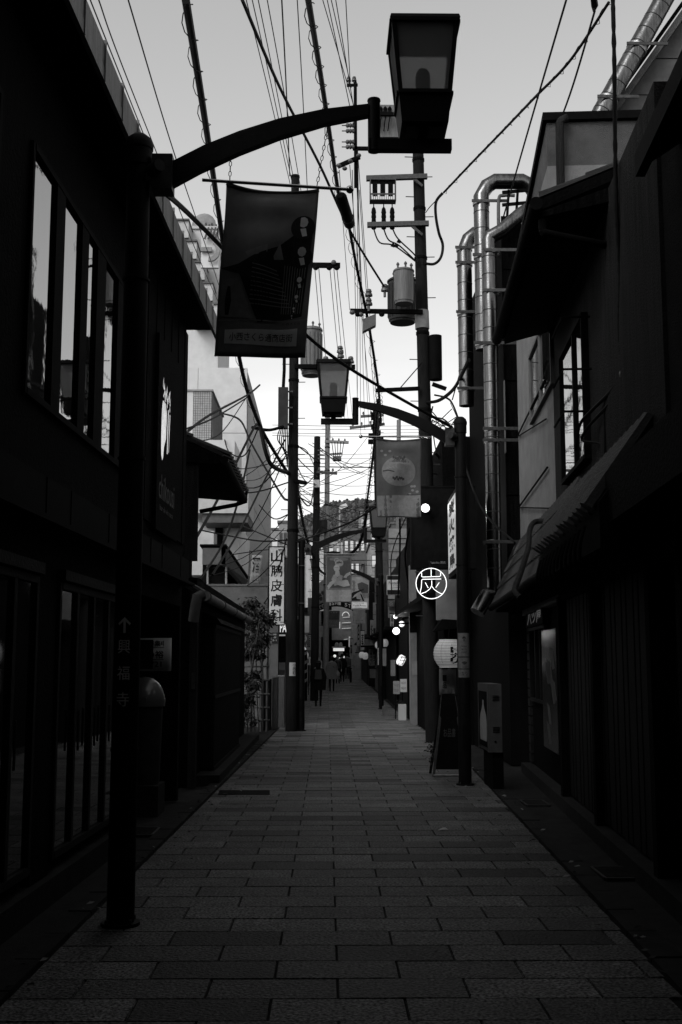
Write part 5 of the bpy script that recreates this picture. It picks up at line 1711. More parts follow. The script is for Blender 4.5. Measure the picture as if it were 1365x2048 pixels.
# vending cabinet
a, b = P(960, 1500, 14.6), P(1003, 1368, 14.6)
vd = thing('drinks_cabinet', 'grey metal drinks cabinet with a bottle picture, beside the second lamp post', 'cabinet', ((a.x + b.x) / 2, 14.6, 0))
xm = P(979, 1400, 14.6).x
zb_ = P(980, 1505, 14.6).z
MB().box(xm, b.x, 14.6, 15.55, zb_, b.z).build('cabinet_body', M_VEND, vd)
MB().box(xm + .04, b.x + .02, 14.66, 15.5, 0, zb_).build('cabinet_foot', M_DARKMETAL, vd)
pn = MB().box(xm - .014, xm, 14.68, 15.50, zb_ + .05, b.z - .1).build('picture_panel', M_DARKMETAL, vd)
fr = MB()
fr.box(xm - .02, xm - .001, 14.60, 14.68, zb_, b.z)
fr.box(xm - .02, xm - .001, 15.50, 15.55, zb_, b.z)
fr.box(xm - .0195, xm - .001, 14.68, 15.50, b.z - .1, b.z)
fr.build('panel_frame', M_VEND, vd)
m = MB()
zz = lambda f: zb_ + .05 + f * (b.z - zb_ - .15)
pr = [(0.30, .10), (.33, .2), (.33, .42), (.28, .56), (.13, .68), (.06, .76), (.06, .84)]
m.add([(xm - .016, 15.08 + r_, zz(h)) for r_, h in pr] + [(xm - .016, 15.08 - r_, zz(h)) for r_, h in pr[::-1]], [tuple(range(14))])
m.build('bottle_picture', M_INK_L, pn)
for z0 in (.28, .84):
    pass
for z0 in (.28, .84):
    for k in range(4):
        MB().box(xm + .04, b.x - .03, 14.592, 14.6, zz(z0) + .02 * k, zz(z0) + .02 * k + .008).build('louvre', M_DARKMETAL, vd)
MB().cyl((xm + .07, 14.6, zz(.12)), (xm + .07, 14.585, zz(.12)), .012).build('lock', M_DARKMETAL, vd)

# ------------------------------------------------------------------ right: upper metal-clad building and the ducts
R4 = thing('panel_clad_building', 'panel clad building with slanting roof edge at the upper right', 'building', P(1300, 200, 17.6))
D = 17.6
sl = [P(1222, 245, D), P(1395, 0, D), P(1500, 0, D), P(1500, 245, D)]
def cutrow(z0, z1):
    a, b = sl[0], sl[1]
    fx = lambda z: a.x + (b.x - a.x) * (z - a.z) / (b.z - a.z)
    return [Vector((fx(z0), D, z0)), Vector((8, D, z0)), Vector((8, D, z1)), Vector((fx(z1), D, z1))]
z = P(1235, 262, D).z
z4 = z
while z < 13.5:
    MB().prism(cutrow(z, z + .62), (0, .1, 0)).build('wall_panel', M_DGREYB, R4)
    z += .64
MB().prism([v + Vector((.02, .12, 0)) for v in cutrow(z4, 13.5)], (0, 3.5, 0)).build('core', M_DGREYB, R4)
ea, eb = cutrow(z4, 13.5)[0], cutrow(z4, 13.5)[3]
MB().beam(ea + Vector((-.06, -.1, 0)), eb + Vector((-.06, -.1, 0)), .3, .10).build('roof_edge', M_PALE, R4)
MB().beam(ea + Vector((-.2, -.05, 0)), eb + Vector((-.2, -.05, 0)), .05, .06).build('edge_rail', M_DARKMETAL, R4)
def duct(label, paths, r, rings, bands=(), name='exhaust_duct'):
    t = thing(name, label, 'duct', paths[0][-1], 'galvanised exhaust ducts')
    for pts in paths:
        MB().tube(pts, r, 22).build('duct_pipe', M_DUCT, t, True)
        # raised spiral seams
        for a, b in zip(pts[:-1], pts[1:]):
            L = (b - a).length
            if L < .8:
                continue
            k = int(L / rings)
            d = (b - a).normalized()
            for i in range(1, k):
                p = a.lerp(b, i / k)
                MB().tube([p - d * .006, p + d * .006], r + .005, 22, False).build('seam', M_BOX, t, True)
    for p, d in bands:
        d = d.normalized()
        MB().tube([p - d * .035, p - d * .03, p + d * .03, p + d * .035], [r, r + .014, r + .014, r], 22, False).build('clamp', M_DUCTBAND, t, True)
        MB().beam(p + Vector((-r - .05, -r - .01, .0)), p + Vector((r + .3, -r - .01, .0)), .02, .05).build('bracket', M_GALV, t)
    return t
r_d = .118
d3 = 18.0
p_b, p_t = P(985, 1180, d3), P(985, 520, d3)
x3 = P(985, 900, d3).x
col = [P(985, 480, d3), P(985, 1175, d3)]
col[0].x = col[1].x = x3
bend = [P(1068, 412, d3 + .1), P(1040, 430, d3), P(1003, 462, d3)]
duct('long steel duct running lowest and ending in an angled outlet, nearest the stucco block', [bend + [col[0] + Vector((.01, 0, .04)), col[0], col[1], col[1] + Vector((0, 0, -.1)), P(975, 1190, d3 - .02), P(955, 1225, d3 - .1)]], r_d, .30,
     [(P(985, y_, d3) * 1, ZU) for y_ in (505, 585, 690, 860, 883, 1085)])
d2 = 19.0
x2_ = P(968, 700, d2).x
ub = []
c0 = P(968, 400, d2)
ubend = [Vector((x2_, d2, P(968, 700, d2).z)), Vector((x2_, d2, P(968, 392, d2).z)), P(975, 372, d2), P(990, 363, d2), P(1045, 363, d2), P(1060, 371, d2), P(1070, 385, d2), P(1078, 410, d2)]
duct('steel duct turning over in a big U bend at the top', [ubend], .135, .30, [(Vector((x2_, d2, P(968, y_, d2).z)), ZU) for y_ in (408, 515, 690)])
MB().tube(smooth_path([P(998, 470, 18.8), P(998, 400, 18.8), P(1008, 391, 18.8), P(1030, 391, 18.8)], 5), .03, 10).build('vent_pipe', M_DGREYB, None, True, label='thin grey vent pipe curving over inside the U bend of the duct', cat='pipe')
d1 = 20.2
x1_ = P(932, 700, d1).x
duct('far steel duct with a short elbow at its top, standing leftmost', [[P(970, 466, d1), P(950, 468, d1), P(938, 478, d1), Vector((x1_, d1, P(932, 500, d1).z)), Vector((x1_, d1, P(932, 812, d1).z))]], .135, .30,
     [(Vector((x1_, d1, P(932, y_, d1).z)), ZU) for y_ in (500, 530, 628, 780)])
# slanting duct at the top right
dd = 17.2
sa, sb_ = P(1190, 250, dd), P(1350, -40, dd)
off_ = Vector((0, 0, 0))
duct('slanting steel duct following the roof edge at upper right', [[sa, sb_]], .155, .26, [(sa.lerp(sb_, f), sb_ - sa) for f in (.16, .52)])
# dark narrow building behind the ducts
R5 = thing('black_clad_building', 'narrow black clad building carrying the steel ducts', 'building', WR.p(19, 0))
zt5 = P(1010, 455, 18.3).z
MB().box(P(1004, 600, 18.3).x, 6, 18.25, 22.8, 0, zt5).build('clad_wall', M_DARKMETAL, R5)
for k in range(7):
    z0 = 2.4 + k * .95
    MB().box(P(1004, 600, 18.3).x + .002, P(1045, 600, 18.3).x, 18.22, 18.25, z0, z0 + .92).build('clad_panel', M_BLACKWOOD, R5)
a, b = P(1006, 620, 18.1), P(1013, 905, 18.1)
MB().box(a.x, b.x, 18.1, 18.2, b.z, P(1010, 760, 18.1).z).build('side_sign', M_STUCCO, R5)
m = MB()
for y_ in (385, 410):
    m.beam(P(1005, y_, 18.6), P(1070, y_ - 6, 18.6), .04, .05)
for px in (1012, 1030, 1055):
    m.beam(P(px, 480, 18.6), P(px + 6, 380, 18.6), .04, .04)
m.build('roof_frame', M_DARKMETAL, R5, kind='stuff')

# ------------------------------------------------------------------ right: signs, neon, lantern, boards along the lane
D = 21.0
a, b = P(826, 1134, D), P(897, 975, D)
bs = thing('black_sign_box', 'big black sign box above the neon ring', 'sign', ((a.x + b.x) / 2, D, a.z))
MB().box(a.x, b.x + .5, D, D + .25, a.z, b.z).build('sign_box', M_DARKMETAL, bs)
fr = MB()
fr.box(a.x - .03, a.x, D - .02, D + .27, a.z - .03, b.z + .03)
fr.box(a.x, b.x + .5, D - .02, D + .27, b.z, b.z + .03)
fr.box(a.x, b.x + .5, D - .02, D + .27, a.z - .03, a.z)
fr.build('sign_frame', M_DARKMETAL, bs)
t_ = MB()
text(t_, 'Yakiniku 焼肉', P(876, 1125, D - .01), XR, ZU, w=.28, h=.05)
t_.build('lettering', M_INK_G, bs, kind='stuff')
a = P(853, 1017, D - .35)
sp = thing('spotlight', 'round glaring spotlight in front of the black sign box', 'lamp', a)
MB().lathe((0, 0, 0), [(.001, 0), (.05, .0), (.074, .0)], 18)
m = MB().ball(a + Vector((-.02, -.05, 0)), .078, 20, 1.0)
m.build('lamp_face', M_SPOT, sp, True)
glow(a + Vector((-.05, -.2, 0)), 7, .06, sp)
MB().tube([a + Vector((.004, .004, -.002)), a + Vector((.03, .13, -.02)), a + Vector((.03, .16, -.02))], [.088, .075, .03], 18).build('lamp_housing', M_DARKMETAL, sp, True)
MB().cyl(a + Vector((.03, .15, -.02)), a + Vector((.05, .36, .05)), .015).build('lamp_bracket', M_DARKMETAL, sp)
# tall lit sign facing the lane
a0, a1 = P(896, 1140, 18.7), P(915, 1120, 17.0)
xs = P(907, 1050, 17.8).x
lg = thing('lit_street_sign', 'tall lit sign with dark brush characters, seen edge on by the lamp post', 'sign', (xs, 17.8, a0.z))
zt_, zb_ = P(905, 985, 17.8).z, P(905, 1150, 17.8).z
q_ = [P(897, 0, 18.7).x, 0]
fa, fb = Vector((P(897, 1050, 18.7).x, 18.7, 0)), Vector((P(914, 1050, 17.2).x, 17.2, 0))
dv = (fb - fa).normalized()
nv = Vector((dv.y, -dv.x, 0))
if nv.x > 0: nv = -nv
m = MB()
m.hexa([fa + ZU * zb_, fb + ZU * zb_, fb - nv * .2 + ZU * zb_, fa - nv * .2 + ZU * zb_, fa + ZU * zt_, fb + ZU * zt_, fb - nv * .2 + ZU * zt_, fa - nv * .2 + ZU * zt_])
bd = m.build('sign_case', M_DARKMETAL, lg)
m = MB()
m.hexa([fa.lerp(fb, .04) + ZU * (zb_ + .08), fa.lerp(fb, .96) + ZU * (zb_ + .08), fa.lerp(fb, .96) + nv * .01 + ZU * (zb_ + .08), fa.lerp(fb, .04) + nv * .01 + ZU * (zb_ + .08),
        fa.lerp(fb, .04) + ZU * (zt_ - .08), fa.lerp(fb, .96) + ZU * (zt_ - .08), fa.lerp(fb, .96) + nv * .01 + ZU * (zt_ - .08), fa.lerp(fb, .04) + nv * .01 + ZU * (zt_ - .08)])
m.build('lit_face', M_LITSIGN, bd)
t_ = MB()
vtext(t_, '炭火焼鳥', fa.lerp(fb, .5) + nv * .014 + ZU * (zb_ + zt_) / 2, dv, ZU, 1.0, (zt_ - zb_) * .86, .03)
t_.build('lettering', M_INK_D, bd, kind='stuff')
# neon ring with the character for charcoal
D = 20.0
c = P(863, 1167, D)
k_ = (P(893, 1167, D).x - c.x) / 30.0
ne = thing('neon_sign', 'round white neon ring enclosing the character for charcoal', 'neon sign', c)
npx = lambda x, y: Vector((c.x + (x - 863) * k_, D, c.z - (y - 1167) * k_))
MB().tube([npx(863 + 30.5 * math.cos(R(a_)), 1167 + 30.5 * math.sin(R(a_))) for a_ in range(0, 361, 10)], .0062, 8, False).build('neon_ring', M_NEON, ne, True)
for st_ in ([(844, 1145), (844, 1153), (846, 1154), (880, 1153), (882, 1151), (882, 1145)], [(863, 1138), (863, 1153)], [(883, 1158), (846, 1158.5), (844, 1160), (843, 1175), (840, 1187)],
            [(864, 1161), (864, 1171), (860, 1178), (852, 1184), (843, 1187)], [(864.5, 1173), (869, 1179), (876, 1184), (884, 1188)], [(851, 1165), (857, 1176)], [(879, 1165), (872, 1175)]):
    MB().tube([npx(*q) for q in st_], .0055, 8).build('neon_stroke', M_NEON, ne, True)
bk_ = MB()
bk_.cyl(npx(863, 1137) + Vector((0, .02, 0)), npx(863, 1118) + Vector((0, .4, 0)), .012)
bk_.cyl(npx(840, 1158) + Vector((0, .025, 0)), npx(888, 1158) + Vector((0, .025, 0)), .008)
bk_.build('neon_bracket', M_DARKMETAL, ne, kind='stuff')
# paper lantern
D = 17.0
c = P(897, 1307, D)
rx, rz = (P(926, 1307, D).x - P(866, 1307, D).x) / 2, (P(897, 1279, D).z - P(897, 1335, D).z) / 2
pl_ = thing('paper_lantern', 'round ribbed paper lantern half behind the second lamp post', 'lantern', c)
prof = []
n = 36
for i in range(n + 1):
    t_ = -1 + 2 * i / n
    tt = max(-.92, min(.92, t_))
    prof.append((rx * math.sqrt(1 - (tt * .86) ** 2) * (1.0 if i % 2 else .975), rz * t_))
MB().lathe(c, prof, 28).build('paper_shade', M_PAPER, pl_, True)
for i in range(2, n - 1, 2):
    r_, h_ = prof[i]
    MB().tube([c + Vector(((r_ + .002) * math.cos(R(a_)), (r_ + .002) * math.sin(R(a_)), h_)) for a_ in range(0, 361, 15)], .0028, 4, False).build('rib_ring', M_INK_M, pl_)
for zz_, rr_ in ((rz, .55), (-rz, .55)):
    MB().lathe(c + ZU * (zz_ - .015), [(rx * rr_, 0), (rx * rr_, .035)], 20).build('lantern_rim', M_DARKMETAL, pl_)
MB().cyl(c + ZU * rz, c + ZU * (rz + .25) + Vector((.05, .1, 0)), .008).build('hanger', M_DARKMETAL, pl_)
for k in range(8):
    a_ = R(45 * k + 10)
    MB().tube([c + Vector((rx * 1.003 * math.sqrt(1 - (t_ * .86) ** 2) * math.cos(a_), rx * 1.003 * math.sqrt(1 - (t_ * .86) ** 2) * math.sin(a_), rz * t_)) for t_ in (-.95, -.6, -.2, .2, .6, .95)], .0025, 4).build('rib_string', M_INK_M, pl_)
t_ = MB()
vv, ff = glyphs('とり', .03)
for ch, zc_ in (('ト', .1), ('ナ', -.06), ('リ', -.2)):
    vv, ff = glyphs(ch, .05)
    x0_, x1_g = min(p[0] for p in vv), max(p[0] for p in vv)
    y0_, y1_g = min(p[1] for p in vv), max(p[1] for p in vv)
    pts = []
    for p in vv:
        a_ = R(-90 + 22 + 40 * ((p[0] - x0_) / (x1_g - x0_) - .5))
        h = zc_ * rz * 2.6 + rz * .42 * ((p[1] - y0_) / (y1_g - y0_) - .5)
        rr_ = rx * 1.012 * math.sqrt(max(.1, 1 - (h / rz * .86) ** 2))
        pts.append(c + Vector((rr_ * math.cos(a_), rr_ * math.sin(a_), h)))
    t_.add(pts, ff)
t_.build('lettering', M_INK_D, pl_, kind='stuff')
# short noren cloth under the lantern
D = 17.3
a, b = P(879, 1390, D), P(913, 1337, D)
nr = thing('shop_cloth', 'short pale cloth with faint writing, below the paper lantern', 'cloth', ((a.x + b.x) / 2, D, a.z))
m = MB()
m.add([(a.x + (b.x - a.x) * i / 8, D + .02 * math.sin(i * 1.4 + k), a.z + (b.z - a.z) * k / 4) for k in range(5) for i in range(9)], [(k * 9 + i, k * 9 + i + 1, k * 9 + i + 10, k * 9 + i + 9) for k in range(4) for i in range(8)])
cl_ = m.build('cloth', M_STUCCO, nr, True)
cl_.modifiers.new('thickness', 'SOLIDIFY').thickness = .002
t_ = MB()
vtext(t_, '一品', ((a.x + b.x) / 2 - .05, D - .03, (a.z + b.z) / 2), XR, ZU, .06, .22, .02)
t_.build('lettering', M_INK_D, cl_, kind='stuff')
MB().cyl((a.x - .05, D, b.z), (b.x + .05, D, b.z), .01).build('rod', M_DARKWOOD, nr)
# A-frame board
D = 16.4
p0, p1, p2_, p3_ = P(872, 1527, D), P(920, 1527, D), P(912, 1378, D + .28), P(897, 1378, D + .28)
p0.z = p1.z = 0.01
af = thing('a_frame_board', 'black A frame menu board standing by the second lamp post', 'sign board', (p0 + p1) / 2)
hw_ = .24
xc_ = P(898, 1500, D).x
zt_ = p2_.z
for s_ in (-1, 1):
    MB().beam((xc_ + s_ * hw_, D - .22, .02), (xc_ + s_ * .07, D, zt_), .035, .025).build('leg', M_GALV, af)
    MB().beam((xc_ + s_ * hw_, D + .30, .02), (xc_ + s_ * .07, D + .02, zt_), .035, .025).build('leg', M_DARKWOOD, af)
MB().hexa([(xc_ - .22, D - .20, .12), (xc_ + .22, D - .20, .12), (xc_ + .22, D - .18, .12), (xc_ - .22, D - .18, .12), (xc_ - .09, D - .03, zt_ - .06), (xc_ + .09, D - .03, zt_ - .06), (xc_ + .09, D - .01, zt_ - .06), (xc_ - .09, D - .01, zt_ - .06)]).build('board', M_DARKMETAL, af)
MB().cyl((xc_ - hw_, D - .22, .04), (xc_ + hw_, D - .22, .04), .016).build('foot_bar', M_DUCTBAND, af)
t_ = MB()
text(t_, 'お品書', (xc_, D - .135, .62), XR, Vector((0, .14, 1)), w=.17, h=.12)
t_.build('lettering', M_INK_M, af, kind='stuff')
cl = [(P(868, 1495, D + .1), .13), (P(872, 1515, D), .12)]
shrub('potted_plant', 'dark bushy pot plant at the foot of the A frame board', 'plant', [[P(870, 1530, D), P(870, 1500, D)]], cl, .06, 110, 3)
# fronts beyond: dark timber bay, pale pillar
R6 = thing('restaurant_front', 'dark restaurant front behind the right utility pole', 'shop front', (2.6, 27, 0))
MB().box(2.35, 6, 22.9, 33.5, 0, 6.2).build('front_wall', M_BLACKWOOD, R6)
for k in range(6):
    MB().box(2.30, 2.35, 24.5 + .5 * k, 24.6 + .5 * k, .1, 2.4).build('slat', M_DARKWOOD, R6)
MB().box(1.95, 2.4, 22.95, 33.0, 2.9, 3.0).build('canopy', M_DARKMETAL, R6)
a, b = P(868, 1256, 22.7), P(912, 1190, 22.7)
MB().box(P(873, 1200, 22.8).x, P(914, 1200, 22.8).x, 22.8, 22.88, P(880, 1240, 22.8).z, P(880, 1135, 22.8).z).build('pale_panel', M_STUCCO, R6)
MB().prism([P(868, 1262, 22.6), P(918, 1256, 22.6), P(918, 1240, 22.6), P(885, 1238, 22.6)], (0, .5, 0)).build('small_eave', M_DARKMETAL, R6)
a, b = P(822, 1425, 30), P(839, 1130, 30)
pw = thing('pale_pier', 'tall pale pier between the dark shop fronts, left of the right pole', 'pillar', (a.x, 30, 0))
MB().box(a.x, b.x, 30, 30.4, 0, b.z).build('pier_shaft', M_STUCCO, pw)
MB().box(a.x - .01, b.x + .01, 29.985, 30.0, P(830, 1265, 30).z, P(830, 1203, 30).z).build('dark_band', M_DARKMETAL, pw)
q_ = MB().box(a.x + .05, b.x - .03, 29.98, 30.0, P(830, 1350, 30).z, P(830, 1322, 30).z).build('notice', M_GREYB, pw)
MB().box(2.42, 2.6, 30.4, 40, 0, 5.2).build('side_wall', M_DARKWOOD, pw)
MB().cyl((P(845, 1300, 29.5).x, 29.5, 0), (P(845, 1300, 29.5).x, 29.5, 5), .05, .05, 10).build('standpipe', M_DGREYB, None, True, label='grey standpipe beside the tall pale pier', cat='pipe')
# lamps and boxes around the small bar
for px, py, r_, D, e, lab in ((793, 1262, .10, 32, M_SPOT, 'round glaring bulb lamp above the menu boards'), (804, 1248, .09, 33, M_GLOW2, 'tilted spotlight right of the round bulb'), (792, 1233, .07, 34, M_GLOW2, 'narrow spotlight above the round bulb')):
    c = P(px, py, D)
    t = thing('spotlight', lab, 'lamp', c)
    MB().ball(c, r_, 14).build('bulb', e, t, True)
    glow(c + Vector((-.05, -r_ - .06, 0)), 6.0 if e is M_SPOT else 2.0, .06, t)
    MB().tube([c + Vector((.02, .05, r_ * .9)), c + Vector((.06, .1, r_ * 2)), c + Vector((.5, .3, r_ * 2.4))], [r_ * .8, .03, .02], 10).build('lamp_neck', M_DARKMETAL, t)
c = P(803, 1321, 31)
t = thing('wire_lantern', 'tilted wire caged lantern glowing by the shop entrance', 'lantern', c)
MB().tube([c + Vector((-.06, 0, -.12)), c + Vector((-.04, 0, -.06)), c + Vector((.03, 0, .07)), c + Vector((.06, 0, .13))], [.08, .11, .11, .07], 14).build('shade', M_GLOW2, t, True)
glow(c + Vector((-.1, -.2, -.05)), .8, .08, t)
for k in range(6):
    a_ = R(60 * k + 15)
    MB().tube([c + Vector((-.06 + .112 * math.cos(a_), .112 * math.sin(a_), -.11)), c + Vector((.05 + .112 * math.cos(a_), .112 * math.sin(a_), .12))], .009, 5).build('cage_wire', M_DARKMETAL, t)
for k in range(3):
    zz = -.09 + .09 * k
    MB().tube([c + Vector((zz * .45 + .115 * math.cos(R(30 * j)), .115 * math.sin(R(30 * j)), zz)) for j in range(13)], .008, 5, False).build('cage_ring', M_DARKMETAL, t)
D = 33
for i, (x0, x1, y0, y1, m_, tx_, lab) in enumerate(((787, 800, 1362, 1388, M_GREYB, 'メニュー', 'menu sheet at left on the small notice stand'), (801, 814, 1358, 1384, M_SIGNW, '本日の', 'white menu sheet at right on the small notice stand'))):
    a, b = P(x0, y1, D), P(x1, y0, D - .03 * i)
    t = thing('menu_board', lab, 'sign board', ((a.x + b.x) / 2, D, 0))
    q_ = MB().box(a.x, b.x, D - .03 * i - .02, D - .03 * i, a.z, b.z).build('board', m_, t)
    t_ = MB()
    for k in range(2):
        text(t_, tx_, ((a.x + b.x) / 2, D - .03 * i - .024, a.z + (b.z - a.z) * (.3 + .4 * k)), XR, ZU, w=.13, h=.08)
    t_.build('lettering', M_INK_D, q_, kind='stuff')
    MB().box(a.x + .05, a.x + .08, D + .01, D + .04, 0, b.z).build('stand_leg', M_DARKMETAL, t)
cl = [(P(800, 1405, 32.4), .14)]
shrub('potted_plant', 'small leafy plant in a white planter below the menu sheets', 'plant', [[P(800, 1425, 32.4), P(800, 1405, 32.4)]], cl, .08, 90, 6)
box_thing('planter', 'white planter box holding the small plant below the menu sheets', 'planter', M_SIGNW, P(797, 1425, 32.4).x, P(812, 1425, 32.4).x, 32.2, 32.5, 0, P(800, 1408, 32.4).z)
box_thing('planter', 'grey bucket shaped planter beside the fourth lamp post', 'planter', M_DGREYB, P(766, 1420, 35).x, P(776, 1420, 35).x, 35, 35.25, 0, .28)
# Italian cafe sign
D = 38
a, b = P(774, 1190, D), P(815, 1150, D)
cs = thing('cafe_sign', 'rounded white cafe sign with dark bands and script name', 'sign', ((a.x + b.x) / 2, D, a.z))
q_ = MB().box(a.x, b.x, D, D + .15, a.z, b.z).build('sign_box', M_GREYB, cs)
h_ = b.z - a.z
MB().box(a.x + .02, b.x - .02, D - .01, D, a.z + .02, a.z + h_ * .25).build('lower_band', M_INK_D, q_)
MB().box(a.x + .02, b.x - .02, D - .01, D, b.z - h_ * .24, b.z - .03).build('upper_band', M_STUCCO_D, q_)
MB().box(a.x + .02, b.x - .02, D - .008, D, a.z + h_ * .255, b.z - h_ * .245).build('name_field', M_SIGNW, q_)
xc_ = (a.x + b.x) / 2
t_ = MB(); text(t_, 'PonteRosso', (xc_, D - .012, a.z + h_ * .60), XR, ZU, w=.56, h=.10, bold=.01)
text(t_, 'ポンテロッソ', (xc_, D - .012, a.z + h_ * .47), XR, ZU, w=.28, h=.045)
t_.build('lettering', M_INK_D, q_, kind='stuff')
t_ = MB(); text(t_, 'インド料理', (xc_, D - .014, b.z - h_ * .14), XR, ZU, w=.46, h=.09)
t_.build('small_lettering', M_INK_D, q_, kind='stuff')
MB().beam((a.x + .1, D - .014, a.z + h_ * .34), (b.x - .12, D - .014, a.z + h_ * .40), .004, .012).build('spoon_drawing', M_INK_M, q_)
MB().ball((b.x - .1, D - .008, a.z + h_ * .42), .035, 8).build('rose_drawing', M_INK_M, q_)
MB().box(b.x, 2.45, D + .03, D + .09, b.z - .15, b.z - .10).build('sign_arm', M_GALV, cs)

# ------------------------------------------------------------------ far right: brick building, shop fronts to the arcade
D = 50
BB = thing('brick_building', 'pale brick building behind the cafe sign', 'building', P(800, 1240, D))
x0 = P(778, 1200, D).x
zb_, zt_ = 1.5, P(800, 1155, D).z
zt2 = P(800, 1055, D).z
MB().box(x0, 8, D + .05, D + 10, 0, zt2 - .02).build('core', M_MORTAR, BB)
bw, bh = .36, .145
cnt = 0
z = 2.6
rowk = 0
while z < zt_ and cnt < 290:
    x = x0 + (0 if rowk % 2 else -bw / 2)
    while x < P(826, 1200, D).x:
        MB().box(max(x0, x) + .012, x + bw - .012, D, D + .05, z + .012, z + bh - .008).build('brick', M_BRICK, BB)
        cnt += 1
        x += bw
    z += bh
    rowk += 1
pbox(BB, 'plain_band', M_GREYB, 778, 835, 1078, 1154, D - .04, .09)
pbox(BB, 'upper_band', M_GREYB, 778, 835, 1057, 1076, D - .1, .15)
for k in range(4):
    pbox(BB, 'band_line', M_DGREYB, 778, 835, 1086 + 16 * k, 1088 + 16 * k, D - .06, .02)
pbox(BB, 'dark_awning', M_DARKMETAL, 783, 822, 1150, 1160, D - .5, .45)
for i, (xp, y0, y1, zt_, m_, lab) in enumerate(((776, 38, 50, 5.0, M_DARKWOOD, 'dark shop house behind the cafe sign'), (764, 50.5, 58, 6.5, M_DGREYB, 'dark grey shop house beyond the brick building'), (738, 62, 74, 6.2, M_DARKWOOD, 'dark timber shop house beside the arcade mouth'))):
    xx = P(xp, 1300, y0).x if i else 2.45
    t = thing('shop_house', lab, 'building', (xx, y0, gz(y0)))
    MB().box(xx, xx + 5, y0 + (.2 if i == 0 else 0), y1 - .3, gz(y0) - .1, zt_).build('house_wall', m_, t)
    MB().box(xx - .5, xx + .1, y0 + .3, y1 - .4, 2.7, 2.8).build('awning', M_DARKMETAL, t)
    MB().box(xx - .03, xx - .001, y0 + .8, y0 + 2.4, gz(y0) + .1, 2.5).build('shutter', M_STUCCO_D, t)
    MB().box(xx - .25, xx - .002, y0 + 3.2, y0 + 3.3, 3.2, 4.4).build('sign', M_GREYB, t)
# far right details: paper lantern, small boards, white pillar
D = 55
c = P(746, 1315, D)
t = thing('paper_lantern', 'long pale paper lantern with brush writing at the far shop', 'lantern', c)
ln_ = MB().lathe(c, [(.10, -.42), (.19, -.36), (.22, -.1), (.22, .15), (.19, .36), (.10, .42)], 16).build('paper_shade', M_GREYB, t, True)
t_ = MB()
vtext(t_, '鶏かつ', c + Vector((.06, -.225, 0)), XR, ZU, .13, .62, .03)
vtext(t_, '呑みくい', c + Vector((-.09, -.225, -.05)), XR, ZU, .12, .6, .03)
t_.build('lettering', M_INK_D, ln_, kind='stuff')
for s_ in (-1, 1):
    MB().lathe(c + ZU * (.42 * s_ - .02), [(.12, 0), (.12, .05)], 12).build('lantern_rim', M_DARKMETAL, t)
for i, (x0, x1, y0, y1, D, m_, lab) in enumerate(((730, 752, 1278, 1292, 54, M_STUCCO, 'pale gabled sign board above the long lantern'), (711, 722, 1306, 1358, 60, M_STUCCO, 'pale door panel near the arcade mouth'), (766, 773, 1297, 1332, 39.8, M_STUCCO, 'narrow pale notice on the fourth lamp post'), (782, 791, 1320, 1352, 36, M_STUCCO, 'pale notice sheet left of the caged lantern'), (740, 752, 1338, 1356, 53, M_DGREYB, 'small dark shop board low by the far shop'), (794, 802, 1215, 1300, 40, M_STUCCO, 'tall pale wall strip under the spotlights'))):
    a, b = P(x0, y1, D), P(x1, y0, D)
    t = thing('sign_board', lab, 'sign', ((a.x + b.x) / 2, D, a.z))
    MB().box(a.x, b.x, D, D + .06, a.z, b.z).build('board_face', m_, t)
    MB().box(a.x - .02, b.x + .02, D + .02, D + .09, b.z, b.z + .04).build('top_rail', M_DARKMETAL, t)
wb = thing('folding_awning', 'dark folded awning arm above the far lantern', 'awning', P(745, 1285, 54))
MB().prism([P(725, 1292, 54.2), P(760, 1292, 54.2), P(752, 1276, 54.2), P(738, 1276, 54.2)], (0, .9, 0)).build('awning_cloth', M_STUCCO, wb)
MB().beam(P(722, 1293, 53.8), P(762, 1292, 53.8), .06, .08).build('front_bar', M_DARKMETAL, wb)
# more small signs and lanterns crowding the far lane
FS = [(714, 720, 1228, 1292, 56, M_GREYB, 'narrow vertical sign right of the far disc banner'), (753, 760, 1210, 1272, 47, M_STUCCO_D, 'dark vertical sign below the bridge banner on the right'),
      (741, 747, 1240, 1290, 52, M_GREYB, 'pale narrow sign left of the fourth lamp post'), (776, 789, 1200, 1214, 41, M_DGREYB, 'small dark plate under the cafe sign'),
      (781, 788, 1228, 1262, 40, M_GREYB, 'narrow pale sign under the cafe sign'), (722, 729, 1262, 1300, 62, M_WHITE2, 'tiny white vertical sign near the arcade mouth'),
      (700, 706, 1278, 1318, 70, M_GREYB, 'thin grey sign hanging at the right arcade column'), (646, 652, 1268, 1320, 64, M_DGREYB, 'thin dark sign at the left arcade column'),
      (613, 622, 1270, 1300, 52, M_GREYB, 'small grey sign left of the ringed column'), (597, 606, 1295, 1330, 43, M_STUCCO_D, 'dark panel under the round four letter sign'),
      (756, 764, 1296, 1330, 44, M_SIGNW, 'small white menu sheet near the far long lantern'), (806, 816, 1222, 1246, 36, M_PALE, 'grey plate left of the pale pier')]
FT = ('酒', '食事処', '鮨', '茶', '珈琲', '薬', '本', '花', '麺', '湯', 'ランチ', '居酒屋')
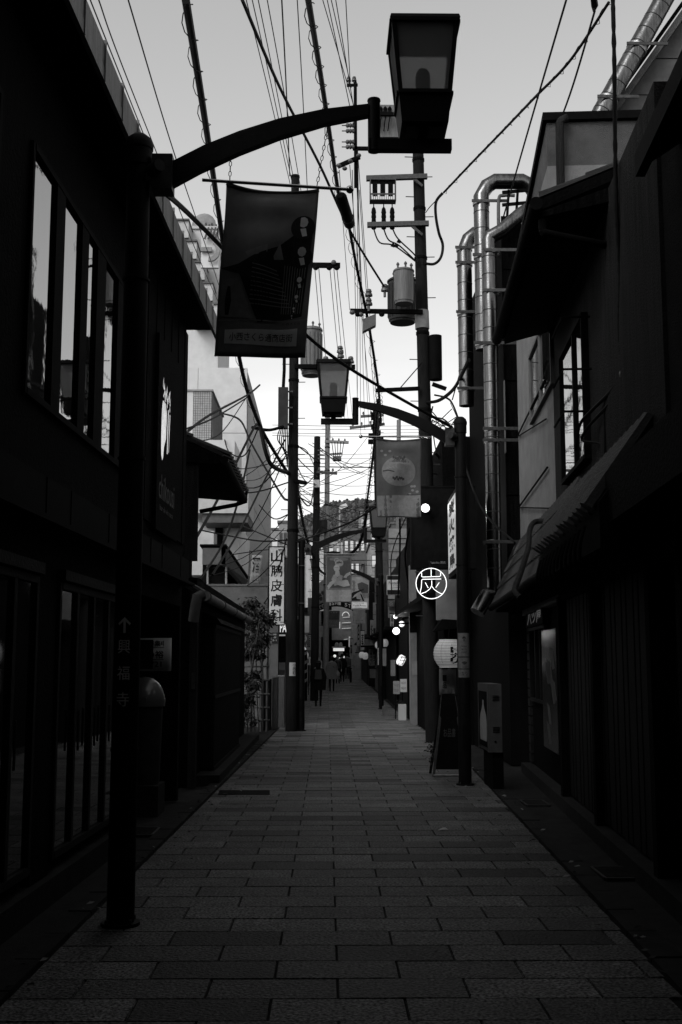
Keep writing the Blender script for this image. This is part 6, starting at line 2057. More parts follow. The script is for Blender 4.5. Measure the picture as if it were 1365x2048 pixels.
for i, (x0, x1, y0, y1, D, m_, lab) in enumerate(FS):
    a, b = P(x0, y1, D), P(x1, y0, D)
    t = thing('shop_sign', lab, 'sign', ((a.x + b.x) / 2, D, a.z), 'small shop signs far along the lane')
    q_ = MB().box(a.x, b.x, D, D + .1, a.z, b.z).build('sign_face', m_, t)
    MB().box(a.x - .02, b.x + .02, D + .02, D + .12, b.z, b.z + .04).build('sign_rail', M_DARKMETAL, t)
    t_ = MB()
    vtext(t_, FT[i], ((a.x + b.x) / 2, D - .005, (a.z + b.z) / 2), XR, ZU, (b.x - a.x) * .7, (b.z - a.z) * .85, .01)
    t_.build('lettering', M_INK_D if m_ not in (M_STUCCO_D, M_DGREYB) else M_GREYB, q_, kind='stuff')
for i, (px, py, D, r_) in enumerate(((724, 1310, 60, .16), (731, 1312, 58, .17), (757, 1290, 49, .15), (770, 1286, 42, .14), (611, 1310, 47, .14))):
    c = P(px, py, D)
    t = thing('paper_lantern', ('small round lantern farthest right of the arcade mouth', 'small round lantern just left of the long pale lantern', 'small round lantern before the dark vertical sign', 'small round lantern on the fourth lamp post side', 'small round lantern above the striped post')[i], 'lantern', c, 'small round paper lanterns')
    MB().lathe(c, [(r_ * math.sin(math.pi * (k + 1.2) / 10.4) * (1 if k % 2 else .95), -r_ * 1.15 * math.cos(math.pi * (k + 1.2) / 10.4)) for k in range(9)], 14).build('paper_shade', M_PAPER, t, True)
    for s_ in (-1, 1):
        MB().cyl(c + ZU * (r_ * 1.05 * s_ - .02), c + ZU * (r_ * 1.05 * s_ + .02), r_ * .45, None, 10).build('lantern_rim', M_DARKMETAL, t)
    MB().cyl(c + ZU * r_, c + ZU * (r_ + .3), .006, None, 5).build('hanger', M_DARKMETAL, t)
# bicycle parked at the arcade mouth
D = 68
c = P(702, 1352, D)
c.z = gz(D)
bc = thing('bicycle', 'dark bicycle parked at the right of the arcade mouth', 'bicycle', c)
for s_ in (-.32, .32):
    ct = c + Vector((.12 * s_, s_ * 1.6, .33))
    w_ = MB().tube([ct + Vector((.03 * math.cos(R(a_)), .31 * math.cos(R(a_)), .31 * math.sin(R(a_)))) for a_ in range(0, 361, 20)], .02, 6, False).build('wheel', M_DARKMETAL, bc, True)
    sp_ = MB()
    for a_ in range(0, 180, 30):
        sp_.cyl(ct + Vector((0, .3 * math.cos(R(a_)), .3 * math.sin(R(a_)))), ct - Vector((0, .3 * math.cos(R(a_)), .3 * math.sin(R(a_)))), .004, None, 4)
    sp_.build('spokes', M_GALV, w_, kind='stuff')
fr = MB()
A_, B_, C__, D__ = (c + Vector((.0, y_, z_)) for y_, z_ in ((-.5, .33), (-.1, .30), (-.2, .78), (.4, .75)))
E_2 = c + Vector((0, .5, .33))
for p, q in ((A_, B_), (B_, C__), (A_, C__), (B_, D__), (C__, D__), (D__, E_2)):
    fr.cyl(p, q, .018, None, 6)
fr.build('frame', M_DARKMETAL, bc)
MB().box(c.x - .07, c.x + .07, c.y - .33, c.y - .08, c.z + .80, c.z + .86).build('saddle', M_CABLE, bc)
MB().tube([D__ + Vector((-.25, -.1, .2)), D__ + Vector((-.1, 0, .25)), D__ + Vector((.1, 0, .25)), D__ + Vector((.25, -.1, .2))], .014, 6).build('handlebar', M_GALV, bc)

# ------------------------------------------------------------------ the arcade gate and hall
D = 74.0
g0 = gz(D)
AG = thing('arcade_gate', 'arched arcade gateway with blossom emblem and curved name band', 'gateway', P(670, 1380, D))
xl_, xr_ = P(634, 1300, D).x, P(712, 1300, D).x
xm_ = (xl_ + xr_) / 2
m = MB()
n = 14
arc_b, arc_t = [], []
for i in range(n + 1):
    f = i / n
    px = 632 + 82 * f
    arc_b.append(P(px, 1213 - 12 * math.sin(math.pi * f), D))
    arc_t.append(P(px, 1172 - 24 * math.sin(math.pi * f), D))
m.prism(arc_t + arc_b[::-1], (0, .3, 0))
m.build('arch_panel', M_PALE, AG)
m = MB()
low = [p - ZU * .38 for p in arc_b]
m.prism([p + Vector((0, -.03, .05)) for p in arc_b] + [p + Vector((0, -.03, 0)) for p in low[::-1]], (0, .25, 0))
nb = m.build('name_band', M_DARKMETAL, AG)
for i, ch in enumerate('KONISHI ST.'):
    if ch == ' ':
        continue
    f = .10 + .80 * i / 10
    k = min(n - 1, int(f * n))
    p = arc_b[k].lerp(arc_b[k + 1], f * n - k) + Vector((0, -.06, -.17))
    t_ = MB()
    text(t_, ch, p, XR, ZU, w=.17, h=.24, bold=.02)
    t_.build('letter', M_GREYB, nb)
em = P(646, 1192, D - .02)
for k in range(5):
    a_ = R(90 + 72 * k)
    d_ = Vector((math.cos(a_), 0, math.sin(a_)))
    s_ = Vector((-d_.z, 0, d_.x))
    MB().prism([em + d_ * .05, em + d_ * .2 + s_ * .12, em + d_ * .36 + s_ * .07, em + d_ * .31, em + d_ * .36 - s_ * .07, em + d_ * .2 - s_ * .12], (0, -.02, 0)).build('blossom_petal', M_INK_D, AG)
for px, w in ((632, .0), (712, .0)):
    x_ = P(px, 1300, D).x
for x_ in (xl_ + .1, xr_ - .1):
    MB().box(x_ - .18, x_ + .18, D + .02, D + .4, g0 - .05, arc_b[0].z - .3).build('gate_column', M_STUCCO, AG)
for k in range(6):
    z_ = g0 + 2.6 + .5 * k
HALL = thing('arcade_hall', 'dim covered arcade hall with shop walls and light rails', 'building', (xm_, 90, g0))
for x_ in (xl_ - .6, xr_ + .2):
    MB().box(x_, x_ + .4, D + .6, 118, g0 - .2, 5.8).build('hall_wall', M_DGREYB, HALL)
MB().box(xl_ - .6, xr_ + .6, D + 6, 118, 5.8, 5.9).build('hall_roof', M_GREYB, HALL)
MB().box(xl_ - .6, xr_ + .6, 118, 118.3, 0, 6).build('hall_end', M_STUCCO_D, HALL)
MB().box(P(664, 1300, D + 4).x, P(705, 1300, D + 4).x, D + 4, D + 4.2, P(690, 1280, D + 4).z, P(690, 1200, D + 4).z).build('inner_gable', M_STUCCO, HALL)
for y_, x0, x1 in ((1246, 684, 702), (1257, 684, 702), (1279, 688, 696), (1235, 686, 700)):
    a, b = P(x0, y_, D + 3.9), P(x1, y_ - 1, D + 3.9)
    MB().beam(a, b, .03, .035).build('light_rail', M_GLOW, HALL)
MB().tube([P(692 + 7 * math.cos(R(a_)), 1232 - 8 * math.sin(R(a_)), D + 3.8) for a_ in range(0, 181, 20)], .03, 6).build('arch_light', M_GLOW, HALL)
a, b = P(698, 1294, D + 3), P(701, 1273, D + 3)
MB().box(a.x, b.x, D + 3, D + 3.1, a.z, b.z).build('side_light', M_GLOW, HALL)
a, b = P(679, 1257, D + 3), P(681, 1244, D + 3)
MB().box(a.x, b.x, D + 3, D + 3.1, a.z, b.z).build('side_light', M_GLOW, HALL)
# bright shop inside: lit counter
D = 78
KS = thing('lit_stall', 'brightly lit stall glowing at the end of the lane', 'stall', P(679, 1316, D))
MB().box(P(667, 1300, D).x, P(689, 1300, D).x, D, D + .6, P(680, 1302, D).z, P(680, 1296, D).z).build('counter_front', M_GLOW2, KS)
MB().box(P(664, 1300, D).x, P(692, 1300, D).x, D - .2, D + .7, P(680, 1296, D).z, P(680, 1293, D).z).build('stall_roof', M_GREYB, KS)
for k, (px, py) in enumerate(((670, 1312), (678, 1317), (687, 1314))):
    p = P(px, py, D)
    MB().ball(p, .10, 8).build('lit_item', M_GLOW2, KS, True)
c = P(682, 1307, D - .4)
MB().cyl(c, c + Vector((0, .04, 0)), .17, None, 18).build('round_plate', M_GREYB, KS)
MB().lathe(P(674, 1293, D + .2), [(.13, 0), (.16, .1), (.1, .25), (.02, .3)], 10).build('roof_ornament', M_GREYB, KS, True)
MB().lathe(P(682, 1293, D + .2), [(.13, 0), (.16, .1), (.1, .25), (.02, .3)], 10).build('roof_ornament', M_GREYB, KS, True)
# old lamp with ringed column near the gate
D = 57
a = P(629.5, 1380, D)
a.z = gz(D)
OL = thing('ringed_lamp', 'pale ringed lamp column with boxy lantern in front of the arcade gate', 'street lamp', a)
zt_ = P(630, 1158, D).z
MB().cyl(a, (a.x, D, zt_), .13, .12, 16).build('column', M_STUCCO, OL, True)
for k in range(3):
    MB().lathe((a.x, D, zt_ - .1 + .12 * k), [(.17, 0), (.2, .03), (.17, .06)], 16).build('collar_ring', M_DARKMETAL, OL, True)
b = P(621, 1150, D), P(639, 1125, D)
MB().hexa([(a.x - .16, D - .16, zt_ + .3), (a.x + .16, D - .16, zt_ + .3), (a.x + .16, D + .16, zt_ + .3), (a.x - .16, D + .16, zt_ + .3), (a.x - .24, D - .24, zt_ + .95), (a.x + .24, D - .24, zt_ + .95), (a.x + .24, D + .24, zt_ + .95), (a.x - .24, D + .24, zt_ + .95)]).build('lantern', M_STUCCO, OL)
MB().box(a.x - .26, a.x + .26, D - .26, D + .26, zt_ + .952, zt_ + 1.0).build('lantern_cap', M_DARKMETAL, OL)
# round signs and boards on the left of the lane
D = 44
for px, py, r_, D, lab, mface, txt in ((606, 1277, .25, 44, 'round sign with four dark characters on the left of the lane', M_DGREYB, 'ビア'), (644, 1263, .30, 62, 'plain pale round mirror back near the arcade gate', M_GREYB, None)):
    c = P(px, py, D)
    t = thing('round_sign', lab, 'sign', c)
    q_ = MB().cyl(c, c + Vector((0, .06, 0)), r_, None, 26).build('disc', mface, t)
    if txt:
        MB().cyl(c + Vector((0, -.006, 0)), c, r_ * .64, None, 22).build('disc_centre', M_SIGNW, q_)
        t_ = MB()
        text(t_, 'えビ', c + Vector((0, -.012, .06)), XR, ZU, w=.22, h=.10, bold=.02)
        text(t_, 'ーア', c + Vector((0, -.012, -.06)), XR, ZU, w=.22, h=.10, bold=.02)
        t_.build('lettering', M_INK_D, q_, kind='stuff')
    MB().cyl(c + Vector((0, .05, 0)), c + Vector((-.02, .1, -r_ - 1.2)), .02).build('sign_post', M_DARKMETAL, t)
D = 46
for i, (x0, x1, y0, y1, D, m_, lab, txt) in enumerate(((595, 619, 1232, 1265, 40, M_WHITE2, 'blank white box sign left of the ringed lamp', None), (623, 639, 1315, 1345, 50, M_SIGNW, 'white no smoking notice board on the left of the lane', 'no'), (612, 624, 1314, 1330, 51, M_SIGNW, 'small white panel with black figures beside the no smoking board', '31'), (640, 645, 1321, 1343, 52, M_GREYB, 'narrow grey sheet right of the no smoking board', None))):
    a, b = P(x0, y1, D), P(x1, y0, D)
    t = thing('notice_board', lab, 'sign', ((a.x + b.x) / 2, D, a.z))
    q_ = MB().box(a.x, b.x, D, D + .06, a.z, b.z).build('board_face', m_, t)
    MB().box((a.x + b.x) / 2 - .02, (a.x + b.x) / 2 + .02, D + .061, D + .10, gz(D), b.z).build('board_post', M_DARKMETAL, t)
    c = Vector(((a.x + b.x) / 2, D - .006, a.z + (b.z - a.z) * .66))
    if txt == 'no':
        MB().tube([c + Vector((.11 * math.cos(R(s_)), 0, .11 * math.sin(R(s_)))) for s_ in range(0, 361, 20)], .014, 5, False).build('ban_ring', M_INK_D, q_)
        MB().cyl(c + Vector((-.08, 0, .08)), c + Vector((.08, 0, -.08)), .012).build('ban_bar', M_INK_D, q_)
        t_ = MB(); text(t_, '禁煙', c - ZU * .27, XR, ZU, w=.2, h=.1, bold=.02); t_.build('lettering', M_INK_D, q_, kind='stuff')
    elif txt:
        t_ = MB(); text(t_, txt, c - ZU * .06, XR, ZU, w=.22, h=.2, bold=.02); t_.build('lettering', M_INK_D, q_, kind='stuff')
# barber style striped pole and stand sign
D = 46
c = P(608, 1345, D)
bp = thing('striped_post', 'dark post with slanting pale stripes on the left of the lane', 'post', Vector((c.x, D, gz(D))))
MB().cyl((c.x, D, gz(D)), (c.x, D, P(608, 1300, D).z), .14, .14, 16).build('post_body', M_DARKMETAL, bp, True)
for k in range(4):
    z0 = .7 + .36 * k
    MB().add([(c.x + .143 * math.cos(R(a_)), D + .143 * math.sin(R(a_)), z0 + dz + (a_ + 170) / 160 * .18) for a_ in range(-170, -9, 20) for dz in (0, .12)], [(2 * i, 2 * i + 2, 2 * i + 3, 2 * i + 1) for i in range(8)]).build('stripe', M_STUCCO, bp)
MB().ball((c.x, D, P(608, 1300, D).z + .02), .1, 10).build('post_lamp', M_GLOW, bp, True)
D = 33
a, b = P(590, 1398, D), P(608, 1360, D)
b0 = thing('stand_sign', 'black standing sign with rounded metal frame beside the left utility pole', 'sign board', ((a.x + b.x) / 2, D, 0))
MB().tube(smooth_path([(a.x, D, 0), (a.x, D, b.z - .08), (a.x + .06, D, b.z), (b.x - .06, D, b.z), (b.x, D, b.z - .08), (b.x, D, 0)], 5), .016, 8).build('frame', M_DUCTBAND, b0, True)
q_ = MB().box(a.x + .02, b.x - .02, D - .01, D + .01, .25, b.z - .03).build('board', M_DARKMETAL, b0)
t_ = MB(); text(t_, 'SAKURA', ((a.x + b.x) / 2, D - .013, .62), XR, ZU, w=.2, h=.05); t_.build('lettering', M_INK_W, q_, kind='stuff')
MB().box(a.x - .02, b.x + .02, D - .2, D + .2, -.01, .03).build('foot', M_DARKMETAL, b0)
# left shop houses beyond the left pole
for i, (x_, y0, y1, zt_, m_, lab) in enumerate(((-1.75, 34.5, 43, 5.4, M_DGREYB, 'grey shop house beyond the left utility pole'), (-1.6, 60, 74, 7.0, M_DGREYB, 'dark grey shop house left of the arcade gate'))):
    t = thing('shop_house', lab, 'building', (x_, y0, gz(y0)))
    MB().box(x_ - 5, x_, y0, y1, gz(y0) - .1, zt_ if i else 4.2).build('house_wall', m_, t)
    MB().box(x_, x_ + .25, y0 + .3, y1 - .3, 2.7, 2.85).build('awning', M_DARKMETAL, t)
    for k in range(3):
        w_ = MB().box(x_, x_ + .04, y0 + 1 + 2.4 * k, y0 + 2.8 + 2.4 * k, .4 + gz(y0), 2.3).build('window', M_SHOPGLASS, t)
        MB().box(x_ + .001, x_ + .05, y0 + .9 + 2.4 * k, y0 + 1 + 2.4 * k, .3 + gz(y0), 2.4).build('frame', M_DARKMETAL, w_)
D = 43.5
sh = thing('lit_shop', 'shop with lit window and lit letters behind the left utility pole', 'shop front', P(568, 1350, 33))
q_ = MB().box(P(558, 1300, 34.3).x, P(573, 1300, 34.3).x + .5, 34.2, 34.45, 0, P(565, 1240, 34.3).z).build('front_wall', M_STUCCO_D, sh)
MB().box(P(559, 1300, 34.1).x, P(571, 1300, 34.1).x, 34.16, 34.2, P(565, 1315, 34.1).z, P(565, 1272, 34.1).z).build('window', M_SHOPGLASS, sh)
t_ = MB(); text(t_, 'PA', P(567, 1255, 34.1), XR, ZU, w=.2, h=.28, bold=.03); t_.build('lettering', M_GLOW2, sh, kind='stuff')
a, b = P(558, 1343, 34.1), P(571, 1325, 34.1)
MB().box(a.x, b.x, 34.1, 34.15, a.z, b.z).build('menu_panel', M_GREYB, sh)
a, b = P(559, 1272, 34.1), P(571, 1269, 34.1)
MB().box(a.x, b.x, 34.08, 34.15, a.z, b.z).build('strip_light', M_GLOW, sh)
box_thing('white_tank', 'pale rounded cover between the gate pillar and the left utility pole', 'cover', M_STUCCO, P(558, 1380, 31).x, P(570, 1380, 31).x, 31, 31.5, 0, P(565, 1340, 31).z)
# light corrugated block and dark canopy under it, mid distance left
D = 80
LB = thing('panelled_block', 'pale panelled block behind the third lamp post', 'building', P(620, 1230, D))
for k in range(6):
    pbox(LB, 'wall_panel', M_WHITE2, 594 + 9 * k, 602.5 + 9 * k, 1100, 1222, D, .3)
pbox(LB, 'dark_eave', M_DARKMETAL, 592, 622, 1215, 1222, D - 1, 1.0)
pbox(LB, 'lower_wall', M_DGREYB, 592, 635, 1222, 1330, D + .1, .3)

# ------------------------------------------------------------------ town blocks between the lane and the hill
rs3 = random.Random(21)
def town(x0, x1, yt, D, m_, lab, win=(0, 0), yb=1330, roof=True):
    a, b = P(x0, yb, D), P(x1, yt, D)
    t = thing('town_building', lab, 'building', ((a.x + b.x) / 2, D, 0), 'town buildings before the hill')
    MB().box(a.x, b.x, D, D + 9, 0, b.z).build('wall', m_, t)
    if roof:
        MB().box(a.x - .15, b.x + .15, D - .15, D + 9.1, b.z, b.z + .25).build('roof_coping', M_DGREYB, t)
    nx_, nz_ = win
    for i in range(nx_):
        for k in range(nz_):
            wx = a.x + (b.x - a.x) * (i + .5) / nx_
            wz = b.z - 1.6 - 2.4 * k
            ww = (b.x - a.x) / nx_ * .32
            f = MB().box(wx - ww, wx + ww, D - .08, D, wz - .6, wz + .6).build('window', M_DGREYB, t)
            MB().box(wx - ww * .85, wx + ww * .85, D - .10, D - .08, wz - .5, wz + .5).build('pane', M_GLASS, f)
    return t
town(556, 592, 1046, 118, M_GREYB, 'grey town building with many window rows, left of the thin dark pole', (4, 6))
town(600, 640, 1098, 128, M_WHITE2, 'pale low town building right of the left utility pole', (3, 2))
town(640, 690, 1120, 135, M_GREYB, 'grey town building above the woman banner', (4, 2))
town(688, 742, 1062, 120, M_PALE, 'grey town building with ribbed front left of the third lantern', (5, 3))
town(722, 752, 1022, 150, M_GREYB, 'taller grey town building beside the round print banner', (3, 4))
town(742, 785, 1088, 105, M_GREYB, 'pale town building below the third lantern', (3, 3))
town(785, 845, 1048, 140, M_PALE, 'grey town building right of the third lantern', (4, 3))
town(590, 650, 1070, 165, M_DGREYB, 'dark low roofed town building below the hill', (3, 1))
town(640, 700, 1082, 170, M_WHITE2, 'pale town building low below the hill', (4, 1))
town(480, 560, 1060, 140, M_GREYB, 'grey town building hidden behind the granite street face', (4, 3))
town(840, 1000, 1040, 120, M_DGREYB, 'dark town building behind the black sign box', (4, 3))
town(856, 892, 940, 60, M_DGREYB, 'dark gable building above the black sign box', (0, 0))
wp = thing('cctv_mast', 'pale mast with a white floodlight head against the hill', 'mast', P(680, 1100, 100))
MB().cyl(P(680, 1130, 100), P(680, 1015, 100), .10, .08, 8).build('mast_pole', M_GREYB, wp)
MB().beam(P(680, 1016, 100), P(694, 1010, 100), .3, .35).build('lamp_head', M_WHITE, wp)

# ------------------------------------------------------------------ hill with its trees
hv, hf = [], []
NX, NY = 60, 14
rh = random.Random(2)
def hill_z(x, y):
    px = 655 + x / y * 2290
    prof = 1048 if px < 560 else (1048 - (px - 560) * .42 if px < 660 else (1006 - (px - 660) * .11 if px < 770 else 994))
    top = EYE + (1325 - prof) / 2290 * 640 * 1.0 - 4
    f = max(0, min(1, (y - 380) / 260))
    return 2 + (top - 2) * f ** .8 + 3.0 * math.sin(x * .07 + 1) * f
for j in range(NY + 1):
    yy = 380 + 300 * j / NY
    for i in range(NX + 1):
        xx = -260 + 520 * i / NX
        hv.append((xx, yy, hill_z(xx, yy) if yy <= 640 else hill_z(xx, 640) - (yy - 640) * .2))
for j in range(NY):
    for i in range(NX):
        q = j * (NX + 1) + i
        hf.append((q, q + 1, q + NX + 2, q + NX + 1))
MB().add(hv, hf).build('hill', M_HILL, None, True, kind='structure')
fw, mi = MB(), []
for i in range(11000):
    yy = rh.uniform(400, 650)
    xx = rh.uniform(-.11, .13) * yy
    z = hill_z(xx, min(yy, 640))
    s = rh.uniform(.7, 1.5)
    h = s * rh.uniform(1.4, 3.0)
    n = 5
    v = []
    for (rr, hh) in ((.55, 0), (1, .3), (.8, .62), (.3, .95)):
        for k in range(n):
            a_ = 2 * math.pi * k / n + rr
            q = rh.uniform(.75, 1.2)
            v.append((xx + s * rr * q * math.cos(a_), yy + s * rr * q * math.sin(a_), z + h * hh + rh.uniform(-.3, .3)))
    f = [(r_ * n + k, r_ * n + (k + 1) % n, (r_ + 1) * n + (k + 1) % n, (r_ + 1) * n + k) for r_ in range(3) for k in range(n)] + [tuple(range(3 * n, 4 * n))]
    fw.add(v, f)
    mi += [rh.randrange(3)] * len(f)
o = fw.build('hill_woods', M_TREE, None, kind='stuff', label='far mixed woodland covering the hill', cat='woods')
for p_, k in zip(o.data.polygons, mi):
    p_.material_index = k

# ------------------------------------------------------------------ people walking away up the lane
def person(label, px, py, D, H, top, legs, hair_m, hair_long, coat, coat_m, skin=M_SKIN, stride=.16, face=-1, bag=None, group='people walking in the lane'):
    """Continuous skinned body; hair, coat and bags are its children. Facing up the lane unless face = 1."""
    b = P(px, py, D)
    b.z = gz(D)
    k = H / 1.7
    J = {}
    vs_, es, rad = [], [], []
    def j(n, x, y, z, r, p=None):
        vs_.append((x * k, y * k, z * k)); rad.append(r * k); J[n] = len(vs_) - 1
        if p is not None: es.append((J[p], J[n]))
    j('pelvis', 0, 0, .92, .115)
    j('waist', 0, 0, 1.06, .105, 'pelvis'); j('chest', 0, .01, 1.26, .125, 'waist'); j('neck0', 0, .0, 1.41, .065, 'chest')
    j('neck', 0, .015, 1.47, .05, 'neck0'); j('jaw', 0, .03, 1.53, .07, 'neck'); j('head', 0, .015, 1.60, .092, 'jaw'); j('crown', 0, .01, 1.665, .06, 'head')
    for s, n in ((-1, 'l'), (1, 'r')):
        st = stride * s
        j(n + 'hip', .09 * s, 0, .88, .085, 'pelvis'); j(n + 'knee', .09 * s, st * .5 + .03, .48, .058, n + 'hip')
        j(n + 'ankle', .085 * s, st - .02, .09, .040, n + 'knee'); j(n + 'heel', .085 * s, st - .05, .05, .038, n + 'ankle'); j(n + 'toe', .09 * s, st + .13, .035, .032, n + 'heel')
        j(n + 'shoulder', .17 * s, .0, 1.385, .062, 'neck0'); j(n + 'elbow', .235 * s, -st * .3 - .03, 1.12, .043, n + 'shoulder')
        j(n + 'wrist', .225 * s, -st * .5 + .06, .89, .030, n + 'elbow'); j(n + 'hand', .22 * s, -st * .5 + .09, .80, .034, n + 'wrist'); j(n + 'tips', .215 * s, -st * .5 + .10, .73, .018, n + 'hand')
    me = bpy.data.meshes.new('person')
    me.from_pydata(vs_, es, [])
    o = bpy.data.objects.new('person', me)
    COL.objects.link(o)
    o.location = b
    sk = o.modifiers.new('skin', 'SKIN')
    for i, r in enumerate(rad):
        me.skin_vertices[0].data[i].radius = (r, r)
    me.skin_vertices[0].data[0].use_root = True
    sb = o.modifiers.new('smooth', 'SUBSURF')
    sb.levels = sb.render_levels = 2
    bpy.context.view_layer.update()
    ev = o.evaluated_get(bpy.context.evaluated_depsgraph_get())
    nm = bpy.data.meshes.new_from_object(ev)
    o.modifiers.clear()
    o.data = nm
    nm.materials.clear()
    for m_ in (skin, legs, top, M_CLOTH_K):
        nm.materials.append(m_)
    for p in nm.polygons:
        z = p.center.z / k
        x = abs(p.center.x) / k
        p.material_index = 0 if z > 1.43 else (3 if z < .10 else (0 if (x > .19 and z < .90) else (1 if z < .93 else 2)))
        p.use_smooth = True
    ORIG[o.name] = Vector(b)
    setp(o, label, 'person', group)
    if face > 0:
        o.rotation_euler = (0, 0, math.pi)
    B = Vector(b)
    h = MB().lathe(B + Vector((0, 0, 1.625 * k)), [(.001, -.10 * k), (.098 * k, -.09 * k), (.108 * k, -.02 * k), (.10 * k, .04 * k), (.07 * k, .085 * k), (.001, .105 * k)], 16)
    h.v = [(v[0], v[1] - .022 * k, v[2]) for v in h.v]
    if hair_long:
        h.lathe(B + Vector((0, -.075 * k, 1.32 * k)), [(.05 * k, 0), (.085 * k, .06 * k), (.095 * k, .2 * k), (.10 * k, .32 * k), (.03 * k, .36 * k)], 12)
    h.build('hair', hair_m, o, True)
    if coat:
        z0, rb, rt = coat
        c = MB()
        n = 20
        pr = [(rb, z0), (rb * .97, z0 + .1), ((rb + rt) / 2 + .01, (z0 + 1.15) / 2), (rt, 1.1), (rt * 1.02, 1.28), (rt * .82, 1.38), (.085, 1.44)]
        vs2 = [B + Vector((r_ * k * 1.12 * math.cos(2 * math.pi * i / n) * (1 + .03 * math.sin(5 * i + z_ * 9)), r_ * k * .82 * math.sin(2 * math.pi * i / n), z_ * k)) for r_, z_ in pr for i in range(n)]
        c.add(vs2, [(a * n + i, a * n + (i + 1) % n, (a + 1) * n + (i + 1) % n, (a + 1) * n + i) for a in range(len(pr) - 1) for i in range(n)] + [tuple(range(n))[::-1]])
        for s in (-1, 1):
            st = stride * s
            c.tube([B + Vector((.15 * s * k, 0, 1.37 * k)), B + Vector((.25 * s * k, (-st * .3 - .03) * k, 1.12 * k)), B + Vector((.235 * s * k, (-st * .5 + .05) * k, .90 * k))], [.075 * k, .068 * k, .056 * k], 10)
        c.build('coat', coat_m, o, True)
    if bag == 'backpack':
        bb = MB().hexa([B + Vector(q) * k for q in ((-.14, -.30, 1.02), (.14, -.30, 1.02), (.14, -.16, 1.02), (-.14, -.16, 1.02), (-.11, -.27, 1.38), (.11, -.27, 1.38), (.11, -.16, 1.38), (-.11, -.16, 1.38))])
        bb.build('backpack', M_CLOTH_M, o)
    if bag == 'shoulder':
        bb = MB().lathe(B + Vector((.27, -.04, .72)) * k, [(.05 * k, 0), (.13 * k, .04 * k), (.14 * k, .16 * k), (.06 * k, .28 * k), (.01, .32 * k)], 12)
        bb.build('shoulder_bag', M_STUCCO, o, True)
        MB().tube([B + Vector(q) * k for q in ((.27, -.04, 1.02), (.08, -.18, 1.2), (-.12, -.13, 1.40))], .012, 5).build('bag_strap', M_CLOTH_K, o)
    return o
person('nearest person, walking away in long black coat with dark hair and backpack', 637, 1412, 41.5, 1.63, M_CLOTH_K, M_CLOTH_K, M_HAIR, True, (.62, .26, .22), M_CLOTH_K, bag='backpack')
person('person in a wide grey coat with a shoulder bag walking away', 664, 1382, 55, 1.66, M_CLOTH_G, M_CLOTH_K, M_HAIR, False, (.60, .36, .22), M_CLOTH_G, bag='shoulder', stride=.10)
person('person in dark jacket and trousers right of the grey coated walker', 685, 1363, 69, 1.68, M_CLOTH_K, M_CLOTH_K, M_HAIR, False, (.85, .22, .20), M_CLOTH_K, stride=.2)
person('person in black partly hidden behind the grey coated walker, facing this way', 676, 1366, 66, 1.6, M_CLOTH_M, M_CLOTH_K, M_HAIR, False, None, None, face=1)
person('person in dark clothes farthest right near the parked bicycle', 695, 1358, 75, 1.66, M_CLOTH_K, M_CLOTH_M, M_HAIR, False, (.8, .23, .2), M_CLOTH_M, stride=.12)
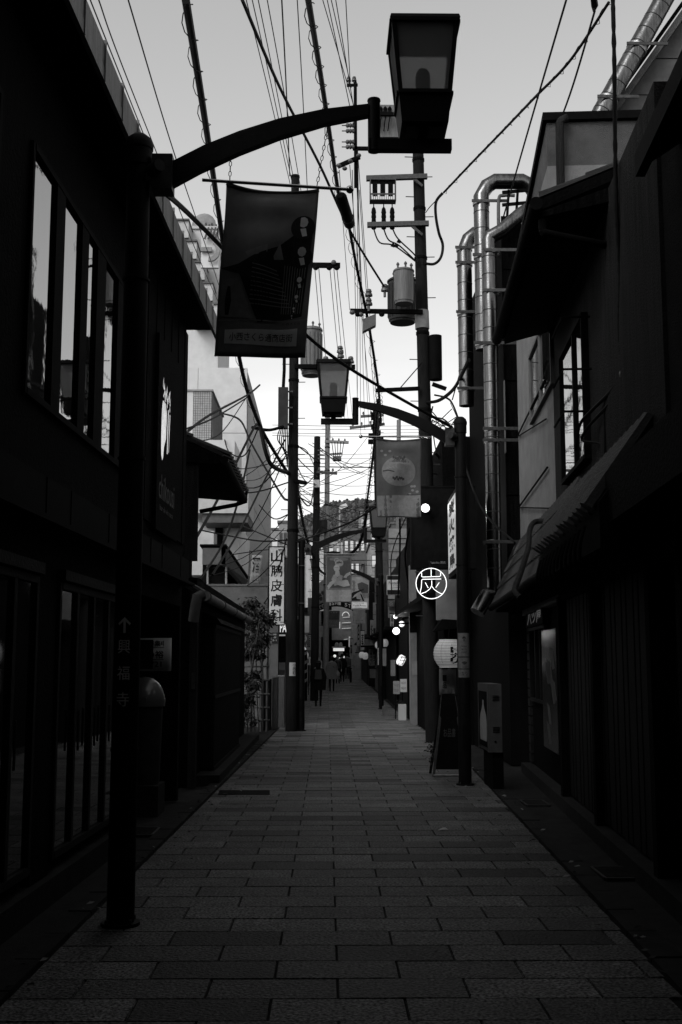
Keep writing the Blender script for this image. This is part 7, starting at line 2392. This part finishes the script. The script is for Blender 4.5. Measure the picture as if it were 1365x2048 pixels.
# leaf litter and a scrap of white paper on the paving
p_ = PW(886, 1661, 0, 0) if False else None
r_ = ray(886, 1661)
tt_ = -EYE / r_.z
sc = Vector((r_.x * tt_, r_.y * tt_, .006))
m = MB()
m.add([sc + Vector(q) for q in ((-.05, -.03, 0), (.0, -.045, .01), (.055, -.01, .004), (.03, .03, .018), (-.02, .035, .006), (0, 0, .022))], [(0, 1, 5), (1, 2, 5), (2, 3, 5), (3, 4, 5), (4, 0, 5)])
m.build('paper_scrap', M_SIGNW, None, label='crumpled scrap of white paper lying on the paving', cat='litter')
def ground_at(px, py):
    r_ = ray(px, py)
    t_ = -EYE / r_.z
    return Vector((r_.x * t_, r_.y * t_, 0))
pq = [ground_at(*q) for q in ((440, 1581), (540, 1581), (540, 1590), (436, 1590))]
MB().prism([p + ZU * .002 for p in pq], (0, 0, .004)).build('drain_cover', M_DARKMETAL, None, label='dark narrow drain cover across the left edge of the paving', cat='drain')
lf, mi = MB(), []
rl = random.Random(77)
for i in range(260):
    yy = rl.uniform(4.2, 24)
    side = rl.random() < .5
    xx = (kl(yy) + abs(rl.gauss(0, .22)) - .1) if side else (kr(yy) - abs(rl.gauss(0, .25)) + .12)
    c = Vector((xx, yy, .024))
    a_ = rl.uniform(0, 6.28)
    l = rl.uniform(.012, .035)
    d1, d2 = Vector((math.cos(a_), math.sin(a_), .15)) * l, Vector((-math.sin(a_), math.cos(a_), .1)) * l * .5
    lf.add([c - d1, c + d2 + ZU * .006, c + d1, c - d2], [(0, 1, 2), (0, 2, 3)])
    mi += [rl.randrange(3)] * 2
o = lf.build('leaf_litter', [M_LEAF[2], M_KERB, M_GREYB], None, kind='stuff', label='small dry leaves and grit scattered along both kerbs', cat='litter')
for p_, k in zip(o.data.polygons, mi):
    p_.material_index = k
for i, (yy, side, lab) in enumerate(((9.0, 1, 'barred drain grate in the right gutter nearest the viewpoint'), (13.4, 1, 'barred drain grate in the right gutter before the second lamp post'), (11.2, -1, 'barred drain grate in the left gutter past the glass doors'))):
    xx = (kr(yy) + .36) if side > 0 else (kl(yy) - .32)
    t = thing('drain_grate', lab, 'drain', (xx, yy, 0), 'barred drain grates')
    fr = MB()
    for s_ in (-1, 1):
        fr.box(xx - .13, xx + .13, yy + s_ * .24 - .012, yy + s_ * .24 + .012, -.02, .006)
        fr.box(xx + s_ * .13 - .012, xx + s_ * .13 + .012, yy - .228, yy + .228, -.02, .0055)
    fr.build('grate_frame', M_GALV, t)
    for k in range(9):
        MB().box(xx - .118, xx + .118, yy - .2 + .05 * k - .006, yy - .2 + .05 * k + .006, -.02, .003).build('grate_bar', M_GALV, t)
bpy.data.objects.remove(_TO)
